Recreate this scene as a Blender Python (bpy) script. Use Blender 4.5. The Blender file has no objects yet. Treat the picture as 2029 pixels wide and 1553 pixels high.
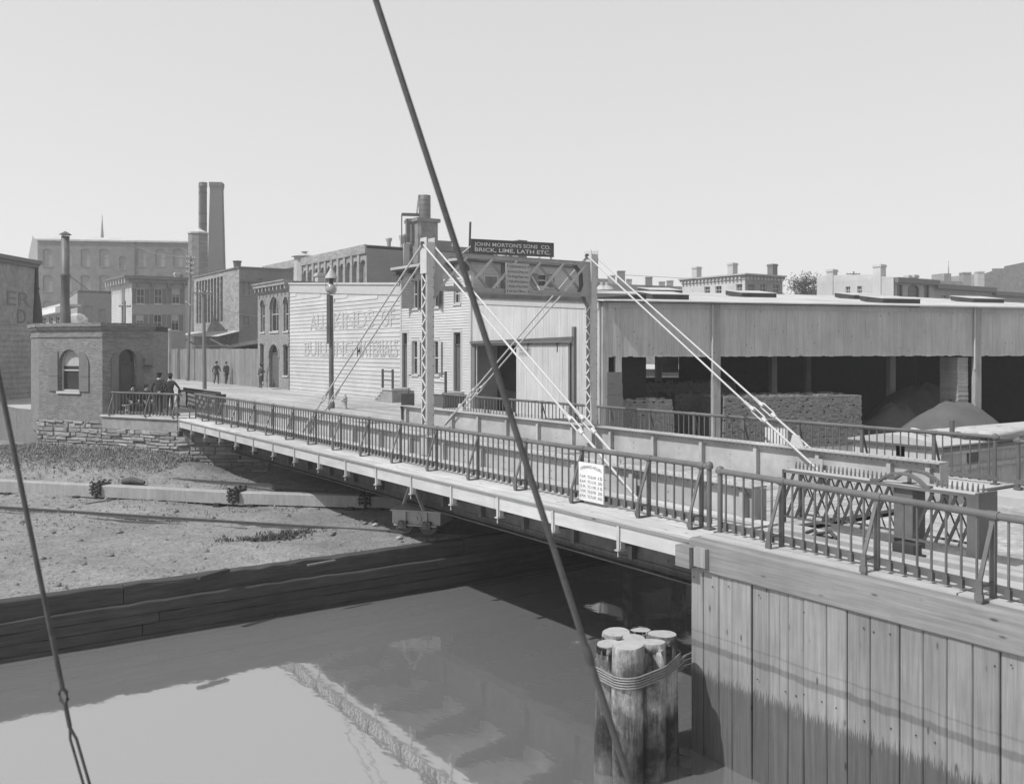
import bpy, math, random
from mathutils import Vector
from mathutils.geometry import tessellate_polygon
R = random.Random(11)
S = bpy.context.scene
COL = S.collection
# ------------------------------------------------------------------ camera, sky, sun, exposure
CH = 2.82                                   # eye height above the footwalk of the bridge
TH = math.atan(1258 / 1838)
SUN = Vector((-0.80, 0.08, 1.0)).normalized()
cam = bpy.data.objects.new('camera', bpy.data.cameras.new('camera'))
COL.objects.link(cam)
cam.location = (0, 0, CH)
cam.rotation_euler = (math.pi / 2, 0, -TH)
cam.data.sensor_width = 36
cam.data.lens = 1838 / 2029 * 36
cam.data.shift_y = -84.5 / 2029
cam.data.dof.use_dof = True
cam.data.dof.focus_distance = 24
cam.data.dof.aperture_fstop = 4.5
cam.data.clip_start = 0.05
cam.data.clip_end = 6000
S.camera = cam
W = bpy.data.worlds.new('World')
S.world = W
W.use_nodes = True
wt = W.node_tree
wt.nodes.clear()
sky = wt.nodes.new('ShaderNodeTexSky')
sky.sky_type = 'NISHITA'
sky.sun_disc = False
sky.sun_elevation = math.asin(SUN.z)
sky.sun_rotation = math.atan2(SUN.x, SUN.y)
sky.dust_density = 1.5
sky.air_density = 1.0
bw = wt.nodes.new('ShaderNodeRGBToBW')
pw = wt.nodes.new('ShaderNodeMath'); pw.operation = 'POWER'; pw.inputs[1].default_value = 0.22
ml = wt.nodes.new('ShaderNodeMath'); ml.operation = 'MULTIPLY'; ml.inputs[1].default_value = 5.75
bg = wt.nodes.new('ShaderNodeBackground'); bg.inputs['Strength'].default_value = 0.1
wo = wt.nodes.new('ShaderNodeOutputWorld')
wt.links.new(sky.outputs[0], bw.inputs[0]); wt.links.new(bw.outputs[0], pw.inputs[0])
wt.links.new(pw.outputs[0], ml.inputs[0]); wt.links.new(ml.outputs[0], bg.inputs['Color'])
wt.links.new(bg.outputs[0], wo.inputs['Surface'])
sl = bpy.data.lights.new('sun', 'SUN')
sl.energy = 4.4
sl.angle = math.radians(0.55)
sun = bpy.data.objects.new('sun', sl)
COL.objects.link(sun)
sun.rotation_euler = SUN.to_track_quat('Z', 'Y').to_euler()
sun.location = (0, 0, 60)
S.view_settings.view_transform = 'Standard'
S.view_settings.look = 'None'
S.view_settings.gamma = 1
S.view_settings.use_curve_mapping = False
S.view_settings.exposure = 0.0
S.cycles.max_bounces = 8
S.cycles.volume_bounces = 3
S.cycles.use_denoising = True

# ------------------------------------------------------------------ survey helpers (photograph pixel <-> place on a known plane)
F, CX, HY = 1838., 1015., 692.
FX, FY, RX, RY = math.sin(TH), math.cos(TH), math.cos(TH), -math.sin(TH)
def ray(px):
    k = (px - CX) / F
    return FX + k * RX, FY + k * RY
def pd(px, d):
    a = ray(px); return a[0] * d, a[1] * d
def pz(px, py, z):
    return pd(px, F * (CH - z) / (py - HY))
def pX(px, X):
    a = ray(px); return X, a[1] * X / a[0], X / a[0]
def pY(px, Y):
    a = ray(px); return a[0] * Y / a[1], Y, Y / a[1]
def zz(py, d): return CH - (py - HY) * d / F
def p3(px, py, d): a = pd(px, d); return Vector((a[0], a[1], zz(py, d)))

# ------------------------------------------------------------------ geometry helpers
class G:
    def __init__(s): s.v = []; s.f = []; s.sm = []; s.mi = []; s.m = 0
    def add(s, vs, fs, smooth=False):
        b = len(s.v); s.v += [tuple(v) for v in vs]
        for f in fs:
            s.f.append([b + i for i in f]); s.sm.append(smooth); s.mi.append(s.m)
        return s
    def hexa(s, p): return s.add(p, [(0, 3, 2, 1), (4, 5, 6, 7), (0, 1, 5, 4), (1, 2, 6, 5), (2, 3, 7, 6), (3, 0, 4, 7)])
    def box(s, x0, y0, z0, x1, y1, z1):
        return s.hexa([(x0, y0, z0), (x1, y0, z0), (x1, y1, z0), (x0, y1, z0), (x0, y0, z1), (x1, y0, z1), (x1, y1, z1), (x0, y1, z1)])
    def obox(s, c, u, hu, hv, z0, z1):          # box turned to direction u
        n = (-u[1], u[0]); q = []
        for z in (z0, z1):
            for a, b in ((-1, -1), (1, -1), (1, 1), (-1, 1)):
                q.append((c[0] + u[0] * hu * a + n[0] * hv * b, c[1] + u[1] * hu * a + n[1] * hv * b, z))
        return s.hexa(q)
    def bar(s, p, q, w, h, up=(0, 0, 1)):       # rectangular bar from p to q
        p, q = Vector(p), Vector(q); d = (q - p).normalized(); a = d.cross(Vector(up))
        if a.length < 1e-4: a = d.cross(Vector((1, 0, 0)))
        a.normalize(); b = a.cross(d); a = a * w / 2; b = b * h / 2
        return s.hexa([p - a - b, p + a - b, p + a + b, p - a + b, q - a - b, q + a - b, q + a + b, q - a + b])
    def tube(s, pts, r, n=8, cap=True):
        pts = [Vector(p) for p in pts]; k = len(pts); rs = r if isinstance(r, (list, tuple)) else [r] * k
        ref = None; vs = []
        for i in range(k):
            d = (pts[min(i + 1, k - 1)] - pts[max(i - 1, 0)]).normalized()
            if ref is None: ref = Vector((0, 0, 1)) if abs(d.z) < .9 else Vector((1, 0, 0))
            a = d.cross(ref).normalized(); b = a.cross(d); ref = b.cross(a) if False else ref
            for j in range(n):
                t = 2 * math.pi * j / n; vs.append(pts[i] + (a * math.cos(t) + b * math.sin(t)) * rs[i])
        fs = [(i * n + j, i * n + (j + 1) % n, (i + 1) * n + (j + 1) % n, (i + 1) * n + j) for i in range(k - 1) for j in range(n)]
        s.add(vs, fs, True)
        if cap:
            s.add(vs[:n], [tuple(range(n - 1, -1, -1))]); s.add(vs[-n:], [tuple(range(n))])
        return s
    def lathe(s, c, prof, n=14):
        vs = []
        for r, z in prof:
            for j in range(n):
                t = 2 * math.pi * j / n; vs.append((c[0] + r * math.cos(t), c[1] + r * math.sin(t), c[2] + z))
        k = len(prof)
        return s.add(vs, [(i * n + j, i * n + (j + 1) % n, (i + 1) * n + (j + 1) % n, (i + 1) * n + j) for i in range(k - 1) for j in range(n)], True)
    def poly(s, pts):
        fs = tessellate_polygon([[Vector(p) for p in pts]]); return s.add(pts, fs)
    def prism(s, poly, z0, z1):                 # upright prism over an xy polygon
        n = len(poly); lo = [(x, y, z0) for x, y in poly]; hi = [(x, y, z1) for x, y in poly]
        s.poly(hi); s.poly(lo)
        return s.add(lo + hi, [(i, (i + 1) % n, n + (i + 1) % n, n + i) for i in range(n)])
    def blob(s, c, rx, ry, rz, seed=0, n=10, m=6, rough=.15):
        rr = random.Random(seed); vs = []
        for i in range(m + 1):
            for j in range(n):
                t, p = 2 * math.pi * j / n, math.pi * i / m
                k = 1 + rr.uniform(-rough, rough)
                vs.append((c[0] + rx * k * math.sin(p) * math.cos(t), c[1] + ry * k * math.sin(p) * math.sin(t), c[2] + rz * k * math.cos(p)))
        return s.add(vs, [(i * n + j, i * n + (j + 1) % n, (i + 1) * n + (j + 1) % n, (i + 1) * n + j) for i in range(m) for j in range(n)], True)

WL = {}
def put(o, parent, loc):
    COL.objects.link(o)
    if parent is not None:
        o.parent = parent; o.location = Vector(loc) - WL[parent.name]
    else: o.location = loc
    WL[o.name] = Vector(loc)
    return o
def tag(o, label=None, cat=None, group=None, kind=None):
    if label: o['label'] = label
    if cat: o['category'] = cat
    if group: o['group'] = group
    if kind: o['kind'] = kind
    return o
def root(name, label, cat, loc, group=None):
    o = bpy.data.objects.new(name, None); o.empty_display_size = .2
    put(o, None, loc); return tag(o, label, cat, group)
def mesh(name, g, mat, base=(0, 0, 0)):
    m = bpy.data.meshes.new(name)
    m.from_pydata([(v[0] - base[0], v[1] - base[1], v[2] - base[2]) for v in g.v], [], g.f)
    for x in (mat if isinstance(mat, (list, tuple)) else [mat]): m.materials.append(x)
    m.polygons.foreach_set('use_smooth', g.sm); m.polygons.foreach_set('material_index', g.mi)
    m.update(); return m
def mk(name, g, mat, parent=None, label=None, cat=None, group=None, kind=None, base=None):
    if parent is not None and base is None: base = tuple(WL[parent.name])
    if base is None:
        xs, ys, zs = [v[0] for v in g.v], [v[1] for v in g.v], [v[2] for v in g.v]
        base = ((min(xs) + max(xs)) / 2, (min(ys) + max(ys)) / 2, min(zs))
    o = bpy.data.objects.new(name, mesh(name, g, mat, base))
    put(o, parent, base); return tag(o, label, cat, group, kind)
def inst(name, me, parent, loc, rz=0, sc=None, rot=None):
    o = bpy.data.objects.new(name, me); put(o, parent, loc)
    o.rotation_euler = rot or (0, 0, rz)
    if sc: o.scale = sc
    return o
def copy_tree(src, loc, rz=0, label=None):
    def rec(o, par):
        c = o.copy(); COL.objects.link(c)
        if par is not None: c.parent = par
        for k in list(o.children): rec(k, c)
        return c
    c = rec(src, src.parent)
    if src.parent is None: c.location = loc
    else: c.location = Vector(loc) - WL[src.parent.name]
    c.rotation_euler = (0, 0, rz); WL[c.name] = Vector(loc)
    if label: c['label'] = label
    return c

class Fr:                                       # a wall plane: s runs left to right seen from outside, n points outward
    def __init__(s, a, b):
        s.o = a; L = math.hypot(b[0] - a[0], b[1] - a[1]); s.L = L
        s.u = ((b[0] - a[0]) / L, (b[1] - a[1]) / L); s.n = (s.u[1], -s.u[0])
    def P(s, t, z, n=0.): return (s.o[0] + s.u[0] * t + s.n[0] * n, s.o[1] + s.u[1] * t + s.n[1] * n, z)
    def at(s, px):                              # where the sight line through px meets the plane: (s, distance)
        dx, dy = ray(px); ux, uy = s.u
        det = dx * -uy + ux * dy
        d = (s.o[0] * -uy + ux * s.o[1]) / det; t = (dx * s.o[1] - dy * s.o[0]) / det
        return t, d
    def rect(s, x0, x1, y0, y1):                # pixel box -> (s0, s1, z0, z1) on the plane
        t0, d0 = s.at(x0); t1, d1 = s.at(x1); d = (d0 + d1) / 2
        return t0, t1, zz(y1, d), zz(y0, d)
def fbox(g, fr, s0, s1, n0, n1, z0, z1):
    return g.hexa([fr.P(s0, z0, n1), fr.P(s1, z0, n1), fr.P(s1, z0, n0), fr.P(s0, z0, n0), fr.P(s0, z1, n1), fr.P(s1, z1, n1), fr.P(s1, z1, n0), fr.P(s0, z1, n0)])
def plank(g, fr, s0, s1, n0, n1, z0, z1, c=.008, vert=True):   # board with eased front edges
    if vert:
        a = [(s0, n0), (s0, n1 - c), (s0 + c, n1), (s1 - c, n1), (s1, n1 - c), (s1, n0)]
        vs = [fr.P(x, z0, y) for x, y in a] + [fr.P(x, z1, y) for x, y in a]
    else:
        a = [(z0, n0), (z0, n1 - c), (z0 + c, n1), (z1 - c, n1), (z1, n1 - c), (z1, n0)]
        vs = [fr.P(s0, x, y) for x, y in a] + [fr.P(s1, x, y) for x, y in a]
    return g.add(vs, [(i, (i + 1) % 6, 6 + (i + 1) % 6, 6 + i) for i in range(6)] + [(5, 4, 3, 2, 1, 0), (6, 7, 8, 9, 10, 11)])
def rectp(s0, s1, z0, z1): return [(s0, z0), (s1, z0), (s1, z1), (s0, z1)]
def archp(s0, s1, z0, z1, n=8, rise=None):
    r = (s1 - s0) / 2; h = r if rise is None else rise; c = (s0 + s1) / 2
    return [(s0, z0), (s1, z0)] + [(c + r * math.cos(math.pi * i / n), z1 - h + h * math.sin(math.pi * i / n)) for i in range(n + 1)]
def holed(g, fr, outline, holes, depth=.18, n=0.):      # wall face with real openings and reveals
    loops = [outline] + holes; flat = [p for l in loops for p in l]
    fs = tessellate_polygon([[Vector((p[0], p[1], 0)) for p in l] for l in loops])
    g.add([fr.P(p[0], p[1], n) for p in flat], fs)
    for l in holes:
        k = len(l)
        g.add([fr.P(p[0], p[1], n) for p in l] + [fr.P(p[0], p[1], n - depth) for p in l], [(i, (i + 1) % k, k + (i + 1) % k, k + i) for i in range(k)])
    return g
def flat(g, fr, pts, n):
    fs = tessellate_polygon([[Vector((p[0], p[1], 0)) for p in pts]]); return g.add([fr.P(p[0], p[1], n) for p in pts], fs)
def ringp(g, fr, pts, w, n0, n1):               # frame band inside an outline
    c = (sum(p[0] for p in pts) / len(pts), sum(p[1] for p in pts) / len(pts)); k = len(pts)
    hw = max(abs(p[0] - c[0]) for p in pts); hh = max(abs(p[1] - c[1]) for p in pts)
    inn = [(c[0] + (p[0] - c[0]) * (1 - w / hw), c[1] + (p[1] - c[1]) * (1 - w / hh)) for p in pts]
    vs = [fr.P(p[0], p[1], n1) for p in pts] + [fr.P(p[0], p[1], n1) for p in inn] + [fr.P(p[0], p[1], n0) for p in pts] + [fr.P(p[0], p[1], n0) for p in inn]
    fs = []
    for i in range(k):
        j = (i + 1) % k
        fs += [(i, j, k + j, k + i), (k + i, k + j, 3 * k + j, 3 * k + i), (i, 2 * k + i, 2 * k + j, j)]
    return g.add(vs, fs)

# ------------------------------------------------------------------ materials (a monochrome world: every colour is a grey)
def M(name, v, rough=.85, var=.2, sc=(1, 1, 1), ns=3., bump=.25, bd=.02, rv=0., stain=0., ss=.35, spec=.3, extra=None, brick=None, metal=0.):
    m = bpy.data.materials.new(name); m.use_nodes = True; t = m.node_tree; N = t.nodes; N.clear(); L = t.links.new
    out = N.new('ShaderNodeOutputMaterial'); b = N.new('ShaderNodeBsdfPrincipled'); L(b.outputs[0], out.inputs[0])
    b.inputs['Roughness'].default_value = rough; b.inputs['Specular IOR Level'].default_value = spec; b.inputs['Metallic'].default_value = metal
    geo = N.new('ShaderNodeNewGeometry')
    def math_(op, a, c):
        q = N.new('ShaderNodeMath'); q.operation = op
        for i, x in enumerate((a, c)):
            if isinstance(x, (int, float)): q.inputs[i].default_value = x
            else: L(x, q.inputs[i])
        return q.outputs[0]
    def noise(scale, s, det=7, off=0.):
        mp = N.new('ShaderNodeMapping'); mp.inputs['Scale'].default_value = sc if s else (1, 1, 1)
        mp.inputs['Location'].default_value = (off, off * .7, off * 1.3)
        L(geo.outputs['Position'], mp.inputs['Vector'])
        n = N.new('ShaderNodeTexNoise'); n.inputs['Scale'].default_value = scale; n.inputs['Detail'].default_value = det; n.inputs['Roughness'].default_value = .62
        L(mp.outputs[0], n.inputs['Vector']); return n.outputs['Fac']
    def rng(x, lo, hi, a=.3, c=.7):
        q = N.new('ShaderNodeMapRange'); L(x, q.inputs[0])
        for i, y in enumerate((a, c, lo, hi)): q.inputs[i + 1].default_value = y
        return q.outputs[0]
    n1 = noise(ns, True); val = rng(n1, v * (1 - var), v * (1 + var))
    hgt = n1
    if brick:                                   # brick = (ux, uy, width, height, mortar, joint factor)
        dt = N.new('ShaderNodeVectorMath'); dt.operation = 'DOT_PRODUCT'; L(geo.outputs['Position'], dt.inputs[0]); dt.inputs[1].default_value = (brick[0], brick[1], 0)
        sp = N.new('ShaderNodeSeparateXYZ'); L(geo.outputs['Position'], sp.inputs[0])
        cb = N.new('ShaderNodeCombineXYZ'); L(dt.outputs['Value'], cb.inputs[0]); L(sp.outputs[2], cb.inputs[1])
        bt = N.new('ShaderNodeTexBrick'); L(cb.outputs[0], bt.inputs['Vector'])
        bt.inputs['Scale'].default_value = 1; bt.inputs['Brick Width'].default_value = brick[2]; bt.inputs['Row Height'].default_value = brick[3]
        bt.inputs['Mortar Size'].default_value = brick[4]; bt.inputs['Mortar Smooth'].default_value = .2
        bt.inputs['Color1'].default_value = (.72, .72, .72, 1); bt.inputs['Color2'].default_value = (1.2, 1.2, 1.2, 1); j = brick[5]; bt.inputs['Mortar'].default_value = (j, j, j, 1)
        val = math_('MULTIPLY', val, bt.outputs['Color']); hgt = math_('MULTIPLY', bt.outputs['Fac'], -1.)
    if stain:
        val = math_('MULTIPLY', val, rng(noise(ss, False, 5, 13.), 1 - stain, 1 + stain * .6))
    if rv:
        oi = N.new('ShaderNodeObjectInfo'); val = math_('MULTIPLY', val, math_('ADD', math_('MULTIPLY', oi.outputs['Random'], 2 * rv), 1 - rv))
    if extra: val = extra(N, L, geo, math_, rng, noise, val)
    L(val, b.inputs['Base Color'])
    if bump:
        bp = N.new('ShaderNodeBump'); bp.inputs['Strength'].default_value = bump; bp.inputs['Distance'].default_value = bd
        L(hgt, bp.inputs['Height']); L(bp.outputs[0], b.inputs['Normal'])
    return m
def tide(N, L, geo, math_, rng, noise, val):    # high-water scum lines and the dark weed below them
    sp = N.new('ShaderNodeSeparateXYZ'); L(geo.outputs['Position'], sp.inputs[0])
    z = math_('ADD', sp.outputs[2], rng(noise(9., True, 4, 3.), -.13, .13))
    z2 = math_('ADD', sp.outputs[2], rng(noise(3.2, False, 6, 5.), -.022, .022))
    wet = rng(z, .42, 1., -2.02, -1.93)
    band = math_('MULTIPLY', rng(z2, 1., .62, -1.64, -1.60), rng(z2, .62, 1., -1.52, -1.48))
    band = math_('MAXIMUM', band, .62) if False else rng(math_('ABSOLUTE', math_('ADD', z2, 1.56), 0), .66, 1., .035, .06)
    thin = rng(math_('ABSOLUTE', math_('ADD', z2, 1.38), 0), .82, 1., .008, .02)
    return math_('MULTIPLY', math_('MULTIPLY', val, wet), math_('MULTIPLY', band, thin))
def pile_tide(N, L, geo, math_, rng, noise, val):
    sp = N.new('ShaderNodeSeparateXYZ'); L(geo.outputs['Position'], sp.inputs[0])
    z = math_('ADD', sp.outputs[2], rng(noise(6., True, 4, 3.), -.12, .12))
    return math_('MULTIPLY', val, rng(z, .38, 1., -2.45, -2.25))
def woody(ax, knots=True):                     # fine fibre streaks and knots along axis ax
    def f(N, L, geo, math_, rng, noise, val, ax=ax):
        def streak(a, b, off, det):
            mp = N.new('ShaderNodeMapping'); q = [a, a, a]; q[ax] = b; mp.inputs['Scale'].default_value = q; mp.inputs['Location'].default_value = (off, off, off)
            L(geo.outputs['Position'], mp.inputs['Vector']); n = N.new('ShaderNodeTexNoise'); n.inputs['Scale'].default_value = 1; n.inputs['Detail'].default_value = det; n.inputs['Roughness'].default_value = .7; L(mp.outputs[0], n.inputs['Vector']); return n.outputs['Fac']
        val = math_('MULTIPLY', val, rng(streak(38, .9, 3.1, 5), .84, 1.12))
        val = math_('MULTIPLY', val, rng(streak(26, .35, 7.7, 3), .6, 1., .27, .36))
        if knots:
            mp = N.new('ShaderNodeMapping'); q = [5.5, 5.5, 5.5]; q[ax] = 1.9; mp.inputs['Scale'].default_value = q; L(geo.outputs['Position'], mp.inputs['Vector'])
            vo = N.new('ShaderNodeTexVoronoi'); vo.inputs['Scale'].default_value = 1; L(mp.outputs[0], vo.inputs['Vector'])
            val = math_('MULTIPLY', val, rng(vo.outputs['Distance'], .35, 1., .05, .13))
        return val
    return f
def tidewood(*a):
    return tide(*a[:-1], woody(2)(*a))
def mottled(N, L, geo, math_, rng, noise, val):
    val = math_('MULTIPLY', val, rng(noise(2.6, False, 6, 21.), .45, 1.7, .40, .60))
    val = math_('MULTIPLY', val, rng(noise(14., True, 5, 2.), .6, 1.2))
    return pile_tide(N, L, geo, math_, rng, noise, val)
def gravelly(N, L, geo, math_, rng, noise, val):
    val = math_('MULTIPLY', val, rng(noise(11., False, 5, 2.), .72, 1.28))
    return math_('MULTIPLY', math_('MULTIPLY', val, rng(noise(3., False, 6, 9.), .82, 1.12)), rng(noise(.35, False, 6, 31.), .78, 1.12))

mt = {}
mt['planks'] = M('weathered_planking', .215, .9, .18, (9, 9, .5), 2.2, .35, .02, .16, .18, .9, extra=tidewood)
mt['captimber'] = M('sawn_cap_timber', 0.2, .9, .18, (9, .5, 9), 2., .3, .015, .05, .2, .8, extra=woody(1))
mt['decking'] = M('footwalk_plank', 0.43, .9, .2, (10, .5, 10), 2., .3, .01, .12, .12, .9, extra=woody(1))
mt['roadplank'] = M('roadway_plank', 0.33, .92, .25, (.6, 8, 8), 2.5, .4, .015, .18, .15, 1.)
mt['fascia'] = M('painted_fascia_board', 0.42, .7, .1, (6, .5, 4), 2., .15, .01, .05, .12, 1.2)
mt['iron'] = M('grey_painted_iron', 0.115, .5, .12, ns=5., bump=.1, bd=.004, rv=.05, stain=.28, ss=1.)
mt['ironl'] = M('pale_painted_steel', 0.38, .55, .1, ns=4., bump=.08, bd=.004, rv=.03, stain=.12, ss=1.)
mt['irond'] = M('dark_ironwork', 0.05, .55, .25, ns=6., bump=.15, bd=.005, stain=.2, ss=1.)
mt['steel'] = M('girder_steel', 0.39, .55, .1, ns=3., bump=.06, bd=.004, stain=.28, ss=.8)
mt['legs'] = M('portal_paint', .44, .55, .1, ns=4., bump=.06, bd=.004, stain=.1, ss=1.)
mt['strut'] = M('strut_paint', .27, .55, .12, ns=4., bump=.06, bd=.004, stain=.1, ss=1.)
mt['under'] = M('deck_shade_dark_steel', .10, .6, .3, ns=4., bump=.1, bd=.004, stain=.3, ss=1.2)  # shade of the footwalk put into the steel colour below the deck
mt['wheel'] = M('worn_wheel_iron', .12, .5, .25, ns=7., bump=.1, bd=.004)
mt['blackbd'] = M('shed_shade_board', .016, .95, .3, ns=3., bump=.2)  # near-black tone holds the shade of the shed interior in its colour
mt['rodl'] = M('white_painted_rod', 0.45, .5, .08, ns=5., bump=0)
mt['signw'] = M('white_sign_paint', 0.6, .6, .05, ns=4., bump=0, stain=.06, ss=2.)
mt['signg'] = M('grey_sign_paint', 0.34, .6, .08, ns=4., bump=0)
mt['signd'] = M('dark_sign_paint', .05, .6, .15, ns=4., bump=0)
mt['ink'] = M('sign_lettering', .05, .6, 0, bump=0)
mt['inkl'] = M('pale_lettering', 0.5, .6, 0, bump=0)
mt['inkf'] = M('faded_lettering', 0.38, .85, .25, (1, 1, 12), 1.5, 0)
mt['weathered'] = M('bare_weathered_board', 0.38, .9, .2, (7, 7, .4), 2.2, .35, .012, .14, .2, .7, extra=woody(2))
mt['fenceboard'] = M('fence_board', .20, .9, .2, (7, 7, .4), 2.2, .35, .012, .16, .2, .7, extra=woody(2))
mt['polewood'] = M('grey_pole_wood', .15, .9, .2, (7, 7, .4), 2.2, .35, .012, .1, .15, .7)
mt['fasciabd'] = M('silvered_fascia_plank', 0.45, .9, .10, (7, 7, .4), 2.2, .3, .012, .06, .14, .7, extra=woody(2))
mt['whitebd'] = M('whitewashed_board', 0.45, .85, .1, (6, 6, .5), 2., .2, .008, .06, .12, .5)
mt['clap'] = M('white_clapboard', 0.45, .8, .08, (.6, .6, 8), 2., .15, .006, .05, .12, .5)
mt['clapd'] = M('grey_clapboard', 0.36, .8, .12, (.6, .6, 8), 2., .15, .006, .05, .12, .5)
mt['roofw'] = M('bleached_gravel_roof', 0.42, .95, .15, ns=1.2, bump=.3, bd=.02, stain=.15, ss=.3)
mt['tar'] = M('tarred_roofing', 0.05, .9, .3, ns=2., bump=.2, bd=.01)
mt['glass'] = M('window_glass', .03, .08, .1, bump=0, spec=.5)
mt['trim'] = M('painted_trim', 0.42, .7, .08, ns=4., bump=.05)
mt['trimd'] = M('dark_painted_trim', 0.09, .7, .1, ns=4., bump=.05)
mt['shutter'] = M('shutter_paint', 0.15, .7, .1, ns=4., bump=.05, rv=.06)
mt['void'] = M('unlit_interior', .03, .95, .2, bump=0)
mt['gravel'] = M('cinder_ground', 0.225, .95, .16, ns=14., bump=.9, bd=.05, stain=.16, ss=.55, extra=gravelly)
def rutted(N, L, geo, math_, rng, noise, val):
    mp = N.new('ShaderNodeMapping'); mp.inputs['Scale'].default_value = (1.6, .06, 1); L(geo.outputs['Position'], mp.inputs['Vector']); n = N.new('ShaderNodeTexNoise'); n.inputs['Scale'].default_value = 1; n.inputs['Detail'].default_value = 6; L(mp.outputs[0], n.inputs['Vector'])
    return gravelly(N, L, geo, math_, rng, noise, math_('MULTIPLY', val, rng(n.outputs['Fac'], .76, 1.1, .38, .56)))
mt['street'] = M('dusty_street', 0.36, .95, .12, ns=5., bump=.35, bd=.02, stain=.15, ss=.3, extra=rutted)
mt['pave'] = M('flag_pavement', 0.38, .9, .1, ns=3., bump=.2, bd=.01, stain=.12, ss=.6)
mt['yard'] = M('yard_earth', 0.16, .95, .25, ns=4., bump=.6, bd=.04, stain=.2, ss=.4)
mt['stone'] = M('rubble_stone', 0.24, .95, .25, ns=9., bump=.7, bd=.03, rv=.28, stain=.1)
mt['mortar'] = M('old_mortar', 0.17, .95, .2, ns=6., bump=.5)
mt['render'] = M('cement_render', 0.26, .95, .2, ns=4., bump=.3, stain=.2, ss=1.)
mt['timber'] = M('squared_timber', 0.31, .9, .16, (7, 5, 1), 1.6, .3, .012, .08, .2, .8, extra=woody(1, False))
mt['darktimber'] = M('creosoted_timber', .045, .9, .35, (.7, 9, 9), 2., .5, .03, .18, .2, .6)
mt['ledge'] = M('worn_timber_edge', 0.2, .9, .35, (.7, 9, 9), 2., .5, .03)
mt['pile'] = M('barked_pile', 0.2, .95, .4, (7, 7, .8), 2., .7, .03, .12, .2, 1.2, extra=mottled)
mt['pileend'] = M('sawn_pile_end', 0.33, .9, .15, ns=9., bump=.3, bd=.01)
mt['rope'] = M('tarred_wire_rope', 0.055, .6, .3, ns=30., bump=.5, bd=.004)
mt['wire'] = M('bright_wire_rope', 0.2, .5, .2, ns=20., bump=.2, bd=.004)
mt['rail'] = M('rusty_rail', .09, .6, .2, ns=8., bump=.2)
mt['sand'] = M('sand_heap_grain', 0.115, .95, .15, ns=20., bump=.5, bd=.02, stain=.2, ss=.8)
mt['brickpile'] = M('stacked_brick', 0.2, .95, .3, ns=9., bump=.3, rv=.1)
mt['cloth'] = M('dark_wool', .035, .95, .25, ns=12., bump=.2)
mt['cloth2'] = M('grey_wool', .06, .95, .25, ns=12., bump=.2)
mt['skin'] = M('skin', 0.3, .6, .08, ns=9., bump=.05)
mt['felt'] = M('black_felt', .02, .9, .2, bump=.1)
mt['canvas'] = M('bleached_canvas', 0.38, .95, .12, ns=5., bump=.5, bd=.03)
mt['leaf'] = M('tree_leaf', .07, .8, .4, ns=3., bump=0, rv=.1)
mt['weedd'] = M('dark_weed_blade', .07, .85, .4, ns=5., bump=0)
mt['weed'] = M('weed_blade', 0.24, .85, .4, ns=5., bump=0)
mt['bark'] = M('bark', .08, .95, .3, (6, 6, 1), 3., .5)
def brickm(name, v, fr, h=.075, w=.21, j=1.45, mo=.012): return M(name, v, .92, .15, ns=5., bump=.35, bd=.006, stain=.14, ss=.5, brick=(fr.u[0], fr.u[1], w, h, mo, j))
# water: turbid, sunlit through, mirror-like at the surface
def water_mat():
    m = bpy.data.materials.new('canal_water'); m.use_nodes = True; t = m.node_tree; N = t.nodes; L = t.links.new
    b = N['Principled BSDF']; b.inputs['Base Color'].default_value = (.165, .165, .165, 1); b.inputs['Roughness'].default_value = .045
    b.inputs['IOR'].default_value = 5.0
    g = N.new('ShaderNodeNewGeometry'); mp = N.new('ShaderNodeMapping'); mp.inputs['Scale'].default_value = (1.0, .55, 1); L(g.outputs['Position'], mp.inputs[0])
    n = N.new('ShaderNodeTexNoise'); n.inputs['Scale'].default_value = 1.6; n.inputs['Detail'].default_value = 3; L(mp.outputs[0], n.inputs['Vector'])
    bp = N.new('ShaderNodeBump'); bp.inputs['Strength'].default_value = .10; bp.inputs['Distance'].default_value = .06; L(n.outputs['Fac'], bp.inputs['Height']); L(bp.outputs[0], b.inputs['Normal'])
    return m
mt['water'] = water_mat()

# ================================================================== SETTING
WZ = -3.2                                       # low water in the canal
g = G(); g.add([(-160, -40, WZ), (260, -40, WZ), (260, 20.6, WZ), (-160, 20.6, WZ)], [(0, 1, 2, 3)])
mk('water', g, mt['water'], kind='structure', base=(0, 0, WZ))
A1, A2 = (8.0, 42.85), (10.1, 38.85)            # west abutment face, then along the skew end of the bridge
A0 = (5.9, 46.25)
SK = [(10.1, 38.85), (17.9, 33.75), (24.3, 29.2)]
def sst(a, b, x):
    t = max(0, min(1, (x - a) / (b - a))); return t * t * (3 - 2 * t)
def walld(x, y):                                # distance in front of the west retaining line
    best = 1e9
    for a, b in ((( -4, 60.), A0), (A0, A1), (A1, A2), (A2, SK[1])):
        dx, dy = b[0] - a[0], b[1] - a[1]; t = max(0, min(1, ((x - a[0]) * dx + (y - a[1]) * dy) / (dx * dx + dy * dy)))
        best = min(best, math.hypot(x - a[0] - t * dx, y - a[1] - t * dy))
    return best
def bank_z(x, y):
    d = walld(x, y); up = .62 * (1 - sst(.2, 6.0, d)) * (1 - sst(9.5, 12, x))
    w = .035 * math.sin(x * 1.7 + y * .9) + .03 * math.sin(x * .6 - y * 1.3) + .02 * math.sin(3.1 * x + 2.3 * y)
    edge = sst(20.3, 21.6, y)
    return -2.1 + up + w * edge * 1.2 + R.uniform(-.012, .012) - .02 * (1 - edge)
g = G(); nx, ny = 110, 84; x0, x1, y0, y1 = -26., 18.6, 20.32, 66.
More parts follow.
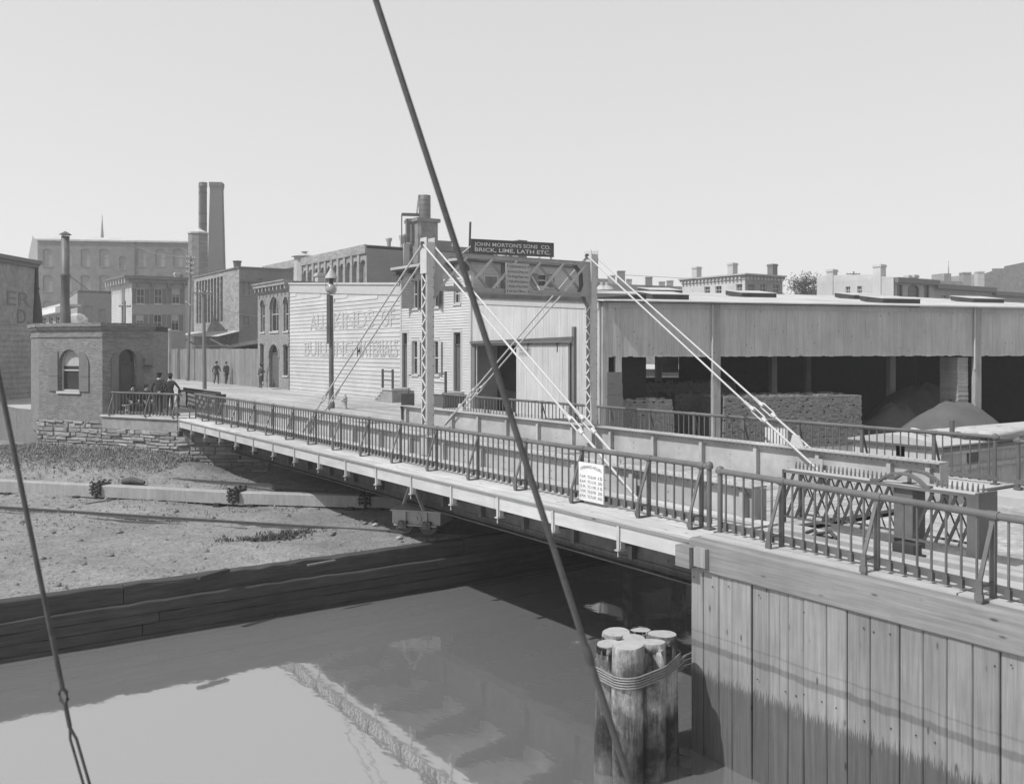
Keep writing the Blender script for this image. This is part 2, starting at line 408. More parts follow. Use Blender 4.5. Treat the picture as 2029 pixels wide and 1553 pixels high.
for j in range(ny + 1):
    for i in range(nx + 1):
        x = x0 + (x1 - x0) * i / nx; y = y0 + (y1 - y0) * (j / ny) ** 1.15; g.v.append((x, y, bank_z(x, y)))
for j in range(ny):
    for i in range(nx):
        a = j * (nx + 1) + i; g.f.append([a, a + 1, a + nx + 2, a + nx + 1]); g.sm.append(True); g.mi.append(0)
mk('ground', g, mt['gravel'], kind='structure', base=(0, 0, -2.1))
g = G(); g.prism([(18.6, 20.4), (400, 20.4), (400, 60), (23.8, 60), (23.8, 29.6), (18.6, 33.2)], -4.5, -1.35)
mk('yard_ground', g, mt['yard'], kind='structure')
# street level land west of the canal: carriageway, pavements, kerbs, far ground
g = G(); g.prism([(5.6, 50.), (6.6, 47.2), (8.35, 43.4), (10.25, 39.1), (12.0, 37.8), (12.0, 160), (-40, 160), (-40, 75), (4.4, 62)], -2.6, -.02)
mk('pavement', g, mt['pave'], kind='structure')
g = G(); g.prism([(12.0, 37.7), (17.9, 33.85), (17.9, 400), (12.0, 400)], -2.6, -.14)
mk('street', g, mt['street'], kind='structure')
g = G(); g.prism([(18.1, 33.7), (23.8, 29.65), (23.8, 400), (18.1, 400)], -2.6, -.03)
mk('pavement', g, mt['street'], kind='structure')
g = G(); g.prism([(17.9, 33.85), (18.1, 33.7), (18.1, 260), (17.9, 260)], -1.0, -.01)
mk('kerb', g, mt['pave'], kind='structure')
g = G(); g.add([(-900, 60, -.4), (-40, 60, -.4), (-40, 160, -.4), (12, 160, -.4), (12, 400, -.4), (23.8, 400, -.4), (23.8, 60, -.4), (400, 60, -1.3), (400, 20.4, -1.36), (1200, 20.4, -1.4), (1200, 1500, -.4), (-900, 1500, -.4)], [])
fs = tessellate_polygon([[Vector((p[0], p[1], 0)) for p in g.v]]); 
for f_ in fs: g.f.append(list(f_)); g.sm.append(False); g.mi.append(0)
mk('ground', g, mt['yard'], kind='structure', base=(0, 0, -.4))
# east side: quay behind the timber wall
g = G(); g.prism([(10.4, -60), (60, -60), (60, 10.0), (10.4, 10.0)], -4.5, -.20)
mk('street', g, mt['street'], kind='structure')
g = G(); g.prism([(10.35, -30), (12.05, -30), (12.05, 9.95), (10.35, 9.95)], -.5, -.03)
mk('pavement', g, mt['pave'], kind='structure')
g = G(); g.prism([(12.06, -30), (12.22, -30), (12.22, 9.9), (12.06, 9.9)], -.5, .0)
mk('kerb', g, mt['pave'], kind='structure')
g = G(); g.prism([(18.0, -30), (20.2, -30), (20.2, 9.95), (18.0, 9.95)], -.5, -.03)
mk('pavement', g, mt['pave'], kind='structure')

# ------------------------------------------------------------------ near timber wall (faces the water, -X)
tw = root('timber_wall', 'tall wall of upright tide-stained planks under a heavy cap timber in the foreground', 'wall', (10.1, 2, -4))
fr = Fr((10.1, 10.0), (10.1, -14.0))
s = 0.0; k = 0
while s < 17:
    w = R.choice((.26, .3, .3, .33, .36, .4, .24)); g = G(); n1 = R.uniform(-.02, .012); lean = R.uniform(-.012, .012)
    top = -.47; zb = -4.4; c = .012; gap = R.choice((.006, .008, .012, .02))
    pr = [(s, -.12), (s, n1 - c), (s + c, n1), (s + w - gap - c, n1), (s + w - gap, n1 - c), (s + w - gap, -.12)]
    vs = [fr.P(x + lean * 2, zb, y) for x, y in pr] + [fr.P(x, -1.8, y) for x, y in pr] + [fr.P(x, top, y) for x, y in pr]
    fs = [(r_ * 6 + i, r_ * 6 + (i + 1) % 6, (r_ + 1) * 6 + (i + 1) % 6, (r_ + 1) * 6 + i) for r_ in (0, 1) for i in range(6)] + [(12, 13, 14, 15, 16, 17)]
    g.add(vs, fs); mk('plank', g, mt['planks'], tw); s += w
g = G(); s = .12
while s < 16:
    for z in (-.62, -1.75):
        if R.random() < .4: p = fr.P(s + R.uniform(-.05, .05), z + R.uniform(-.04, .04), .008); g.tube([p, (p[0] - .012, p[1], p[2])], .010, 6)
    s += R.uniform(.15, .34)
mk('spike_heads', g, mt['irond'], tw, kind='stuff')
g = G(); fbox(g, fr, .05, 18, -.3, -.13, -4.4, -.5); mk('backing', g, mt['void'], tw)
for a, b in ((.02, 5.2), (5.21, 10.6), (10.61, 17)):
    g = G(); c = .03
    pr = [(-.5, -.46), (.03, -.46), (.05, -.44), (.05, -.035), (.02, -.0), (-.5, .0)]
    vs = [fr.P(a, z, n) for n, z in pr] + [fr.P(b, z, n) for n, z in pr]
    g.add(vs, [(i, (i + 1) % 6, 6 + (i + 1) % 6, 6 + i) for i in range(6)] + [(0, 1, 2, 3, 4, 5), (6, 7, 8, 9, 10, 11)])
    mk('cap_timber', g, mt['captimber'], tw)
for n0_, n1_ in ((-.30, -.115), (-.62, -.345)):
    for a, b in ((.10, 4.1), (4.12, 9.0), (9.02, 14.), (14.02, 17.)):
        g = G(); plank(g, fr, a, b, 0, 0, 0, 0) if False else fbox(g, fr, a, b, n0_, n1_, .001, .028); mk('sun_bright_plank', g, mt['pave'], tw)  # pale strips added to put sun and dust brightness on the cap top
g = G(); fbox(g, fr, -.12, .17, .055, .20, -.42, -.11); mk('fender_block', g, mt['captimber'], tw)
g = G(); fbox(g, fr, .19, .42, .055, .13, -.38, -.10); mk('fender_block', g, mt['planks'], tw)
# end return of the quay under the bridge
g = G(); g.box(10.3, 10.0, -4.4, 20.2, 10.14, -.5); mk('end_wall', g, mt['darktimber'], tw)

# ------------------------------------------------------------------ west bulkhead of horizontal timbers (faces -Y, in shade)
bh = root('timber_bulkhead', 'dark stepped bulkhead of long horizontal timbers along the far bank', 'wall', (0, 20.2, -4))
fb = Fr((-40., 20.3), (60., 20.3))
def rag(g, s0, s1, n0, n1, z0, z1, amp, seg=.5, seed=1):      # long timber with a worn, uneven top edge
    rr = random.Random(seed); n = int((s1 - s0) / seg); vs = []
    for i in range(n + 1):
        x = s0 + (s1 - s0) * i / n; dz = rr.uniform(-amp, amp); dn = rr.uniform(-amp, amp) * .7
        for nn, z in ((n0, z0), (n1 + dn * .3, z0), (n1 + dn, z1 + dz - .02), (n1 - .03 + dn, z1 + dz), (n0, z1 + dz * .4)): vs.append(fb.P(x, z, nn))
    fs = [(i * 5 + j, i * 5 + (j + 1) % 5, (i + 1) * 5 + (j + 1) % 5, (i + 1) * 5 + j) for i in range(n) for j in range(5)]
    return g.add(vs, fs + [(0, 1, 2, 3, 4), tuple(n * 5 + j for j in range(5))])
rows = [(-2.46, -2.05, 0.0, .03), (-2.66, -2.43, .09, .02), (-2.88, -2.67, .075, .015), (-3.10, -2.89, .085, .012), (-3.34, -3.11, .08, .012), (-3.6, -3.35, .08, .0)]
for ri, (z0, z1, n1, am) in enumerate(rows):
    x = 22 + R.uniform(0, 4); 
    while x < 92:
        L_ = R.uniform(8, 13); g = G(); rag(g, x, x + L_ - .02, -.28, n1 + R.uniform(-.015, .015), z0, z1, am, .35, ri * 31 + int(x))
        mk('timber', g, mt['darktimber'], bh); x += L_

# ------------------------------------------------------------------ west stone abutment
ab = root('stone_abutment', 'rubble stone abutment wall below the brick bridge house and iron railing', 'wall', (8, 43, -2.3))
def masonry(a, b, ztop, zbot, off=0.):
    fr_ = Fr(a, b); g = G(); fbox(g, fr_, 0, fr_.L, -.4, off - .05, zbot, ztop); mk('backing', g, mt['mortar'], ab)
    z = ztop
    while z > zbot + .05:
        h = R.uniform(.11, .24); s_ = R.uniform(-.25, 0)
        while s_ < fr_.L - .04:
            w = R.uniform(.22, .75) if h > .14 else R.uniform(.3, .95)
            a_, b_ = max(s_ + .012, 0), min(s_ + w - .012, fr_.L)
            if b_ - a_ > .08:
                j = lambda q: R.uniform(-q, q); n1 = off + R.uniform(-.02, .07); c = min(.03, h * .2); g = G()
                z0_, z1_ = z - h + .012, z - .012
                o_ = [(a_ + j(.01), z0_ + j(.02)), (b_ + j(.01), z0_ + j(.02)), (b_ + j(.02), z1_ + j(.02)), (a_ + j(.02), z1_ + j(.02))]
                i_ = [(o_[0][0] + c, o_[0][1] + c), (o_[1][0] - c, o_[1][1] + c), (o_[2][0] - c, o_[2][1] - c), (o_[3][0] + c, o_[3][1] - c)]
                vs = [fr_.P(p[0], p[1], off - .06) for p in o_] + [fr_.P(p[0], p[1], n1 - .02) for p in o_] + [fr_.P(p[0], p[1], n1 + j(.015)) for p in i_]
                g.add(vs, [(q, (q + 1) % 4, 4 + (q + 1) % 4, 4 + q) for q in range(4)] + [(4 + q, 4 + (q + 1) % 4, 8 + (q + 1) % 4, 8 + q) for q in range(4)] + [(8, 9, 10, 11)])
                mk('stone', g, mt['stone'], ab)
            s_ += w
        z -= h
    return fr_
masonry(A0, A1, -.30, -1.95)
g = G(); fbox(g, Fr((4.35, 62.1), (5.55, 50.1)), 0, 12.1, -.05, .04, -2.7, -.01); fbox(g, Fr((5.55, 50.1), (6.4, 47.3)), 0, 2.95, -.05, .04, -2.7, -.01); mk('end_wall', g, mt['mortar'], ab)
frA = masonry(A1, A2, -.56, -2.2)
masonry(A2, (13.2, 36.8), -.75, -2.3)
g = G(); fbox(g, frA, 0, frA.L, -.4, .02, -.56, -.06); mk('render_band', g, mt['render'], ab)
g = G(); fbox(g, frA, -.05, frA.L + .05, -.45, .10, -.06, .02); mk('coping', g, mt['fascia'], ab)
g = G(); fbox(g, Fr(A2, SK[1]), .2, Fr(A2, SK[1]).L, -.4, -.02, -2.6, -.3); mk('end_wall', g, mt['mortar'], ab)
g = G(); fbox(g, Fr(SK[1], SK[2]), 0, Fr(SK[1], SK[2]).L, -.4, -.02, -2.6, -.03); mk('end_wall', g, mt['mortar'], ab)

# ================================================================== THE BRIDGE
# shared small ironwork
g = G(); g.tube([(0, 0, .07), (0, 0, .97)], .017, 6); g.box(-.028, -.03, .06, .028, .03, .17); BAL = mesh('baluster', g, mt['iron'])
g = G()
g.box(-.022, -.035, .0, .022, .035, .98)
g.bar((.0, 0, .94), (.25, 0, .24), .02, .05, (0, 1, 0)); g.box(.235, -.035, 0, .265, .035, .26); g.box(.022, -.03, .19, .235, .03, .212); g.box(.022, -.035, .0, .235, .035, .02)
g.box(.237, -.05, .03, .272, .05, .11)
BRK = mesh('railing_post', g, mt['iron'])
g = G(); g.tube([(0, 0, .0), (0, 0, .98)], .04, 8); g.lathe((0, 0, 0), [(.06, .95), (.065, 1.0), (.05, 1.05), (.0, 1.07)], 8); g.box(-.07, -.07, -.02, .07, .07, .03); NEWEL = mesh('end_post', g, mt['iron'])
def railing(a, b, posts, out, zt=1.03, z0=0., step=.2, parent=None, name=None, own=None, newel=(), zt2=None):
    L_ = math.hypot(b[0] - a[0], b[1] - a[1]); u = ((b[0] - a[0]) / L_, (b[1] - a[1]) / L_); ang = math.atan2(out[1], out[0])
    zt2 = zt if zt2 is None else zt2
    g = G(); n = max(2, int(L_ / 2))
    g.tube([(a[0] + u[0] * L_ * i / n, a[1] + u[1] * L_ * i / n, z0 + zt + (zt2 - zt) * i / n - .045) for i in range(n + 1)], .045, 10)
    for t in posts: 
        c = (a[0] + u[0] * t, a[1] + u[1] * t, z0 + zt + (zt2 - zt) * t / L_ - .045); g.tube([(c[0] - u[0] * .07, c[1] - u[1] * .07, c[2]), (c[0] + u[0] * .07, c[1] + u[1] * .07, c[2])], .054, 10)
    g.bar((a[0] - out[0] * .03, a[1] - out[1] * .03, z0 + .135), (b[0] - out[0] * .03, b[1] - out[1] * .03, z0 + .135), .02, .09)
    if own is None: P_ = mk(name, g, mt['iron'], parent)
    else: P_ = own; mk('rail', g, mt['iron'], own)
    ps = sorted(posts)
    for t in ps: inst('railing_post', BRK, P_, (a[0] + u[0] * t, a[1] + u[1] * t, z0), ang, (1, 1, zt / 1.03))
    for t in newel: inst('end_post', NEWEL, P_, (a[0] + u[0] * t, a[1] + u[1] * t, z0), 0, (1, 1, zt / 1.03))
    edges = [0.] + ps + [L_]
    for e0, e1 in zip(edges, edges[1:]):
        m_ = round((e1 - e0) / step)
        for i in range(1, m_): 
            t = e0 + (e1 - e0) * i / m_; inst('baluster', BAL, P_, (a[0] + u[0] * t, a[1] + u[1] * t, z0), ang, (1, 1, zt / 1.03))
    return P_

XN, XF, YP = 12.09, 17.69, 21.64                # near and far girder, portal
ZG0, ZG1 = -1.34, .52
br = root('retractile_bridge', 'pale steel girder bridge with portal frame, hanger rods and railed footwalks over the canal', 'bridge', (14.9, YP, 0))
PST = [11.63 + 1.8 * k for k in range(16)]
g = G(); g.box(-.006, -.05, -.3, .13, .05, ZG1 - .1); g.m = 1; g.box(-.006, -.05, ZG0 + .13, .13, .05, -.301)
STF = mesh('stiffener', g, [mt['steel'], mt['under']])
for X0, ya, yb in ((XN, 10.4, 39.3), (XF, 10.5, 33.9)):
    g = G(); g.box(X0 - .012, ya, -.30, X0 + .012, yb, ZG1)
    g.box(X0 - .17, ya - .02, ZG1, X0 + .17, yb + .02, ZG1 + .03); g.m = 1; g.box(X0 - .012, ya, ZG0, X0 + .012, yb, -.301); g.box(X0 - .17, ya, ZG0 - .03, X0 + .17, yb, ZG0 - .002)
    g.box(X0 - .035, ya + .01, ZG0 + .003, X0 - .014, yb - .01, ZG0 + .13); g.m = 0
    g.box(X0 - .035, ya + .01, ZG1 - .12, X0 - .014, yb - .01, ZG1 - .003); g.box(X0 + .014, ya + .01, ZG1 - .12, X0 + .035, yb - .01, ZG1 - .003)
    g.box(X0 - .15, ya - .03, ZG0 + .01, X0 + .15, ya - .021, ZG1 - .01)
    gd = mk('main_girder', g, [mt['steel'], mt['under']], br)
    for y in [ya + .25] + [p for p in PST if ya + .5 < p < yb - .4]:
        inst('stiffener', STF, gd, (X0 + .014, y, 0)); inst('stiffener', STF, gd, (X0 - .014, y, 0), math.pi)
    g = G()                                     # riveting: small domed heads along the flange angles and web splices
    def rivet(x, y, z, d, r=.016):
        a = (d * r * .7, 0, 0) if isinstance(d, (int, float)) else None
        g.add([(x, y - r, z), (x, y, z + r), (x, y + r, z), (x, y, z - r), (x + d * r * .9, y, z)], [(0, 1, 4), (1, 2, 4), (2, 3, 4), (3, 0, 4)])
    y = ya + .1
    while y < yb:
        rivet(X0 - .036, y, ZG1 - .06, -1); rivet(X0 - .036, y, ZG0 + .07, -1)
        g.add([(X0 - .1 - .016, y, ZG1 + .031), (X0 - .1, y - .016, ZG1 + .031), (X0 - .1 + .016, y, ZG1 + .031), (X0 - .1, y + .016, ZG1 + .031), (X0 - .1, y, ZG1 + .046)], [(0, 1, 4), (1, 2, 4), (2, 3, 4), (3, 0, 4)]); y += .15
    for p in PST:
        if ya < p + .9 < yb:
            for z in range(9): rivet(X0 - .0125, p + .9, ZG0 + .25 + z * .16, -1)
    mk('riveting', g, mt['irond'], gd, kind='stuff')
# portal frame ---------------------------------------------------------------
LT = 5.78
pt = None
for X0 in (XN, XF):
    g = G(); hy, hx = .15, .105
    for sy in (-1, 1):                          # two channels with their webs square to the roadway
        g.box(X0 - hx, YP + sy * hy - .012, ZG1 - .5, X0 + hx, YP + sy * hy + .012, LT - .12)
        for sx in (-1, 1): 
            ya_, yb_ = sorted((YP + sy * (hy - .012), YP + sy * (hy - .055))); g.box(X0 + sx * hx - .008, ya_, ZG1 - .5, X0 + sx * hx + .008, yb_, LT - .12)
    leg = mk('portal_leg', g, mt['legs'], br)
    g = G(); z = ZG1 + .15; k = 0
    while z < LT - .95:
        for sx in (-1, 1):
            s0_ = 1 if k % 2 else -1
            g.bar((X0 + sx * (hx + .014), YP - s0_ * .12, z), (X0 + sx * (hx + .014), YP + s0_ * .12, z + .23), .05, .01, (1, 0, 0))
        z += .23; k += 1
    mk('lacing', g, mt['rodl'], leg, kind='stuff')
    for sx in (-1, 1):
        g = G(); g.box(X0 + sx * (hx + .016) - .009, YP - .17, LT - .95, X0 + sx * (hx + .016) + .009, YP + .17, LT + .0); mk('gusset_plate', g, mt['rodl'], leg)
    g = G(); g.tube([(X0 - .19, YP, LT - .16), (X0 + .19, YP, LT - .16)], .06, 10); mk('pin', g, mt['irond'], leg)
    g = G(); g.box(X0 - .19, YP - .2, ZG1 + .032, X0 + .19, YP + .2, ZG1 + .06); g.box(X0 - .135, YP - .19, ZG1 - .5, X0 - .12, YP + .19, ZG1 + .2); g.box(X0 + .12, YP - .19, ZG1 - .5, X0 + .135, YP + .19, ZG1 + .2); mk('foot_plate', g, mt['steel'], leg)
    g = G()
    for i in range(18):
        zr = ZG1 + .3 + i * .26
        for sy in (-1, 1): g.lathe((X0 + .085, YP + sy * .166, zr), [(0, -.014), (.012, -.01), (.016, 0), (.012, .01), (0, .014)], 6)
    mk('bolt_heads', g, mt['irond'], leg, kind='stuff')
ZT0, ZT1 = 4.46, 5.36
g = G()
for zc in (ZT0, ZT1):
    g.box(XN + .11, YP - .1, zc - .055, XF - .11, YP - .085, zc + .055); g.box(XN + .11, YP + .085, zc - .055, XF - .11, YP + .1, zc + .055); g.box(XN + .11, YP - .12, zc + (.056 if zc > 5 else -.066), XF - .11, YP + .12, zc + (.066 if zc > 5 else -.056))
strut = mk('portal_strut', g, mt['strut'], br)
for X0, sg in ((XN + .11, 1), (XF - .11, -1)):
    for yy in (-.115, .105):
        g = G()
        vs = [(X0, YP + yy, ZT0 - .06), (X0 + sg * .42, YP + yy, ZT0 - .06), (X0 + sg * .28, YP + yy, ZT0 + .25), (X0 + sg * .3, YP + yy, ZT0 + .6), (X0 + sg * .62, YP + yy, ZT1 + .06), (X0, YP + yy, ZT1 + .06)]
        n_ = len(vs); v2 = [(a_, b_ + .012, c_) for a_, b_, c_ in vs]
        g.poly(vs); g.poly(v2); g.add(vs + v2, [(i, (i + 1) % n_, n_ + (i + 1) % n_, n_ + i) for i in range(n_)])
        kn = [(X0, YP + yy, ZT0 - .07)] + [(X0 + sg * .2 * math.cos(t * math.pi / 12) ** 2.2 if t else X0 + sg * .2, YP + yy, ZT0 - .07 - .36 * (t / 6.)) for t in range(7)]
        v2 = [(a_, b_ + .012, c_) for a_, b_, c_ in kn]; n_ = len(kn); g.poly(kn); g.poly(v2); g.add(kn + v2, [(i, (i + 1) % n_, n_ + (i + 1) % n_, n_ + i) for i in range(n_)]); mk('gusset_plate', g, mt['strut'], strut)
for i in range(6):
    xa = XN + .35 + i * .83
    g = G(); g.bar((xa, YP - .09, ZT0 + .06), (xa + .83, YP - .09, ZT1 - .06), .012, .065, (0, 1, 0)); 
    g = G(); g.bar((xa, YP - .10, ZT0 + .04), (xa + .80, YP - .10, ZT1 - .04), .06, .05, (0, 1, 0)); mk('diagonal', g, mt['ironl'], strut)
    g = G(); g.bar((xa, YP + .09, ZT1 - .04), (xa + .80, YP + .09, ZT0 + .04), .06, .05, (0, 1, 0)); mk('diagonal', g, mt['strut'], strut)
# hanger rods ----------------------------------------------------------------
def hanger(X0, sx, sy):
    p = Vector((X0 + sx * .155, YP, LT - .16)); q = Vector((X0 + sx * .17, YP + sy * 8.45, -.02 if sx < 0 or X0 == XN else .1)); d = q - p
    at = lambda t: p + d * t
    g = G(); g.tube([at(0), at(.757)], .025, 8); g.tube([at(.795), at(1)], .028, 8); h = mk('hanger_rod', g, mt['rodl'], br)
    n = d.normalized(); sd = n.cross(Vector((1, 0, 0))).normalized() * .065
    g = G()
    for w in (-1, 1): g.tube([at(.748) + sd * w * .4, at(.756) + sd * w, at(.792) + sd * w, at(.80) + sd * w * .4], .02, 6)
    g.tube([at(.745), at(.758)], .05, 8); g.tube([at(.79), at(.803)], .05, 8); mk('turnbuckle', g, mt['rodl'], h)
    g = G(); g.tube([at(.725), at(.745)], .045, 8); c = at(.97); g.box(X0 + sx * .13, c.y - .18, c.z - .2, X0 + sx * .15, c.y + .18, c.z + .2); mk('anchor_plate', g, mt['steel'], h)
for X0 in (XN, XF):
    for sx in (-1, 1):
        for sy in (-1, 1): hanger(X0, sx, sy)
for X0 in (XN, XF):                             # wedge plates where the inner rods pass the flange
    for sy in (-1, 1):
        g = G(); y = YP + sy * 7.55; g.box(X0 + .05, y - .22, ZG1 + .031, X0 + .15, y + .22, ZG1 + .06); g.hexa([(X0 - .02, y - .2, ZG1 + .03), (X0 + .02, y - .2, ZG1 + .03), (X0 + .02, y + .2, ZG1 + .03), (X0 - .02, y + .2, ZG1 + .03), (X0 - .02, y - .06, ZG1 + .3), (X0 + .02, y - .06, ZG1 + .3), (X0 + .02, y + .12, ZG1 + .3), (X0 - .02, y + .12, ZG1 + .3)])
        mk('wedge_plate', g, mt['rodl'], br)
# roadway --------------------------------------------------------------------
g = G()
for i in range(14):
    y = 11.2 + i * 1.8
    if y < 33.5: g.box(XN + .02, y - .02, -1.0, XF - .02, y + .02, -.45); g.box(XN + .02, y - .1, -1.02, XF - .02, y + .1, -1.0); g.box(XN + .02, y - .1, -.45, XF - .02, y + .1, -.43)
rw = mk('floor_frame', g, mt['irond'], br)
for i in range(5): 
    g = G(); g.box(12.9 + i, 10.5, -.43, 13.02 + i, 34.2, -.27); mk('stringer', g, mt['darktimber'], rw)
dk = bpy.data.objects.new('roadway_deck', None); put(dk, br, (14.9, 22, -.25))
g = G(); fbox(g, Fr((0, 0), (1, 0)), 0, 1, -.115, .115, -.03, .03); RP = mesh('deck_plank', g, mt['roadplank'])
y = 10.55; k = 0
while y < 38.6:
    x1 = 17.45 if y < 33.7 else 17.45 - (y - 33.7) / .655
    if x1 < 12.6: break
    inst('deck_plank', RP, dk, (12.3, y, -.235 + R.uniform(-.004, .004)), 0, (x1 - 12.3, 1, 1)); y += .245
# footwalks ------------------------------------------------------------------
for nm, xa, xb, ya, yb in (('n', 10.1, 12.055, 9.98, 38.85), ('f', 17.73, 19.75, 10.1, 33.0)):
    fw = bpy.data.objects.new('footwalk', None); put(fw, br, ((xa + xb) / 2, 20, 0))
    n = 8; w = (xb - xa) / n
    for i in range(n):
        y = ya - (i % 3) * 1.7
        while y < yb:
            y2 = min(y + 5.4, yb - (xa - 10.1 + i * w) * (.25 if nm == 'n' else .0)); y1 = max(y, ya)
            if y2 - y1 > .2:
                g = G(); dz = R.uniform(-.004, .003); c = .006; a_, b_ = xa + i * w + .004, xa + (i + 1) * w - .004
                pr = [(a_, -.05), (a_, dz - c), (a_ + c, dz), (b_ - c, dz), (b_, dz - c), (b_, -.05)]
                vs = [(x, y1 + .003, z) for x, z in pr] + [(x, y2 - .003, z) for x, z in pr]
                g.add(vs, [(j, (j + 1) % 6, 6 + (j + 1) % 6, 6 + j) for j in range(6)] + [(0, 1, 2, 3, 4, 5), (6, 7, 8, 9, 10, 11)]); mk('plank', g, mt['decking'], fw)
            y += 5.4
    xo = xa if nm == 'n' else xb; sg = -1 if nm == 'n' else 1
    g = G(); g.box(min(xo + sg * .03, xo - sg * .07), ya, -.085, max(xo + sg * .03, xo - sg * .07), yb - .05, -.052); mk('nosing', g, mt['captimber'], fw)
    y = ya
    while y < yb - .2:
        g = G(); y2 = min(y + 5.4, yb - .05); g.box(min(xo, xo - sg * .05), y + .004, -.34, max(xo, xo - sg * .05), y2 - .004, -.088); mk('fascia_board', g, mt['fascia'], fw); y += 5.4
    for p in PST:
        if ya < p < yb:
            g = G(); xi = (XN - .02) if nm == 'n' else (XF + .02)
            q = [(xo - sg * .06, p - .04, -.42), (xi, p - .04, -.75), (xi, p + .04, -.75), (xo - sg * .06, p + .04, -.42), (xo - sg * .06, p - .04, -.345), (xi, p - .04, -.06), (xi, p + .04, -.06), (xo - sg * .06, p + .04, -.345)]
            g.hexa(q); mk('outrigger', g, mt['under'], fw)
            g = G(); a_, b_ = sorted((xo + sg * .004, xo + sg * .03)); g.box(a_, p - .03, -.50, b_, p + .03, -.09); a_, b_ = sorted((xo + sg * .06, xo - sg * .12)); g.box(a_, p - .05, -.50, b_, p + .05, -.48); a_, b_ = sorted((xo + sg * .005, xo - sg * .09)); g.box(a_, p - .05, -.47, b_, p + .05, -.35)
            g.tube([(xo + sg * .02, p, -.60), (xo + sg * .02, p, -.48)], .014, 6); mk('hanger_strap', g, mt['steel'], fw)
    if nm == 'n': railing((10.76, 10.22), (10.76, 38.75), [p - 10.22 for p in PST] + [.2], (-1, 0), 1.03, 0., .2, br, 'footwalk_railing', newel=(.03,))
    else: railing((19.25, 10.2), (19.0, 32.8), [p - 10.2 for p in PST if 10.3 < p < 32.5], (1, 0), 1.03, 0., .2, br, 'footwalk_railing', newel=(.08, 22.5))
# wheel trucks ---------------------------------------------------------------
def truck(c, u, zr, sc=1.):
    n = (-u[1], u[0]); zb, zt = zr + .27 * sc, ZG0 - .035
    P_ = lambda a, b, z: (c[0] + u[0] * a * sc + n[0] * b * sc, c[1] + u[1] * a * sc + n[1] * b * sc, z)
    def bx(g, a0, a1, b0, b1, z0, z1): g.hexa([P_(a0, b0, z0), P_(a1, b0, z0), P_(a1, b1, z0), P_(a0, b1, z0), P_(a0, b0, z1), P_(a1, b0, z1), P_(a1, b1, z1), P_(a0, b1, z1)])
    g = G(); bx(g, -.68, .68, -.45, .45, zb, zt - .06); bx(g, -.72, .72, -.5, .5, zt - .058, zt - .02)
    t = mk('wheel_truck', g, mt['steel'], br)
    g = G()
    for b in (-1, 1):
        for a in (-.3, .3): bx(g, a - .03, a + .03, min(b * .451, b * .51), max(b * .451, b * .51), zb, zt - .06)
        bx(g, -.6, .6, min(b * .46, b * .54), max(b * .46, b * .54), zb - .035 * sc, zb - .001)
        cc = P_(0, b * .455, (zb + zt) / 2 - .03); e = P_(0, b * .475, (zb + zt) / 2 - .03); g.tube([cc, e], .16 * sc, 14); e2 = P_(0, b * .51, (zb + zt) / 2 - .03); g.tube([e, e2], .06 * sc, 10)
    mk('side_frame', g, mt['steel'], t)
    for a in (-.34, .34):
        for b in (-.42, .42):
            r_ = .27 * sc; cz = zr + r_; g = G(); prof = [(-.05, .05), (-.05, .7), (-.05, 1.), (.04, .97), (.04, .85), (.0, .8), (.0, .3), (.05, .25), (.05, .05)]
            vs = []; n_ = 20; sgn = 1 if b > 0 else -1
            for dd, rr in prof:
                for j in range(n_):
                    th = 2 * math.pi * j / n_; vs.append(P_(a + rr * .27 * math.cos(th), b + sgn * dd - sgn * .02, cz + rr * r_ * math.sin(th)))
            k_ = len(prof); g.add(vs, [(i * n_ + j, i * n_ + (j + 1) % n_, (i + 1) * n_ + (j + 1) % n_, (i + 1) * n_ + j) for i in range(k_ - 1) for j in range(n_)], True)
            mk('wheel', g, mt['wheel'], t)
            g = G(); bx(g, a - .11, a + .11, min(sgn * .44, sgn * .6), max(sgn * .44, sgn * .6), cz - .09, cz + .09); g.tube([P_(a, sgn * .6, cz), P_(a, sgn * .63, cz)], .06, 8); mk('journal_box', g, mt['wheel'], t)
RU = (.625, -.781)
truck((12.0, 21.75), RU, -2.03)
truck((12.0, 39.0), RU, -1.95, .85)
truck((17.3, 28.5), RU, -2.03)
g = G(); c = (12.02, 21.7); g.bar((11.72, 22.3, -1.36), (11.72, 21.9, -.75), .08, .05); g.bar((11.72, 21.2, -1.36), (11.72, 21.75, -.75), .08, .05); mk('truck_bracket', g, mt['steel'], br)
# rails of the retracting track and chained timbers ---------------------------
def track(a, b, z, label):
    g = G(); u = Vector((b[0] - a[0], b[1] - a[1], 0)).normalized()
    g.bar((a[0], a[1], z + .05), (b[0], b[1], z + .05), .03, .09); g.bar((a[0], a[1], z + .105), (b[0], b[1], z + .105), .065, .03); g.bar((a[0], a[1], z + .005), (b[0], b[1], z + .005), .12, .02)
    mk('track_rail', g, mt['rail'], None, label, 'rail', 'rails of the retracting track')
track((0.2, 36.2), (12.7, 20.55), -2.13, 'rusty rail running across the cinders to the wheel truck under the bridge')
track((2.6, 44.4), (12.6, 29.6), -2.0, 'half buried rail in the weeds behind the chained timbers')
g = G(); g.bar((0.4, 35.0, -2.085), (8.4, 25.2, -2.12), .05, .05); mk('track_rail', g, mt['rail'], None, 'thin guard strip beside the front rail, partly sunk in cinders', 'rail', 'rails of the retracting track')
segs = [((1.6, 38.4), (6.08, 33.14), 'leftmost pale squared timber of the chained row on the cinder bank'), ((6.16, 33.04), (9.38, 29.24), 'long pale squared timber, middle of the chained row on the cinder bank'), ((9.47, 29.14), (12.5, 26.28), 'squared timber between the two chains nearest the bridge shadow'), ((12.58, 26.2), (14.9, 23.9), 'squared timber at the shaded end of the row beneath the bridge')]
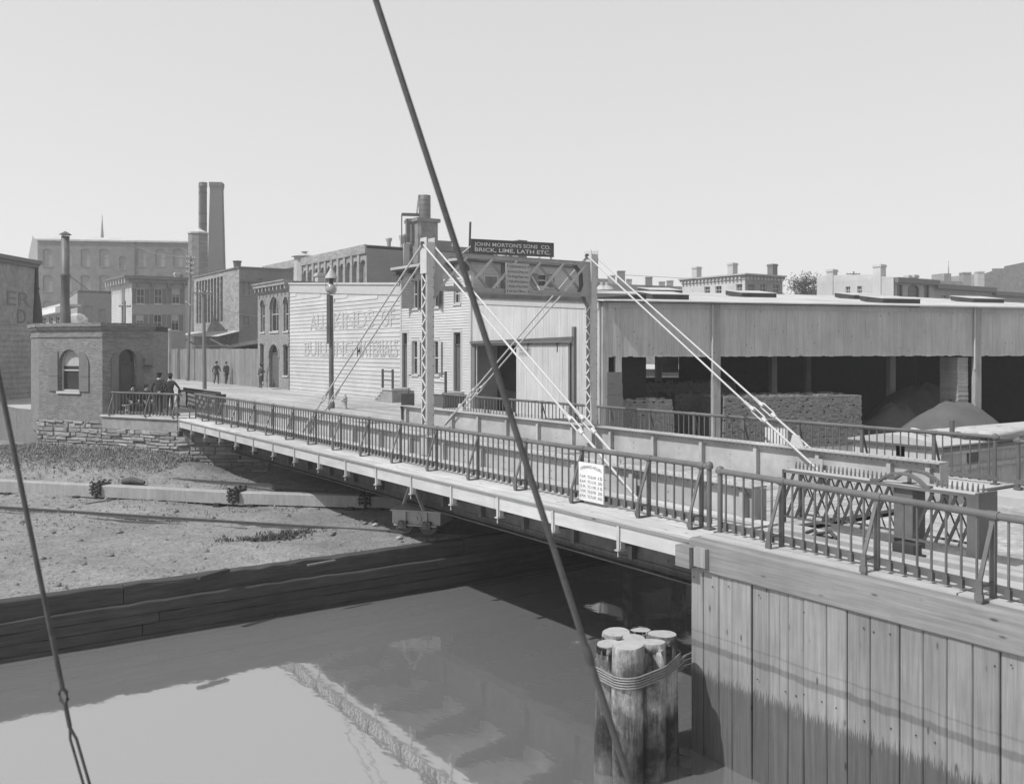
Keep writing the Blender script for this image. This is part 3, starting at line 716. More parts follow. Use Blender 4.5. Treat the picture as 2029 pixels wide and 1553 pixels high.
for i, (a, b, lb) in enumerate(segs):
    g = G(); za, zb_ = -2.10, -2.12; h = .40 - .02 * i; wd = .2; u = Vector((b[0] - a[0], b[1] - a[1], 0)).normalized(); n = Vector((-u.y, u.x, 0))
    c = .025; pr = [(-wd, 0), (wd, 0), (wd, h - c), (wd - c, h), (-wd + c, h), (-wd, h - c)]; vs = []
    for q, z in ((a, za), (b, zb_)):
        for o_, hh in pr: vs.append((q[0] + n.x * o_, q[1] + n.y * o_, z + hh + .06))
    g.add(vs, [(j, (j + 1) % 6, 6 + (j + 1) % 6, 6 + j) for j in range(6)] + [(0, 1, 2, 3, 4, 5), (6, 7, 8, 9, 10, 11)])
    mk('squared_timber', g, mt['timber'], None, lb, 'timber', 'chained timbers on the bank')
    for t, wh_ in ((.12, 'left'), (.5, 'centre'), (.9, 'right')):
        q = Vector((a[0], a[1], 0)).lerp(Vector((b[0], b[1], 0)), t); g = G(); g.obox((q.x, q.y), (n.x, n.y), .34, .1, -2.2, -2.035)
        mk('bearer_block', g, mt['darktimber'], None, 'short dark block under the ' + wh_ + (' end of ' if t != .5 else ' of ') + ['the leftmost chained timber', 'the middle chained timber', 'the timber near the bridge shadow', 'the shaded timber beneath the bridge'][i], 'block', 'bearers under the chained timbers')
for i, (q, lb) in enumerate((((6.12, 33.09), 'iron chain and clamp joining the two leftmost pale timbers'), ((9.42, 29.19), 'iron chain and clamp at the middle joint of the timber row'), ((12.54, 26.24), 'iron chain and clamp at the joint beside the bridge shadow'))):
    t = root('chain_coupling', lb, 'chain', (q[0], q[1], -2.0), 'chain couplings on the timbers')
    u = Vector((.64, -.77, 0)); n = Vector((.77, .64, 0)); C0 = Vector((q[0], q[1], -1.67))
    for k in range(10):
        for sd in (-1, 1):
            a_ = k / 9.; p = C0 + u * sd * (.10 + .03 * math.sin(k * 2.1)) + (n * (-.30 + .6 * a_ / .45) + Vector((0, 0, .06)) if a_ < .45 else n * .27 + Vector((0, 0, .05 - .5 * (a_ - .45)))) * 1.; p = Vector((2 * C0.x - p.x, 2 * C0.y - p.y, p.z)); g = G()
            w_, v_ = (u, n) if k % 2 else (Vector((0, 0, 1)), n)
            ring = [p + w_ * .065 * math.cos(x * math.pi / 4) + v_ * .085 * math.sin(x * math.pi / 4) for x in range(9)]
            g.tube(ring, .028, 5, False); mk('link', g, mt['irond'], t)
    g = G(); 
    for sd in (-1, 1): g.obox((q[0] + u.x * .17 * sd, q[1] + u.y * .17 * sd), (n.x, n.y), .222, .02, -2.0, -1.63)
    mk('clamp', g, mt['irond'], t)

# ================================================================== SIGNS
def letters(txt, fr, s0, s1, z0, h, n, mat, parent, name='lettering', arc=0., track=1.0, bold=0.0):
    cu = bpy.data.curves.new('lettering', 'FONT'); cu.body = txt; cu.size = 1; cu.resolution_u = 3; cu.space_character = track; cu.offset = bold
    o = bpy.data.objects.new('lettering', cu); COL.objects.link(o); bpy.context.view_layer.update()
    me = bpy.data.meshes.new_from_object(o); bpy.data.objects.remove(o); bpy.data.curves.remove(cu)
    xs = [v.co.x for v in me.vertices]; ys = [v.co.y for v in me.vertices]; xa, xb = min(xs), max(xs); ya, yb = min(ys + [0]), max(ys)
    if any(c.islower() for c in txt): yb = max(yb, .73)
    kx = (s1 - s0) / (xb - xa); kz = h / max(.01, (yb - max(ya, 0)) if ya > -.05 else yb)
    g = G(); vs = []
    for v in me.vertices:
        x = (v.co.x - xa) * kx; a = arc * (1 - ((x / (s1 - s0)) * 2 - 1) ** 2); vs.append(fr.P(s0 + x, z0 + v.co.y * kz + a, n))
    g.add(vs, [tuple(p.vertices) for p in me.polygons]); bpy.data.meshes.remove(me)
    return mk(name, g, mat, parent)
# ordinance board on the portal strut
fo = Fr((XN, YP - .14), (XF, YP - .14)); s0, s1, z0, z1 = fo.rect(1002, 1048, 522, 583)
t = root('notice_board', 'pale ordinance board lettered in dark script, hung in the middle of the bridge portal', 'sign', fo.P((s0 + s1) / 2, z0))
g = G(); fbox(g, fo, s0, s1, 0, .035, z0, z1); mk('board', g, mt['signg'], t)
h = z1 - z0; w = s1 - s0
for i, (tx, a, b) in enumerate((('ORDINANCE', .14, .86), ('Any Person Driving over', .05, .96), ('This Bridge Faster than', .05, .96), ('a Walk will be Subject to', .05, .96), ('a Penalty of Five Dollars', .05, .96), ('for Each Offence.', .14, .86))):
    letters(tx, fo, s0 + w * a, s0 + w * b, z1 - h * (.155 + .158 * i), h * .085, .037, mt['ink'], t, bold=.008)
g = G()
for a in (.04, .93):
    for b in (.09, .90): fbox(g, fo, s0 + w * a, s0 + w * a + .025, .036, .04, z0 + h * b - .03, z0 + h * b + .03)
mk('bolt', g, mt['ink'], t, kind='stuff')
# opening hours board leaning on the footwalk railing
fo = Fr((10.66, 16.), (10.66, 9.)); s0, d0 = fo.at(1147); s1, d1 = fo.at(1196); d_ = (d0 + d1) / 2; z0 = .06; z1 = .99
z1 = zz(912, d0) - .02; w = s1 - s0; h = z1 - z0
t = root('notice_board', 'white OPENING HOURS board standing on the footwalk against the near railing', 'sign', fo.P((s0 + s1) / 2, 0.01))
g = G(); fbox(g, fo, s0, s1, -.03, .0, z0, z1); mk('board', g, mt['signw'], t)
letters('OPENING HOURS', fo, s0 + w * .08, s0 + w * .93, z1 - h * .21, h * .075, .003, mt['ink'], t, arc=h * .075)
for i, (c1, c2, c3) in enumerate((('7 A.M.', 'TO 8 A.M.', '15'), ('8 A.M.', 'TO 12 M.', '30'), ('12 M.', 'TO 1 P.M.', '15'), ('1 P.M.', 'TO 6 P.M.', '30'), ('6 P.M.', 'TO 7 A.M.', 'ON CALL'))):
    zb = z1 - h * (.40 + .128 * i); k = h * .075
    letters(c1, fo, s0 + w * .06, s0 + w * .30, zb, k, .003, mt['ink'], t); letters(c2, fo, s0 + w * .37, s0 + w * .72, zb, k, .003, mt['ink'], t); letters(c3, fo, s0 + w * .79, s0 + w * .95, zb, k, .003, mt['ink'], t)
# white board tied outside the far railing
ff = Fr((19.33, 20), (19.33, 10)); s0, d0 = ff.at(1518); s1, d1 = ff.at(1562)
g = G(); fbox(g, ff, s0, s1, 0, .03, .02, .80); mk('notice_board', g, mt['signw'], None, 'blank white board tied behind the far footwalk railing', 'sign')

# ================================================================== EAST QUAY IRONWORK
er = root('quay_railing', 'grey iron railing on the near quay with sloping braces and round top rail', 'railing', (10.5, 6, 0))
fa, fbv = (10.66, 9.985), (9.98, 0.5)
Lr = math.hypot(fa[0] - fbv[0], fa[1] - fbv[1]); ur = ((fbv[0] - fa[0]) / Lr, (fbv[1] - fa[1]) / Lr)
def tpx(px, X_=10.45):
    fr_ = Fr(fa, fbv); return fr_.at(px)[0]
railing(fa, fbv, [tpx(1549), tpx(1738), tpx(1968), tpx(1968) * 2 - tpx(1738) + .1, tpx(1968) * 2 - tpx(1738) + 1.6], (ur[1], -ur[0]), 1.0, 0., .19, own=er, newel=(.06,))
fq = root('quay_railing', 'grey iron railing section on the far side of the quay beyond the lattice gate', 'railing', (18.5, 8, 0))
railing((19.1, 9.8), (18.4, 1.0), [.9, 2.7, 4.5, 6.3], (1, 0), 1.0, 0., .2, own=fq, newel=(.08,))
g = G(); g.box(18.9, 4., .0, 19.0, 9.5, .3); mk('toe_board', g, mt['iron'], fq)

def lattice_gate(name, label, o, u, L_, wd, h, mat, post_t=None, flip=1):
    t = root('road_gate', label, 'gate', (o[0], o[1], 0), None)
    n = (u[1] * flip, -u[0] * flip)
    def P_(a, b, z): return (o[0] + u[0] * a + n[0] * b, o[1] + u[1] * a + n[1] * b, z)
    def bx(g, a0, a1, b0, b1, z0, z1): g.hexa([P_(a0, b0, z0), P_(a1, b0, z0), P_(a1, b1, z0), P_(a0, b1, z0), P_(a0, b0, z1), P_(a1, b0, z1), P_(a1, b1, z1), P_(a0, b1, z1)])
    g = G(); bx(g, 0, L_, 0, wd, h - .03, h); mk('top_plate', g, mt['ironl'] if mat is mt['iron'] else mat, t)
    g = G(); bx(g, 0, L_, -.012, -.002, h - .05, h - .002); mk('edge_angle', g, mat, t); g = G(); bx(g, 0, L_, wd + .002, wd + .012, h - .05, h - .002); mk('edge_angle', g, mat, t)
    g = G(); bx(g, 0, L_, .0, .05, .07, .10); mk('bottom_angle', g, mat, t); g = G(); bx(g, 0, L_, wd - .05, wd, .07, .10); mk('bottom_angle', g, mat, t)
    g = G(); bx(g, L_, L_ + .05, -.02, wd + .02, -.02, h + .02); bx(g, L_ - .12, L_ - .001, -.016, .04, .0, h - .035); bx(g, L_ - .12, L_ - .001, wd - .04, wd + .016, .0, h - .035); mk('end_plate', g, mat, t)
    g = G(); bx(g, -.03, -.001, -.02, .05, -.02, h); mk('end_post', g, mat, t); g = G(); bx(g, -.03, -.001, wd - .05, wd + .02, -.02, h); mk('end_post', g, mat, t)
    st = .172; k = int((L_ - .2) / st)
    for i in range(-1, k + 1):
        a = .05 + i * st; a0, a1, z0, z1 = a, a + .31, .10, h - .04
        if a0 < .0: z0 = z0 + (0 - a0) / .31 * (z1 - z0); a0 = 0
        if a1 > L_ - .13: z1 = z0 + (L_ - .13 - a0) / (a1 - a0) * (z1 - z0); a1 = L_ - .13
        if a1 - a0 < .05 or (post_t is not None and a1 > post_t - .17 and a0 < post_t + .17): continue
        g = G(); g.bar(P_(a0, .012, z0), P_(a1, .012, z1), .045, .014, (n[0], n[1], 0)); mk('lattice_bar', g, mt['irond'] if mat is mt['iron'] else mat, t)
        g = G(); g.bar(P_(a1, wd - .012, z0), P_(a0, wd - .012, z1), .022, .012, (n[0], n[1], 0)); mk('lattice_bar', g, mat, t)
    if post_t is not None:
        g = G(); bx(g, post_t - .15, post_t + .15, .06, wd - .06, -.19, h - .035); bx(g, post_t - .07, post_t + .07, wd * .5 - .08, wd * .5 + .08, h + .0, h + .015); mk('pivot_post', g, mat, t)
        for b in (.03, wd - .03):
            pr = [(-.50, h + .015), (-.36, h + .02), (-.26, h + .09), (-.14, h + .145), (0, h + .165), (.14, h + .15), (.26, h + .095), (.36, h + .02), (.46, h + .015)]; g = G()
            for (a0, z0), (a1, z1) in zip(pr, pr[1:]): g.bar(P_(post_t + a0, b, z0), P_(post_t + a1, b, z1), .09, .035, (0, 0, 1))
            mk('guard_strap', g, mat, t)
        g = G(); g.tube([P_(post_t, wd / 2, h - .02), P_(post_t, wd / 2, h + .20)], .03, 8); mk('pivot_pin', g, mat, t)
    g = G(); g.tube([(0, 0, 0), (0, 0, .05), (.01, 0, .115)], [.018, .016, .008], 5); sp = mesh('spike', g, mat)
    a = .04
    while a < L_ - .02:
        if post_t is None or abs(a - post_t) > .40: inst('spike', sp, t, P_(a, wd * .55, h))
        a += .075
    return t
lattice_gate('road_gate', 'open spiked lattice gate with pivot post beside the near footwalk', (12.3, 10.05), (0, -1), 3.22, .44, .85, mt['iron'], 2.1, -1)
lattice_gate('road_gate', 'open dark lattice gate beyond the far end of the near footwalk', (12.05, 46.2), (0, -1), 6.0, .4, .86, mt['irond'], None, -1)
lattice_gate('road_gate', 'dark gate seen end on beyond the far girder, beside the wooden stoop', (17.62 + .47 * 3, 33.7 + .883 * 3), (-.47, -.883), 3., .5, 1.0, mt['irond'], None, -1)
g = G(); g.bar((12.0, 10.4, -.14), (11.6, 4., -.0), .08, .06); 
g = G(); g.box(11.55, 3., -.03, 11.60, 9.7, .03); mk('guide_rail', g, mt['strut'], None, 'flat iron guide rail let into the pavement before the lattice gate', 'rail')
g = G(); g.obox((11.75, 7.5), (0, 1), .16, .1, -.03, .14); g.obox((11.75, 7.5), (0, 1), .2, .14, -.03, .0); mk('gate_stop', g, mt['irond'], None, 'small black iron stop on the pavement below the gate post', 'gate stop')
g = G(); g.tube([(11.7, 9.15, .02), (11.72, 9.0, .09), (11.65, 8.9, .05), (11.75, 8.75, .1), (11.7, 8.6, .02)], .03, 6); g.obox((11.7, 8.85), (0, 1), .15, .06, -.03, .03); mk('gate_latch', g, mt['irond'], None, 'black iron latch lying on the pavement behind the quay railing', 'latch')

# ------------------------------------------------------------------ pile dolphin and its lashing
dl = root('pile_dolphin', 'cluster of sawn round piles bound with wire, standing in the water by the timber wall', 'dolphin', (8.8, 9.7, -4.2))
PL = [(1245, 1277, .205, 12.3), (1292, 1271, .18, 12.55), (1206, 1274, .175, 12.72), (1256, 1263, .17, 12.85), (1222, 1251, .2, 13.15), (1269, 1248, .15, 13.45), (1313, 1255, .21, 13.0)]
ring_pts = []
for i, (px, py, r_, d_) in enumerate(PL):
    d_ += .55; r_ *= 1.04; x, y = pd(px, d_); zt = zz(py, d_); g = G(); rr = random.Random(i + 5); n_ = 18; vs = []; lx, ly = (x - 8.8) * .03, (y - 9.7) * .03
    zs = [-4.3, -3.4, -2.8, -2.2, -1.8, -1.4, zt - .12, zt - .03, zt]
    ph = [rr.uniform(0, 6.28) for _ in range(4)]
    for z in zs:
        for j in range(n_):
            th = 2 * math.pi * j / n_
            q = r_ * (1 + .05 * math.sin(2 * th + ph[0] + z) + .03 * math.sin(3 * th + ph[1] + 2 * z) + .02 * math.sin(5 * th + ph[2]) + rr.uniform(-.012, .012)) * (.95 if z == zt else 1) * (1 + .02 * (zt - z))
            tilt = .05 * r_ * math.cos(th + ph[3]) if z == zt or z == zt - .03 else 0
            vs.append((x + q * math.cos(th) + lx * (zt - z), y + q * math.sin(th) + ly * (zt - z), z + tilt))
    k_ = len(zs); g.add(vs, [(a * n_ + j, a * n_ + (j + 1) % n_, (a + 1) * n_ + (j + 1) % n_, (a + 1) * n_ + j) for a in range(k_ - 1) for j in range(n_)], True)
    g.m = 1; g.add(vs[-n_:], [tuple(range(n_))])
    mk('pile', g, [mt['pile'], mt['pileend']], dl)
    for j in range(16):
        th = 2 * math.pi * j / 16; ring_pts.append((x + (r_ * 1.06 + .02) * math.cos(th), y + (r_ * 1.06 + .02) * math.sin(th)))
def hull(p):
    p = sorted(set(p)); lo = []; up = []
    for q in p:
        while len(lo) > 1 and (lo[-1][0] - lo[-2][0]) * (q[1] - lo[-2][1]) - (lo[-1][1] - lo[-2][1]) * (q[0] - lo[-2][0]) <= 0: lo.pop()
        lo.append(q)
    for q in reversed(p):
        while len(up) > 1 and (up[-1][0] - up[-2][0]) * (q[1] - up[-2][1]) - (up[-1][1] - up[-2][1]) * (q[0] - up[-2][0]) <= 0: up.pop()
        up.append(q)
    return lo[:-1] + up[:-1]
HP = hull(ring_pts)
for k in range(5):
    g = G(); zc = -1.64 - .04 * k; cx, cy = sum(p[0] for p in HP) / len(HP), sum(p[1] for p in HP) / len(HP)
    pts = [(p[0] + (p[0] - cx) * .01, p[1] + (p[1] - cy) * .01, zc + .05 * math.sin(math.atan2(p[1] - cy, p[0] - cx) * 1 + 2.2 + .1 * k)) for p in HP]; g.tube(pts + pts[:1], .012, 6, False); mk('wire_turn', g, mt['wire'], dl)
for k in range(3):
    g = G(); g.tube([p3(1330, 1326 + 6 * k, 13.6), p3(1344, 1312 + 8 * k, 13.8), p3(1357, 1300 + 10 * k, 14.0), p3(1372, 1294 + 11 * k, 14.5)], .022, 6); mk('wire_tail', g, mt['wire'], dl)
# piles seen beyond the bridge shadow; slender post added for a light strip
for i, (x, y, r_, zt, lb) in enumerate(((18.9, 19.2, .22, -1.1, 'left ragged pile of the pair beyond the bridge shadow'), (19.7, 18.9, .25, -1.0, 'right ragged pile of the pair beyond the bridge shadow'), (17.4, 19.7, .13, -1.5, 'slender post standing in the dark water under the bridge'))):
    g = G(); g.tube([(x, y, -4), (x, y, -2), (x + .02, y, zt)], [r_ * 1.05, r_, r_ * .96], 12); mk('mooring_pile', g, [mt['pile']], None, lb, 'pile', 'mooring piles under the far side of the bridge')

# ------------------------------------------------------------------ stays of the vessel the view is taken from
a, b = p3(745, 0, 3.6), p3(1236, 1512, 3.3); d = b - a
g = G(); g.tube([a - d * .6, a, a + d * .25 + Vector((.0, .0, .006)), a + d * .5, a + d * .8, b, b + d * .55], .0122, 8)
st = root('stay_cable', 'thick dark wire stay slanting down across the whole view', 'cable', tuple(b + d * .55)); mk('wire', g, mt['rope'], st)
c = a + d * .868; g = G(); g.tube([c - d * .012, c - d * .004, c + d * .006, c + d * .012], [.0135, .017, .017, .0135], 8); mk('seizing', g, mt['rope'], st)
a, b, c, e = p3(-40, 560, 3.2), p3(124, 1362, 3.2), p3(139, 1440, 3.2), p3(160, 1512, 3.2); d = b - a
st = root('stay_cable', 'thin stay at the lower left with a shackle hook and turnbuckle', 'cable', tuple(e + (e - c) * 3))
g = G(); g.tube([a - d, a, a + d * .5, b], .0085, 8); mk('wire', g, mt['rope'], st)
g = G(); sd = Vector((RX, RY, 0)) * .012; m_ = p3(128, 1385, 3.2)
g.tube([b, b + sd + (m_ - b) * .4, m_ + sd * .9, m_ + (m_ - b) * .5, m_ - sd * 1.1, b - sd * 1.2 + (m_ - b) * .4, b], .006, 6); mk('shackle', g, mt['irond'], st)
g = G(); g.tube([m_ + (m_ - b) * .3, c], .0075, 8); mk('hook_shank', g, mt['irond'], st)
g = G(); sd = sd * .9; f_ = e + (e - c) * 1.2
for s_ in (-1, 1): g.tube([c, c + (f_ - c) * .15 + sd * s_, c + (f_ - c) * .85 + sd * s_, f_], .005, 6)
g.tube([f_, f_ + (e - c) * 3], .008, 8); mk('turnbuckle', g, mt['irond'], st)

# ================================================================== BUILDINGS: shared builders
def face(parent, fr, outline, wins, mat, depth=.14, wname='wall', trim='trim', glass='glass'):
    holes = []
    for w in wins:
        s0, s1, z0, z1, st = w
        holes.append(archp(s0, s1, z0, z1, 8, None if 'A' in st else (s1 - s0) * .22) if ('A' in st or 'a' in st) else rectp(s0, s1, z0, z1))
    g = G(); holed(g, fr, outline, holes, depth); wall = mk(wname, g, mat, parent)
    for w, hp in zip(wins, holes):
        s0, s1, z0, z1, st = w; tw_ = min(.07, (s1 - s0) * .09); c = (s0 + s1) / 2
        if 'o' in st:                           # plain opening
            continue
        g = G(); ringp(g, fr, hp, tw_, -depth, -depth + .05)
        tm = mt['trimd'] if 'k' in st else mt[trim]
        if 'd' in st:
            fbox(g, fr, s0, s1, -depth - .01, -depth + .05, z0 + (z1 - z0) * .78, z0 + (z1 - z0) * .78 + .07); wn = mk('door', g, tm, parent)
            g = G(); fbox(g, fr, s0 + tw_, s1 - tw_, -depth - .03, -depth + .0, z0, z0 + (z1 - z0) * .78 - .004); 
            for q in (.08, .45): fbox(g, fr, s0 + tw_ + .1, s1 - tw_ - .1, -depth + .002, -depth + .015, z0 + (z1 - z0) * q, z0 + (z1 - z0) * (q + .27))
            mk('door_leaf', g, mt['trimd'], wn)
            g = G(); flat(g, fr, hp, -depth - .035); mk('pane', g, mt[glass], wn)
        elif 'c' in st:                         # closed shutters
            wn = mk('window', g, tm, parent)
            for a, b in ((s0 + tw_, c - .01), (c + .01, s1 - tw_)):
                g = G(); fbox(g, fr, a, b, -depth, -depth + .035, z0 + tw_, z1 - tw_); mk('shutter', g, mt['shutter'], wn)
        else:
            if 'm' not in st: fbox(g, fr, s0 + tw_, s1 - tw_, -depth - .005, -depth + .035, (z0 + z1) / 2 - .03, (z0 + z1) / 2 + .03)
            if 'v' in st: fbox(g, fr, c - .02, c + .02, -depth - .005, -depth + .025, z0, z1)
            wn = mk('window', g, tm, parent)
            g = G(); flat(g, fr, hp, -depth - .01); mk('pane', g, mt[glass], wn)
            if 'b' in st:
                g = G(); fbox(g, fr, s0 + tw_, s1 - tw_, -depth - .008, -depth - .002, (z0 + z1) / 2 + (z1 - z0) * .1, z1 - tw_); mk('blind', g, mt['canvas'], wn)
        if 'n' not in st and 'd' not in st:
            g = G(); fbox(g, fr, s0 - .08, s1 + .08, -.02, .07, z0 - .11, z0 - .003); mk('sill', g, mt[trim], wn)
        if 's' in st:                           # open shutters flat on the wall
            q = (s1 - s0) / 2
            for a, b in ((s0 - q - .02, s0 - .02), (s1 + .02, s1 + q + .02)):
                g = G(); fbox(g, fr, a, b, .004, .04, z0 + .02, z1 - .02); fbox(g, fr, a + .06, b - .06, .041, .052, z0 + .1, (z0 + z1) / 2 - .04); fbox(g, fr, a + .06, b - .06, .041, .052, (z0 + z1) / 2 + .04, z1 - .1)
                mk('shutter', g, mt['trim'] if 'w' in st else mt['shutter'], wn)
    return wall
def roofslab(parent, poly, z0, z1, mat, name='roof'):
    g = G(); g.prism(poly, z0, z1); return mk(name, g, mat, parent)
def clapboards(parent, fr, s0, s1, z0, z1, pitch, mat, holes=(), name='clapboarding', n=0.):
    g = G(); z = z0
    while z < z1 - .01:
        zt = min(z + pitch, z1); cuts = [(s0, s1)]
        for (a, b, c, d) in holes:
            if zt > c and z < d:
                nc = []
                for (p, q) in cuts:
                    if b <= p or a >= q: nc.append((p, q))
                    else:
                        if a - p > .01: nc.append((p, a))
                        if q - b > .01: nc.append((b, q))
                cuts = nc
        for p, q in cuts:
            g.add([fr.P(p, z, n + .034), fr.P(q, z, n + .034), fr.P(q, zt, n + .006), fr.P(p, zt, n + .006), fr.P(p, z, n), fr.P(q, z, n)], [(0, 1, 2, 3), (0, 4, 5, 1)])
        z += pitch
    return mk(name, g, mat, parent, kind='stuff')
def chimney(parent, c, u, w, z0, z1, mat, name='chimney'):
    g = G(); g.obox(c, u, w / 2, w / 2, z0, z1 - .25); g.obox(c, u, w / 2 + .07, w / 2 + .07, z1 - .25, z1 - .1); g.obox(c, u, w / 2 + .02, w / 2 + .02, z1 - .1, z1); return mk(name, g, mat, parent)

# ------------------------------------------------------------------ bridge tender's brick house
P3, P2, P1, P4 = (5.98, 46.2), (8.0, 42.9), (10.2, 43.3), pd(62, 43.7)
hs = root('bridge_house', 'small brick bridge house with arched shuttered windows beside the west abutment', 'house', (8, 45, 0))
fl, f2, f0 = Fr(P3, P2), Fr(P2, P1), Fr(P4, P3)
bk = brickm('house_brick', .17, fl, .072, .21, 1.35); bk2 = brickm('house_brick_east', .17, f2, .072, .21, 1.35); bk0 = brickm('house_brick_south', .17, f0, .072, .21, 1.35)
ZT = 3.93; wl = fl.rect(117, 158, 692, 775); wr = f2.rect(236, 270, 692, 822)
face(hs, fl, rectp(0, fl.L, -.30, ZT), [(*wl, 'Ab')], bk, .22)
face(hs, f2, rectp(0, f2.L, -.06, ZT), [(wr[0], wr[1], .02, wr[3], 'Adk')], bk2, .25)
face(hs, f0, rectp(0, f0.L, -.9, ZT), [], bk0)
g = G(); g.prism([P4, (P4[0] + 3, P4[1] + 2), (P1[0] + 1.5, P1[1] + 3.5), P1, (P1[0] - .3, P1[1] + .3), (8.2, 43.6), (6.4, 46.4)], ZT - .3, ZT - .05); mk('roof', g, mt['tar'], hs)
g = G(); fbox(g, Fr(P1, (P1[0] + 1.5, P1[1] + 3.5)), 0, 3.8, -.2, 0, -.1, ZT); mk('wall', g, bk2, hs)
for z0, z1, n in ((ZT - .30, ZT - .23, .05), (ZT - .23, ZT - .12, .10), (ZT - .12, ZT + .03, .16), (ZT - .58, ZT - .50, .04)):
    g = G()
    for fr_ in (f0, fl, f2): fbox(g, fr_, -n * .5, fr_.L + n * .5, -.05, n, z0 + .001, z1)
    mk('cornice', g, bk, hs)
def arch_shutter(fr_, a, b, z0, z1, left):
    r_ = (b - a); pts = [(a, z0), (b, z0)]
    pts += ([(b, z1 - r_)] + [(b - r_ + r_ * math.cos(t * math.pi / 12), z1 - r_ + r_ * math.sin(t * math.pi / 12)) for t in range(1, 7)] if left else [(b, z1 - .0)] + [(a + r_ - r_ * math.sin(t * math.pi / 12), z1 - r_ + r_ * math.cos(t * math.pi / 12)) for t in range(0, 7)])
    g = G(); flat(g, fr_, pts, .05); n_ = len(pts); g.add([fr_.P(p[0], p[1], .05) for p in pts] + [fr_.P(p[0], p[1], .004) for p in pts], [(i, (i + 1) % n_, n_ + (i + 1) % n_, n_ + i) for i in range(n_)])
    fbox(g, fr_, a, b, .051, .065, z0 + (z1 - z0) * .38, z0 + (z1 - z0) * .38 + .05)
    return g
q = (wl[1] - wl[0]) * .45
mk('shutter', arch_shutter(fl, wl[0] - q - .02, wl[0] - .02, wl[2], wl[3] - .1, False), bk if False else mt['shutter'], hs)
mk('shutter', arch_shutter(fl, wl[1] + .02, wl[1] + q + .02, wl[2], wl[3] - .1, True), mt['shutter'], hs)
q = (wr[1] - wr[0]) * .42
mk('shutter', arch_shutter(f2, wr[0] - q - .02, wr[0] - .02, .1, wr[3] - .15, False), mt['shutter'], hs)
mk('shutter', arch_shutter(f2, wr[1] + .02, wr[1] + q + .02, .1, wr[3] - .15, True), mt['shutter'], hs)
g = G(); a_ = f2.rect(284, 302, 711, 723); fbox(g, f2, a_[0], a_[1], .01, .22, a_[2], a_[3]); fbox(g, f2, a_[0] - .05, a_[1] + .05, .0, .26, a_[2] - .1, a_[2] - .06); mk('wall_box', g, mt['shutter'], hs)
sx, sy = pd(130, 45.6); g = G(); zt = zz(468, 45.6); g.lathe((sx, sy, 0), [(.26, ZT - .1), (.24, ZT + .8), (.20, ZT + 1.1), (.20, zz(548, 45.6)), (.22, zz(547, 45.6)), (.22, zz(543, 45.6)), (.20, zz(542, 45.6)), (.19, zt), (.17, zt), (.17, zt - 1)], 16)
sk = root('smokestack', 'tall sheet iron smokestack with conical cap rising behind the bridge house roof', 'smokestack', (sx, sy, ZT - .1)); mk('pipe', g, mt['iron'], sk)
g = G(); g.lathe((sx, sy, zt), [(.30, .07), (.16, .16), (.02, .24), (.0, .24)], 14); g.lathe((sx, sy, zt), [(.30, .07), (.0, .09)], 14); mk('cap', g, mt['iron'], sk)
g = G()
for j in range(3):
    t = j * 2.09; g.tube([(sx + .17 * math.cos(t), sy + .17 * math.sin(t), zt - .1), (sx + .2 * math.cos(t), sy + .2 * math.sin(t), zt + .1)], .012, 5)
mk('cap_strut', g, mt['irond'], sk, kind='stuff')
q = pd(168, 47.); g = G(); g.tube([(sx + .15, sy, zz(545, 45.6)), (q[0] + .2, q[1], zz(575, 47))], .012, 5); mk('guy_wire', g, mt['irond'], sk)
# steam
def steam():
    m = bpy.data.materials.new('steam_puff'); m.use_nodes = True; t = m.node_tree; t.nodes.clear(); o = t.nodes.new('ShaderNodeOutputMaterial'); v = t.nodes.new('ShaderNodeVolumePrincipled')
    v.inputs['Density'].default_value = 6; v.inputs['Color'].default_value = (.95, .95, .95, 1); t.links.new(v.outputs[0], o.inputs['Volume']); return m
sx, sy = pd(153, 46.2); g = G(); g.blob((sx, sy, zz(631, 46.2)), .42, .3, .26, 4, 14, 9, .12); q = pd(140, 46.0); g.blob((q[0], q[1], zz(637, 46)), .34, .25, .14, 9, 12, 8, .12)
[g.blob((*pd(px_, 46.), zz(py_, 46)), r_, r_ * .8, r_ * .8, px_, 12, 8, .2) for px_, py_, r_ in ((146, 633, .2), (160, 628, .22), (168, 633, .18), (172, 639, .12))]; g.f = [f_[::-1] for f_ in g.f]; mk('steam', g, steam(), None, 'small white puff of steam above the bridge house roof', 'steam', kind='stuff')
# abutment railing in front of the house
ar = root('abutment_railing', 'iron railing on the west abutment in front of the bridge house', 'railing', (9.2, 41, 0))
a_, b_ = frA.P(.42, 0, -.12), frA.P(frA.L - .03, 0, -.12); fA2 = Fr(a_[:2], b_[:2])
railing(a_[:2], b_[:2], [.12, fA2.at(297)[0], fA2.L - .12], frA.n, 1.0, .02, .2, own=ar)

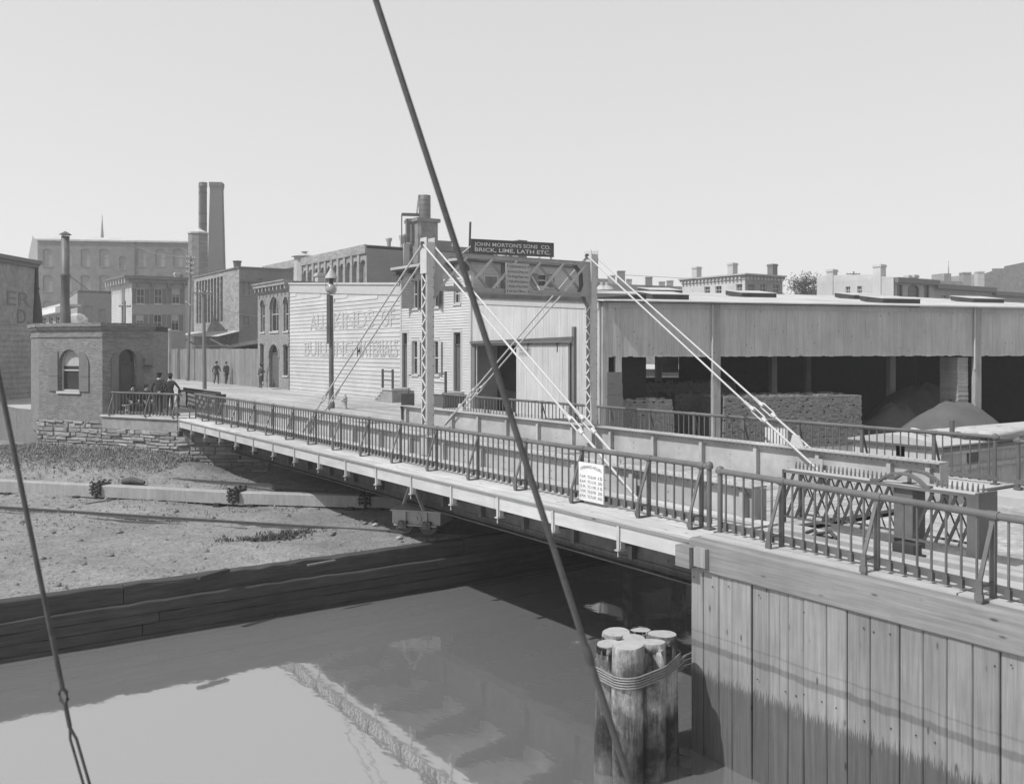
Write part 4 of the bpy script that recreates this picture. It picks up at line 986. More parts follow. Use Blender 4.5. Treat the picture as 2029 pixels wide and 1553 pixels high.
# ------------------------------------------------------------------ long clapboard storehouse with faded wall lettering
XS = 23.8
wh = root('clapboard_storehouse', 'long white clapboard storehouse with faded painted wall lettering along the street', 'building', (27, 54, 0))
fw_ = Fr((XS, 62.24), (XS, 45.62)); ZL, ZR = 7.4, 6.43
topz = lambda s: ZL + (ZR - ZL) * s / fw_.L
g = G(); flat(g, fw_, [(0, -.3), (fw_.L, -.3), (fw_.L, ZR - .02), (0, ZL - .02)], 0); mk('wall', g, mt['clap'], wh)
z = -.15
while z < ZL - .62:
    s1 = fw_.L if z + .29 < ZR - .55 else max(0, (ZL - .62 - z - .245) / (ZL - ZR) * fw_.L)
    if s1 > .3:
        g = G(); j = R.uniform(-.004, .004)
        vs = [fw_.P(.02, z, .045 + j), fw_.P(s1, z, .045 + j), fw_.P(s1, z + .25, .008), fw_.P(.02, z + .25, .008), fw_.P(.02, z, .0), fw_.P(s1, z, .0)]
        g.add(vs, [(0, 1, 2, 3), (0, 4, 5, 1), (0, 3, 4), (1, 5, 2)]); mk('clapboard', g, mt['clap'], wh)
    z += .245
for d0, d1, n in ((.62, .06, .05), (.06, -.06, .12)):
    g = G(); g.hexa([fw_.P(0, ZL - d0, n), fw_.P(fw_.L, ZR - d0, n), fw_.P(fw_.L, ZR - d0, 0), fw_.P(0, ZL - d0, 0), fw_.P(0, ZL - d1, n), fw_.P(fw_.L, ZR - d1, n), fw_.P(fw_.L, ZR - d1, 0), fw_.P(0, ZL - d1, 0)]); mk('frieze_board', g, mt['trim'], wh)
g = G(); g.hexa([fw_.P(0, ZL - .06, 0), fw_.P(fw_.L, ZR - .06, 0), fw_.P(fw_.L, ZR - .06, -9), fw_.P(0, ZL - .06, -9), fw_.P(0, ZL + .02, 0), fw_.P(fw_.L, ZR + .02, 0), fw_.P(fw_.L, ZR + .02, -9), fw_.P(0, ZL + .02, -9)]); mk('roof', g, mt['tar'], wh)
g = G(); fbox(g, Fr((XS, 62.24), (XS + 9, 62.24)), 0, 9, -.2, 0, -.3, ZL - .07); mk('wall', g, mt['clap'], wh)
a = fw_.rect(616, 780, 616, 650); zr = (zz(650, fw_.at(700)[1]), zz(614, fw_.at(700)[1]))
for tx, p0, p1 in (('ALL', 616, 648), ('KINDS', 662, 742), ('OF', 757, 783)):
    letters(tx, fw_, fw_.at(p0)[0], fw_.at(p1)[0], zr[0], (zr[1] - zr[0]) * .92, .052, mt['inkf'], wh, 'wall_lettering', bold=.01)
for tx, p0, p1 in (('BUILDING', 605, 700), ('MATERIALS', 708, 790)):
    letters(tx, fw_, fw_.at(p0)[0], fw_.at(p1)[0], zz(706, 57), .98, .052, mt['inkf'], wh, 'wall_lettering', bold=.01)

# ------------------------------------------------------------------ brick building with arched windows
fb_ = Fr((XS, 68.68), (XS, 62.28)); bb = root('brick_building', 'narrow two storey brick building with arched windows and a man at its door', 'building', (27, 65, 0))
R_ = lambda x0, x1, y0, y1, st: (*fb_.rect(x0, x1, y0, y1), st)
bw_ = brickm('street_brick', .22, fb_, .075, .21, 1.15)
ws = [R_(517, 525, 594, 658, 'Av'), R_(535.5, 552.5, 588, 657, 'Av'), R_(562.5, 572, 588, 656, 'Av'), R_(516, 523, 680, 757, 'ak'), R_(562, 571, 682, 744, 'ak')]
dr = fb_.rect(534, 553, 682, 770); ws.append((dr[0], dr[1], .03, dr[3], 'Adk'))
face(bb, fb_, rectp(0, fb_.L, -.3, 7.0), ws, bw_, .2)
for z0, z1, n in ((6.92, 7.0, .06), (7.0, 7.35, .14), (7.35, 7.6, .42), (7.6, 7.7, .5)):
    g = G(); fbox(g, fb_, -.1, fb_.L + .04, -.1, n, z0 + .001, z1); mk('cornice', g, mt['render'], bb)
g = G()
for i in range(9): fbox(g, fb_, .1 + i * .76, .3 + i * .76, .14, .36, 7.05, 7.35)
mk('cornice_bracket', g, mt['render'], bb, kind='stuff')
for (s0, s1, z0, z1, st) in ws:
    g = G(); hp = archp(s0 - .16, s1 + .16, z1 - (s1 - s0) * .6, z1 + .16, 10, None if 'A' in st else (s1 - s0) * .3); hi = archp(s0, s1, z1 - (s1 - s0) * .6, z1, 10, None if 'A' in st else (s1 - s0) * .22); k = len(hp)
    g.add([fb_.P(p[0], p[1], .05) for p in hp] + [fb_.P(p[0], p[1], .05) for p in hi] + [fb_.P(p[0], p[1], 0) for p in hp], [(i, i + 1, k + i + 1, k + i) for i in range(2, k - 1)] + [(i, 2 * k + i, 2 * k + i + 1, i + 1) for i in range(2, k - 1)]); mk('arch_moulding', g, bw_, bb)
g = G(); fbox(g, Fr((XS, 68.68), (XS + 8, 68.68)), 0, 8, -.2, 0, -.3, 7.6); fbox(g, Fr((XS + 8, 62.28), (XS, 62.28)), 0, 7.9, -.2, -.01, 6.9, 7.6); mk('wall', g, bw_, bb)
g = G(); g.prism([(XS, 62.3), (XS + 8, 62.3), (XS + 8, 68.6), (XS, 68.6)], 7.0, 7.3); mk('roof', g, mt['tar'], bb)
chimney(bb, (XS + 2.5, 62.9), (0, 1), .55, 7.2, 8.3, mt['trim'])
g = G(); fbox(g, fb_, dr[0] - .4, dr[1] + .4, .0, .7, -.04, .02); mk('door_step', g, mt['pave'], bb)

# ------------------------------------------------------------------ clapboard double house
dh = root('clapboard_house', 'two storey white clapboard house with two doors, shutters and bracketed cornice behind the portal', 'house', (27, 42, 0))
fh, fe = Fr((XS, 45.6), (XS, 38.24)), Fr((XS, 38.24), (31.2, 38.24)); ZH = 7.05
H_ = lambda x0, x1, y0, y1, st: (*fh.rect(x0, x1, y0, y1), st)
ws = [H_(819, 829, 676, 742, ''), H_(860, 870.5, 676, 742, ''), H_(820, 829, 555, 611, ''), H_(860.5, 870.5, 553, 608, ''), H_(901, 913, 562, 601, 'v')]
d1 = fh.rect(798.5, 808.5, 660, 767); d2 = fh.rect(900.5, 914.5, 659, 757)
ws += [(d1[0], d1[1], .72, d1[3], 'dk'), (d2[0], d2[1], .72, d2[3], 'dk')]
face(dh, fh, rectp(0, fh.L, -.3, ZH), ws, mt['clap'], .1)
gp = [(w[0] - .1, w[1] + .1, w[2] - .1, w[3] + .1) for w in ws]
clapboards(dh, fh, .1, fh.L - .1, -.2, ZH - .25, .135, mt['clap'], gp)
for w in ws:
    g = G(); ringp(g, fh, rectp(w[0] - .1, w[1] + .1, w[2] - .1, w[3] + .12), .1, 0, .045); mk('casing', g, mt['trim'], dh)
for f_, a_ in ((fh, 0), (fh, fh.L - .1), (fe, 0)): g = G(); fbox(g, f_, a_, a_ + .1, 0, .05, -.3, ZH - .2); mk('corner_board', g, mt['trim'], dh)
E_ = lambda x0, x1, y0, y1, st: (*fe.rect(x0, x1, y0, y1), st)
we = [E_(960, 989, 545, 574, 'c'), E_(1066, 1084, 543, 568, '')]
face(dh, fe, rectp(0, fe.L, -1.4, ZH), we, mt['clapd'], .08)  # side wall takes a darker clapboard tone, its shade put into the colour
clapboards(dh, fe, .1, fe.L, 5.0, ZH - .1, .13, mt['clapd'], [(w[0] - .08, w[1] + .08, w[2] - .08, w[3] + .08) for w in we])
w = we[1]
for a_, b_ in ((w[1] + .02, w[1] + .45), (w[0] - .45, w[0] - .02)): g = G(); fbox(g, fe, a_, b_, .03, .06, w[2], w[3]); mk('shutter', g, mt['shutter'], dh)
g = G(); a = fe.rect(992, 1001, 520, 575); fbox(g, fe, a[0], a[1], .03, .09, a[2], a[3]); mk('shutter', g, mt['trimd'], dh)
for z0, z1, n in ((ZH - .25, ZH, .08), (ZH, ZH + .08, .55), (ZH + .08, ZH + .22, .62)):
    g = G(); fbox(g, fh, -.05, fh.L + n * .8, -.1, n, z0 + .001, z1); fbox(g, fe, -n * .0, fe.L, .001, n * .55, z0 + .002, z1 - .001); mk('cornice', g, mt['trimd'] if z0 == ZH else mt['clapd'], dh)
for i in range(6):
    g = G(); s = .15 + i * (fh.L - .4) / 5; fbox(g, fh, s, s + .14, .08, .42, ZH - .18, ZH); fbox(g, fh, s, s + .14, .08, .2, ZH - .42, ZH - .18); mk('cornice_bracket', g, mt['trimd'], dh)
g = G(); g.prism([(XS - .3, 38.2), (31.2, 38.2), (31.2, 45.6), (XS - .3, 45.6)], ZH + .15, ZH + .3); mk('roof', g, mt['tar'], dh)
g = G(); fbox(g, Fr((31.2, 45.6), (XS, 45.6)), 0, 7.4, -.15, -.01, 5.5, ZH); mk('wall', g, mt['clap'], dh)
c = pd(1030, 49.); chimney(dh, c, (0, 1), .55, ZH + .2, zz(477, 49.), bw_)
chimney(dh, pd(1012, 50.), (0, 1), .6, ZH + .2, zz(504, 50.), mt['clapd'])
q0, q1 = pd(930, 46.5), pd(932.5, 46.5); g = G(); g.tube([(q0[0], q0[1], zz(520, 46.5)), (q1[0], q1[1], zz(440, 46.5))], .055, 8); mk('stovepipe', g, mt['irond'], dh)
def swung(w, side, ang, wd, mat):               # shutter standing open on its hinge
    s_ = w[0] - .03 if side < 0 else w[1] + .03; a = math.radians(ang); g = G(); p = fh.P(s_, 0, .055); q = fh.P(s_ + side * wd * math.cos(a), 0, .055 + wd * math.sin(a))
    g.bar((p[0], p[1], (w[2] + w[3]) / 2), (q[0], q[1], (w[2] + w[3]) / 2), .035, w[3] - w[2]); m_ = mk('shutter', g, mt[mat], dh)
    g = G()
    for k in range(9): z = w[2] + (w[3] - w[2]) * (.08 + .1 * k); g.bar((p[0], p[1], z), (q[0], q[1], z), .06, .03)
    mk('louvre', g, mt[mat], m_, kind='stuff')
swung(ws[0], -1, 8, .38, 'trim'); swung(ws[0], 1, 8, .38, 'trim'); swung(ws[1], -1, 8, .38, 'trim'); swung(ws[1], 1, 8, .38, 'trim')
swung(ws[2], -1, 38, .62, 'shutter'); swung(ws[2], 1, 20, .45, 'shutter'); swung(ws[3], -1, 25, .45, 'shutter'); swung(ws[3], 1, 30, .5, 'shutter')
# stoops
def stoop(dr, label, left_side=True, left=1):
    t = root('wooden_stoop', label, 'steps', fh.P((dr[0] + dr[1]) / 2, -.02, .6), 'stoops of the clapboard house')
    c0, c1 = dr[0] - .35, dr[1] + .35
    g = G(); fbox(g, fh, c0, c1, .06, 1.15, .62, .72); mk('platform', g, mt['trim'], t)
    g = G(); fbox(g, fh, c0 + .04, c1 - .04, .06, 1.1, -.03, .62); mk('side_boarding', g, mt['render'] if left_side else mt['trimd'], t)
    for i in range(3):
        zt = .54 - .19 * i; a, b = (c0 - .3 * (i + 1), c0 - .3 * i) if left else (c1 + .3 * i, c1 + .3 * (i + 1))
        g = G(); fbox(g, fh, a - .02, b, .06, 1.1, zt - .05, zt); mk('tread', g, mt['trim'], t)
        g = G(); fbox(g, fh, a + .02, b - .001, .08, 1.06, -.03, zt - .052); mk('riser', g, mt['render'], t)
    for a in (c0 + .05, c1 - .05):
        g = G(); fbox(g, fh, a - .05, a + .05, 1.02, 1.12, .72, 1.75); mk('newel_post', g, mt['trimd'], t)
    g = G(); fbox(g, fh, c0 + .1, c1 - .1, 1.04, 1.1, 1.6, 1.66); fbox(g, fh, c0 + .1, c1 - .1, 1.04, 1.1, 1.15, 1.19); mk('handrail', g, mt['trimd'], t)
stoop(d1, 'wooden stoop with dark posts at the left door of the clapboard house')
stoop(d2, 'wooden stoop with dark posts at the right door of the clapboard house', False)
# roof sign
fs_ = Fr(pd(934, 45.4), pd(1096, 47.2)); t = root('roof_sign', "dark roof sign lettered JOHN MORTON'S SONS CO. BRICK, LIME, LATH ETC.", 'sign', fs_.P(fs_.L / 2, ZH + .25))
z0, z1 = zz(501.5, 45.4), zz(474.5, 45.4); h = z1 - z0
g = G(); fbox(g, fs_, 0, fs_.L, 0, .04, z0, z1); mk('board', g, mt['signd'], t)
g = G(); ringp(g, fs_, rectp(-.03, fs_.L + .03, z0 - .03, z1 + .03), .05, 0, .06); mk('border', g, mt['irond'], t)
letters("JOHN MORTON'S SONS  CO.", fs_, fs_.L * .035, fs_.L * .965, z0 + h * .55, h * .28, .043, mt['inkl'], t, bold=.012)
letters('BRICK, LIME, LATH ETC.', fs_, fs_.L * .04, fs_.L * .965, z0 + h * .14, h * .28, .043, mt['inkl'], t, bold=.012)
for a in (.02, .42, .98):
    g = G(); fbox(g, fs_, fs_.L * a - .04, fs_.L * a + .04, -.09, -.01, ZH + .2, z1); mk('post', g, mt['weathered'], t)
    g = G(); p = fs_.P(fs_.L * a, z0 + .4, -.09); e = fs_.P(fs_.L * a - .5, ZH + .25, -1.2); g.bar(p, e, .05, .05); mk('brace', g, mt['whitebd'], t)

# ------------------------------------------------------------------ whitewashed barn with sliding door
bn = root('barn', 'whitewashed board barn with a sliding door standing half open', 'barn', (27, 33, 0))
fn = Fr((XS, 38.16), (XS, 28.6)); ZBL, ZBR = 5.32, 4.72
tb = lambda s: ZBL + (ZBR - ZBL) * s / fn.L
op = fn.rect(945, 1131, 684, 780); so0, so1 = op[0], op[1]; zo = 3.0
s = 0.
while s < fn.L - .02:
    w = min(R.choice((.19, .2, .21, .22)), fn.L - s); zb_ = zo if so0 - .02 < s < so1 - .05 else -.3
    g = G(); c = .006; zt = tb(s + w / 2) - .02; n1 = R.uniform(.0, .006); plank(g, fn, s + .003, s + w - .003, -.03, n1, zb_, zt, c); mk('board', g, mt['whitebd'], bn); s += w
g = G(); fbox(g, fn, 0, so0, -.08, -.031, -.3, 4.7); fbox(g, fn, so1, fn.L, -.08, -.031, -.3, 4.7); fbox(g, fn, so0, so1, -.08, -.031, zo, 4.7); mk('wall', g, mt['whitebd'], bn)
g = G(); g.hexa([fn.P(0, ZBL - .3, .04), fn.P(fn.L, ZBR - .3, .04), fn.P(fn.L, ZBR - .3, .01), fn.P(0, ZBL - .3, .01), fn.P(0, ZBL, .06), fn.P(fn.L, ZBR, .06), fn.P(fn.L, ZBR, .01), fn.P(0, ZBL, .01)]); mk('eave_board', g, mt['trim'], bn)
g = G(); g.hexa([fn.P(0, ZBL + .003, .14), fn.P(fn.L - .2, ZBR + .003, .14), fn.P(fn.L - .2, ZBR + .25, -2.7), fn.P(0, ZBL + .2, -2.7), fn.P(0, ZBL + .2, .14), fn.P(fn.L - .2, ZBR + .16, .14), fn.P(fn.L - .2, ZBR + .4, -2.7), fn.P(0, ZBL + .4, -2.7)]); mk('roof', g, mt['tar'], bn)
for a_, b_, c_, d_ in ((so0 - .3, so0 - .05, .09, .1), (so1, so1 + .1, .12, .2), (so1 + .25, so1 + .4, .14, .75)): g = G(); fbox(g, fn, a_, b_, .01, c_, -.2, zo + d_); mk('door_post', g, mt['polewood'], bn)
g = G(); a, b = fn.at(939)[0], fn.at(1142)[0]; g.hexa([fn.P(a, 3.02, .16), fn.P(b, 3.14, .16), fn.P(b, 3.14, .02), fn.P(a, 3.02, .02), fn.P(a, 3.20, .22), fn.P(b, 3.34, .22), fn.P(b, 3.34, .02), fn.P(a, 3.20, .02)]); fbox(g, fn, a, b, .225, .245, 3.1, 3.16); mk('door_track', g, mt['polewood'], bn)
sd0, sd1 = fn.at(1027)[0], fn.at(1131)[0]; sd = bpy.data.objects.new('sliding_door', None); put(sd, bn, fn.P((sd0 + sd1) / 2, .0, .1))
s = sd0
while s < sd1 - .05:
    w = min(.2, sd1 - s); g = G(); plank(g, fn, s + .003, s + w - .003, .05, .10 + R.uniform(-.003, .003), -.1, 3.0, .005); mk('board', g, mt['whitebd'], sd); s += w
for a in (.24, .8):
    g = G(); c = sd0 + (sd1 - sd0) * a; fbox(g, fn, c - .03, c + .03, .10, .115, 2.7, 3.1); g.tube([fn.P(c, 3.1, .1), fn.P(c, 3.1, .16)], .07, 8); mk('door_hanger', g, mt['irond'], sd)
a = fn.rect(1033, 1056, 688, 705); g = G(); fbox(g, fn, a[0], a[1], .106, .112, a[2], a[3]); ps = mk('poster', g, mt['signg'], None, 'small grey printed bill pasted on the sliding barn door', 'poster')
for i in range(2): letters(('NOTICE', 'FOR SALE')[i], fn, a[0] + .06, a[1] - .06, a[3] - .16 - .17 * i, .1, .114, mt['ink'], ps)
g = G(); fbox(g, fn, so0 - .3, so1 + .4, -2.7, -2.6, -.3, 4.6); fbox(g, fn, so0 - 1.2, so0 - 1.1, -2.6, -.1, -.3, 4.6); fbox(g, fn, so1 + .3, so1 + .35, -2.6, -.1, -.3, 4.6); fbox(g, fn, so0 - 1., so1 + .3, -2.6, -.1, -.32, -.28); mk('inside_wall', g, mt['shutter'], bn)
for i, (px, a, b) in enumerate(((1051, 548, 592), (1086, 545, 590))):
    g = G(); q = fe.at(px)[0]; p = fe.P(q, zz(a, 47), .15); e = (p[0] + .35, p[1] - .75, 5.25); g.bar(e, p, .05, .05)
    mk('leaning_pole', g, mt['whitebd'], None, ('pale pole leaning on the house wall just right of the ordinance board', 'pale pole leaning beside the dark upper side window')[i], 'pole')

# ------------------------------------------------------------------ long open brick shed
sh = root('open_shed', 'long open shed with a grey plank fascia and pale flat roof stacked with brick', 'shed', (33, 25, -1.3))
fS = Fr((23.85, 28.46), (23.85 + 27 * .955, 28.46 - 27 * .296)); Z0, Z1 = 2.53, 4.72
s = 0.
while s < fS.L:
    w = R.choice((.19, .21, .23, .25)); g = G(); plank(g, fS, s + .001, s + w - .001, -.03, R.uniform(-.003, .004), Z0 + R.uniform(-.03, .015), Z1 - .24, .003); mk('fascia_board', g, mt['fasciabd'], sh); s += w
s = 0.
while s < fS.L:
    e = min(fS.L, s + 4.9); g = G(); plank(g, fS, s, e - .01, -.02, .03, Z1 - .24, Z1 - .015, .01, False); mk('eave_board', g, mt['fasciabd'], sh); s = e
for px, w in ((1420, .34), (1937, .34)):
    c = fS.at(px)[0]; g = G(); fbox(g, fS, c - w / 2, c + w / 2, -.16, .05 if px < 1900 else .06, -1.4, Z1 - .02); mk('post', g, mt['weathered'], sh)
    g = G(); g.tube([fS.P(c - w / 2 - .06, Z1 - .05, .09), fS.P(c - w / 2 - .06, 1.7 if px < 1500 else 1.9, .09)], .045, 8); mk('downpipe', g, mt['trim'], sh)
for s, n in ((.12, -.1), (.7, -.12)):
    g = G(); fbox(g, fS, s - .12, s + .12, n - .1, n + .14, -1.4, Z1 - .02); mk('post', g, mt['weathered'], sh)
for px, n, w in ((1268, -6., .34), (1305, -13.6, .3), (1532, -7, .3), (1766, -6, .34), (1600, -12, .3)):
    fr_ = Fr(fS.P(0, 0, n)[:2], fS.P(fS.L, 0, n)[:2]); c = fr_.at(px)[0]; g = G(); fbox(g, fr_, c - w / 2, c + w / 2, -.15, .15, -1.4, 4.6); g.bar(fr_.P(c, 3.2, 0), fr_.P(c + 1.1, 4.5, 0), .14, .14); mk('post', g, mt['darktimber'] if False else mt['weathered'], sh)
for i in range(7):                              # dark board screen in the first bay
    g = G(); z = -1.3 + i * .46; fbox(g, fS, .18, .8 + .02 * (7 - i) , .02, .06, z, min(z + .45, 1.95)); mk('screen_board', g, mt['shutter'], sh)
g = G(); g.hexa([fS.P(-.1, Z1, .35), fS.P(fS.L, Z1, .35), fS.P(fS.L, 6.05, -14.), fS.P(-3.2, 6.05, -14.), fS.P(-.1, Z1 + .05, .35), fS.P(fS.L, Z1 + .05, .35), fS.P(fS.L, 6.1, -14.), fS.P(-3.2, 6.1, -14.)]); mk('roof', g, mt['roofw'], sh)
fB = Fr(fS.P(0, 0, -13.9)[:2], fS.P(fS.L, 0, -13.9)[:2]); a = fB.rect(1279, 1347, 703, 748)
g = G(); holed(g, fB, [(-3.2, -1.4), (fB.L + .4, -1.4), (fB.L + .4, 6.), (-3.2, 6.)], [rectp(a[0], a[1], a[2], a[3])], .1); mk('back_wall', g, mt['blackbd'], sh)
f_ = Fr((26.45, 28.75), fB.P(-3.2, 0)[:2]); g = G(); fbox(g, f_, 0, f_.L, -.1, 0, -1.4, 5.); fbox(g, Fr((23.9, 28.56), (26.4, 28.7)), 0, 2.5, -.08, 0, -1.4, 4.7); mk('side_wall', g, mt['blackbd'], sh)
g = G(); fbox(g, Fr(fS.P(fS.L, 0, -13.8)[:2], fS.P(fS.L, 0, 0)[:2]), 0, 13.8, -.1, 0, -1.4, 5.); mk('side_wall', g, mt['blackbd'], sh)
g = G(); c = fB.at(1339)[0]; fbox(g, fB, c - .55, c + .5, -1.2, -.6, zz(738, fB.at(1339)[1]), 5.5); mk('back_post', g, mt['render'], sh)
for px, py, w, n in ((1330, 598, 1.7, -1.4), (1322, 576, 1.8, -9.5), (1505, 584, 2.0, -7.), (1724, 589, 2.0, -7.0), (1787, 604, 2.1, -1.6), (1960, 594, 2., -5.)):
    fr_ = Fr(fS.P(0, 0, n)[:2], fS.P(fS.L, 0, n)[:2]); c, d_ = fr_.at(px); zb = Z1 + .05 + (6.1 - Z1 - .05) * (.35 - n) / 14.35
    g = G(); g.hexa([fr_.P(c - w / 2, zb - .1, 0), fr_.P(c + w / 2, zb - .1, 0), fr_.P(c + w / 2, zb + .2, -1.6), fr_.P(c - w / 2, zb + .2, -1.6), fr_.P(c - w / 2, zb + .20, 0), fr_.P(c + w / 2, zb + .20, 0), fr_.P(c + w / 2, zb + .42, -1.6), fr_.P(c - w / 2, zb + .42, -1.6)]); h_ = mk('roof_hatch', g, mt['tar'], sh)
    g = G(); fbox(g, fr_, c - w / 2 - .03, c + w / 2 + .03, -1.62, .03, zb + .43, zb + .44)
    g = G(); g.hexa([fr_.P(c - w / 2 - .03, zb + .203, .03), fr_.P(c + w / 2 + .03, zb + .203, .03), fr_.P(c + w / 2 + .03, zb + .423, -1.63), fr_.P(c - w / 2 - .03, zb + .423, -1.63), fr_.P(c - w / 2 - .03, zb + .23, .03), fr_.P(c + w / 2 + .03, zb + .23, .03), fr_.P(c + w / 2 + .03, zb + .45, -1.63), fr_.P(c - w / 2 - .03, zb + .45, -1.63)]); mk('lid', g, mt['roofw'], h_)
# stacked brick
def stack(px0, px1, n, depth, ztop, label, dark=0, batter=.0, seed=1):
    fr_ = Fr(fS.P(0, 0, n)[:2], fS.P(fS.L, 0, n)[:2]); s0, s1 = fr_.at(px0)[0], fr_.at(px1)[0]; rr = random.Random(seed)
    t = root('brick_stack', label, 'brick stack', fr_.P((s0 + s1) / 2, -1.35, -depth / 2), 'stacks of brick in the yard')
    g = G(); fbox(g, fr_, s0 + .08, s1 - .12, -depth, -.11, -1.35, ztop - .07); mk('core', g, mt['yard'], t)
    g = G(); z = -1.35; r_ = 0
    while z < ztop:
        s = s0 + batter * (z + 1.35); e = s1 - batter * (z + 1.35) - rr.uniform(0, .06)
        while s < e - .05:
            head = rr.random() < .25; w = .105 if head else .215
            ci = int((s - s0) / .105); s_hole = r_ % 4 == 2 and ci % 4 == (r_ // 4 % 2) * 2
            if s_hole: w = .105
            else:
                j = rr.uniform(-.018, .012); fbox(g, fr_, s + .004, min(s + w, e) - .004, -.105, j, z + .003, z + .062)
            s += w
        z += .066; r_ += 1
    zt = z
    s = s0 + batter * 2.2
    while s < s1 - batter * 2.2 - .2:           # uneven top courses
        for q in range(int(depth / .22)):
            if rr.random() < .8: k = rr.choice((0, 0, 1)); fbox(g, fr_, s + .004, s + .21, -q * .22 - .21, -q * .22, zt - .06, zt + .0 + .06 * k + rr.uniform(-.01, .01))
        s += .216
    z = -1.35
    while z < ztop:                             # right hand return
        for q in range(int(depth / .22)):
            e = s1 - batter * (z + 1.35); fbox(g, fr_, e - .11, e + rr.uniform(-.015, .02), -.11 - q * .22 - .2, -.112 - q * .22, z + .003, z + .062)
        z += .066
    mk('brick', g, mt['brickpile'], t, kind='stuff'); return t
stack(1433, 1711, .15, 2.2, .80, 'large neat stack of brick with vent holes, right of the shed post', 0, .03, 3)
stack(1226, 1340, -.25, 2.0, .72, 'smaller leaning stack of brick, left of the shed post', 0, .06, 5)
stack(1338, 1440, -3.5, 2.0, .72, 'shaded stack of brick behind the middle shed post', 0, .0, 7)
stack(1240, 1460, -6.8, 1.6, 1.15, 'long low stack of brick deep in the shed shadow', 0, .0, 9)
# sand
def heap(px, n, rx, ry, h, label, seed):
    fr_ = Fr(fS.P(0, 0, n)[:2], fS.P(fS.L, 0, n)[:2]); c = fr_.at(px)[0]; x, y, _ = fr_.P(c, 0); rr = random.Random(seed); g = G(); n_, m_ = 28, 9
    g.v.append((x, y, -1.35 + h)); g_ = []
    ph = [rr.uniform(0, 6.3) for _ in range(5)]
    for i in range(1, m_ + 1):
        for j in range(n_):
            th = 2 * math.pi * j / n_; q = i / m_; k = 1 + .12 * math.sin(2 * th + ph[0]) + .08 * math.sin(3 * th + ph[1]) + .05 * math.sin(7 * th + ph[2] + 3 * q)
            g.v.append((x + rx * q * k * math.cos(th), y + ry * q * k * math.sin(th), -1.37 + h * (math.cos(q * math.pi / 2) ** 1.25) * (1 + .06 * math.sin(5 * th + ph[3] + q * 9)) + rr.uniform(-.05, .05) + .10 * math.sin(4 * th + 5 * q + ph[4]) * (1 - q)))
    for j in range(n_): g.f.append([0, 1 + j, 1 + (j + 1) % n_]); g.sm.append(True); g.mi.append(0)
    for i in range(m_ - 1):
        for j in range(n_): g.f.append([1 + i * n_ + j, 1 + (i + 1) * n_ + j, 1 + (i + 1) * n_ + (j + 1) % n_, 1 + i * n_ + (j + 1) % n_]); g.sm.append(True); g.mi.append(0)
    mk('sand_heap', g, mt['sand'], None, label, 'sand heap', 'heaps of sand under the shed', base=(x, y, -1.35))
heap(1890, -.2, 4.2, 2.6, 1.75, 'pale sunlit heap of sand at the right end of the shed', 1)
heap(1775, -2.2, 2.6, 2.0, 1.6, 'small dark heap of sand in front of the inner shed post', 2)
heap(1820, -5.5, 4.6, 3., 2.3, 'broad shaded heap of sand behind the others', 3)
t = root('board_pile', 'tall pile of pale boards stacked flat against the right shed post', 'board pile', fS.P(fS.at(1915)[0], -1.35, -.6)); c = fS.at(1916)[0]; z = -1.35
while z < 2.45:
    g = G(); j = R.uniform(-.02, .02); fbox(g, fS, c - .32 + j, c + .26, -1.3, -.2 + j, z, z + .052); mk('board', g, mt['weathered'], t); z += .056
# ------------------------------------------------------------------ canal boat beyond the bridge
cb = root('canal_boat', 'canal boat with a pale cabin end, square black hatch and white canvas on its roof', 'boat', (32, 16.6, WZ))
f1, f3 = Fr((25.5, 18.15), (25.5, 15.2)), Fr((25.5, 15.2), (52., 15.2)); ZC = .02
a = f1.rect(1776, 1793, 882, 904)
g = G(); holed(g, f1, rectp(0, f1.L, WZ, ZC - .1), [rectp(*a)], .12); mk('cabin_end', g, mt['whitebd'], cb)
g = G(); flat(g, f1, rectp(*a), -.13); mk('hatch_opening', g, mt['void'], cb)
s = 0
while s < 26:
    g = G(); plank(g, f3, s + .004, s + .476, -.04, R.uniform(-.004, .004), WZ, ZC - .1, .008); mk('side_board', g, mt['weathered'], cb); s += .48
g = G(); fbox(g, f1, -.12, f1.L + .12, -26, .14, ZC - .1, ZC - .04); mk('roof_edge', g, mt['trimd'], cb)
g = G(); vs = []
for i in range(9):
    for j in range(2): q = -.1 + (f1.L + .2) * i / 8; vs.append(f1.P(q, ZC + .22 * math.sin(math.pi * i / 8), .12 if j == 0 else -26))
g.add(vs, [(2 * i, 2 * i + 2, 2 * i + 3, 2 * i + 1) for i in range(8)] + [tuple(2 * i for i in range(8, -1, -1))]); fbox(g, f1, -.1, f1.L + .1, -26, .12, ZC - .038, ZC); mk('cabin_roof', g, mt['canvas'], cb)
g = G(); fbox(g, f3, -.02, 26, .02, .1, -.75, -.62); fbox(g, f3, -.02, 26, .02, .08, ZC - .28, ZC - .2); mk('rubbing_strake', g, mt['weathered'], cb)
a = f3.rect(1918, 1938, 893, 912); g = G(); fbox(g, f3, a[0], a[1], .01, .03, a[2], a[3]); ringp(g, f3, rectp(a[0] - .04, a[1] + .04, a[2] - .04, a[3] + .04), .05, 0, .05); mk('side_hatch', g, mt['trimd'], cb)
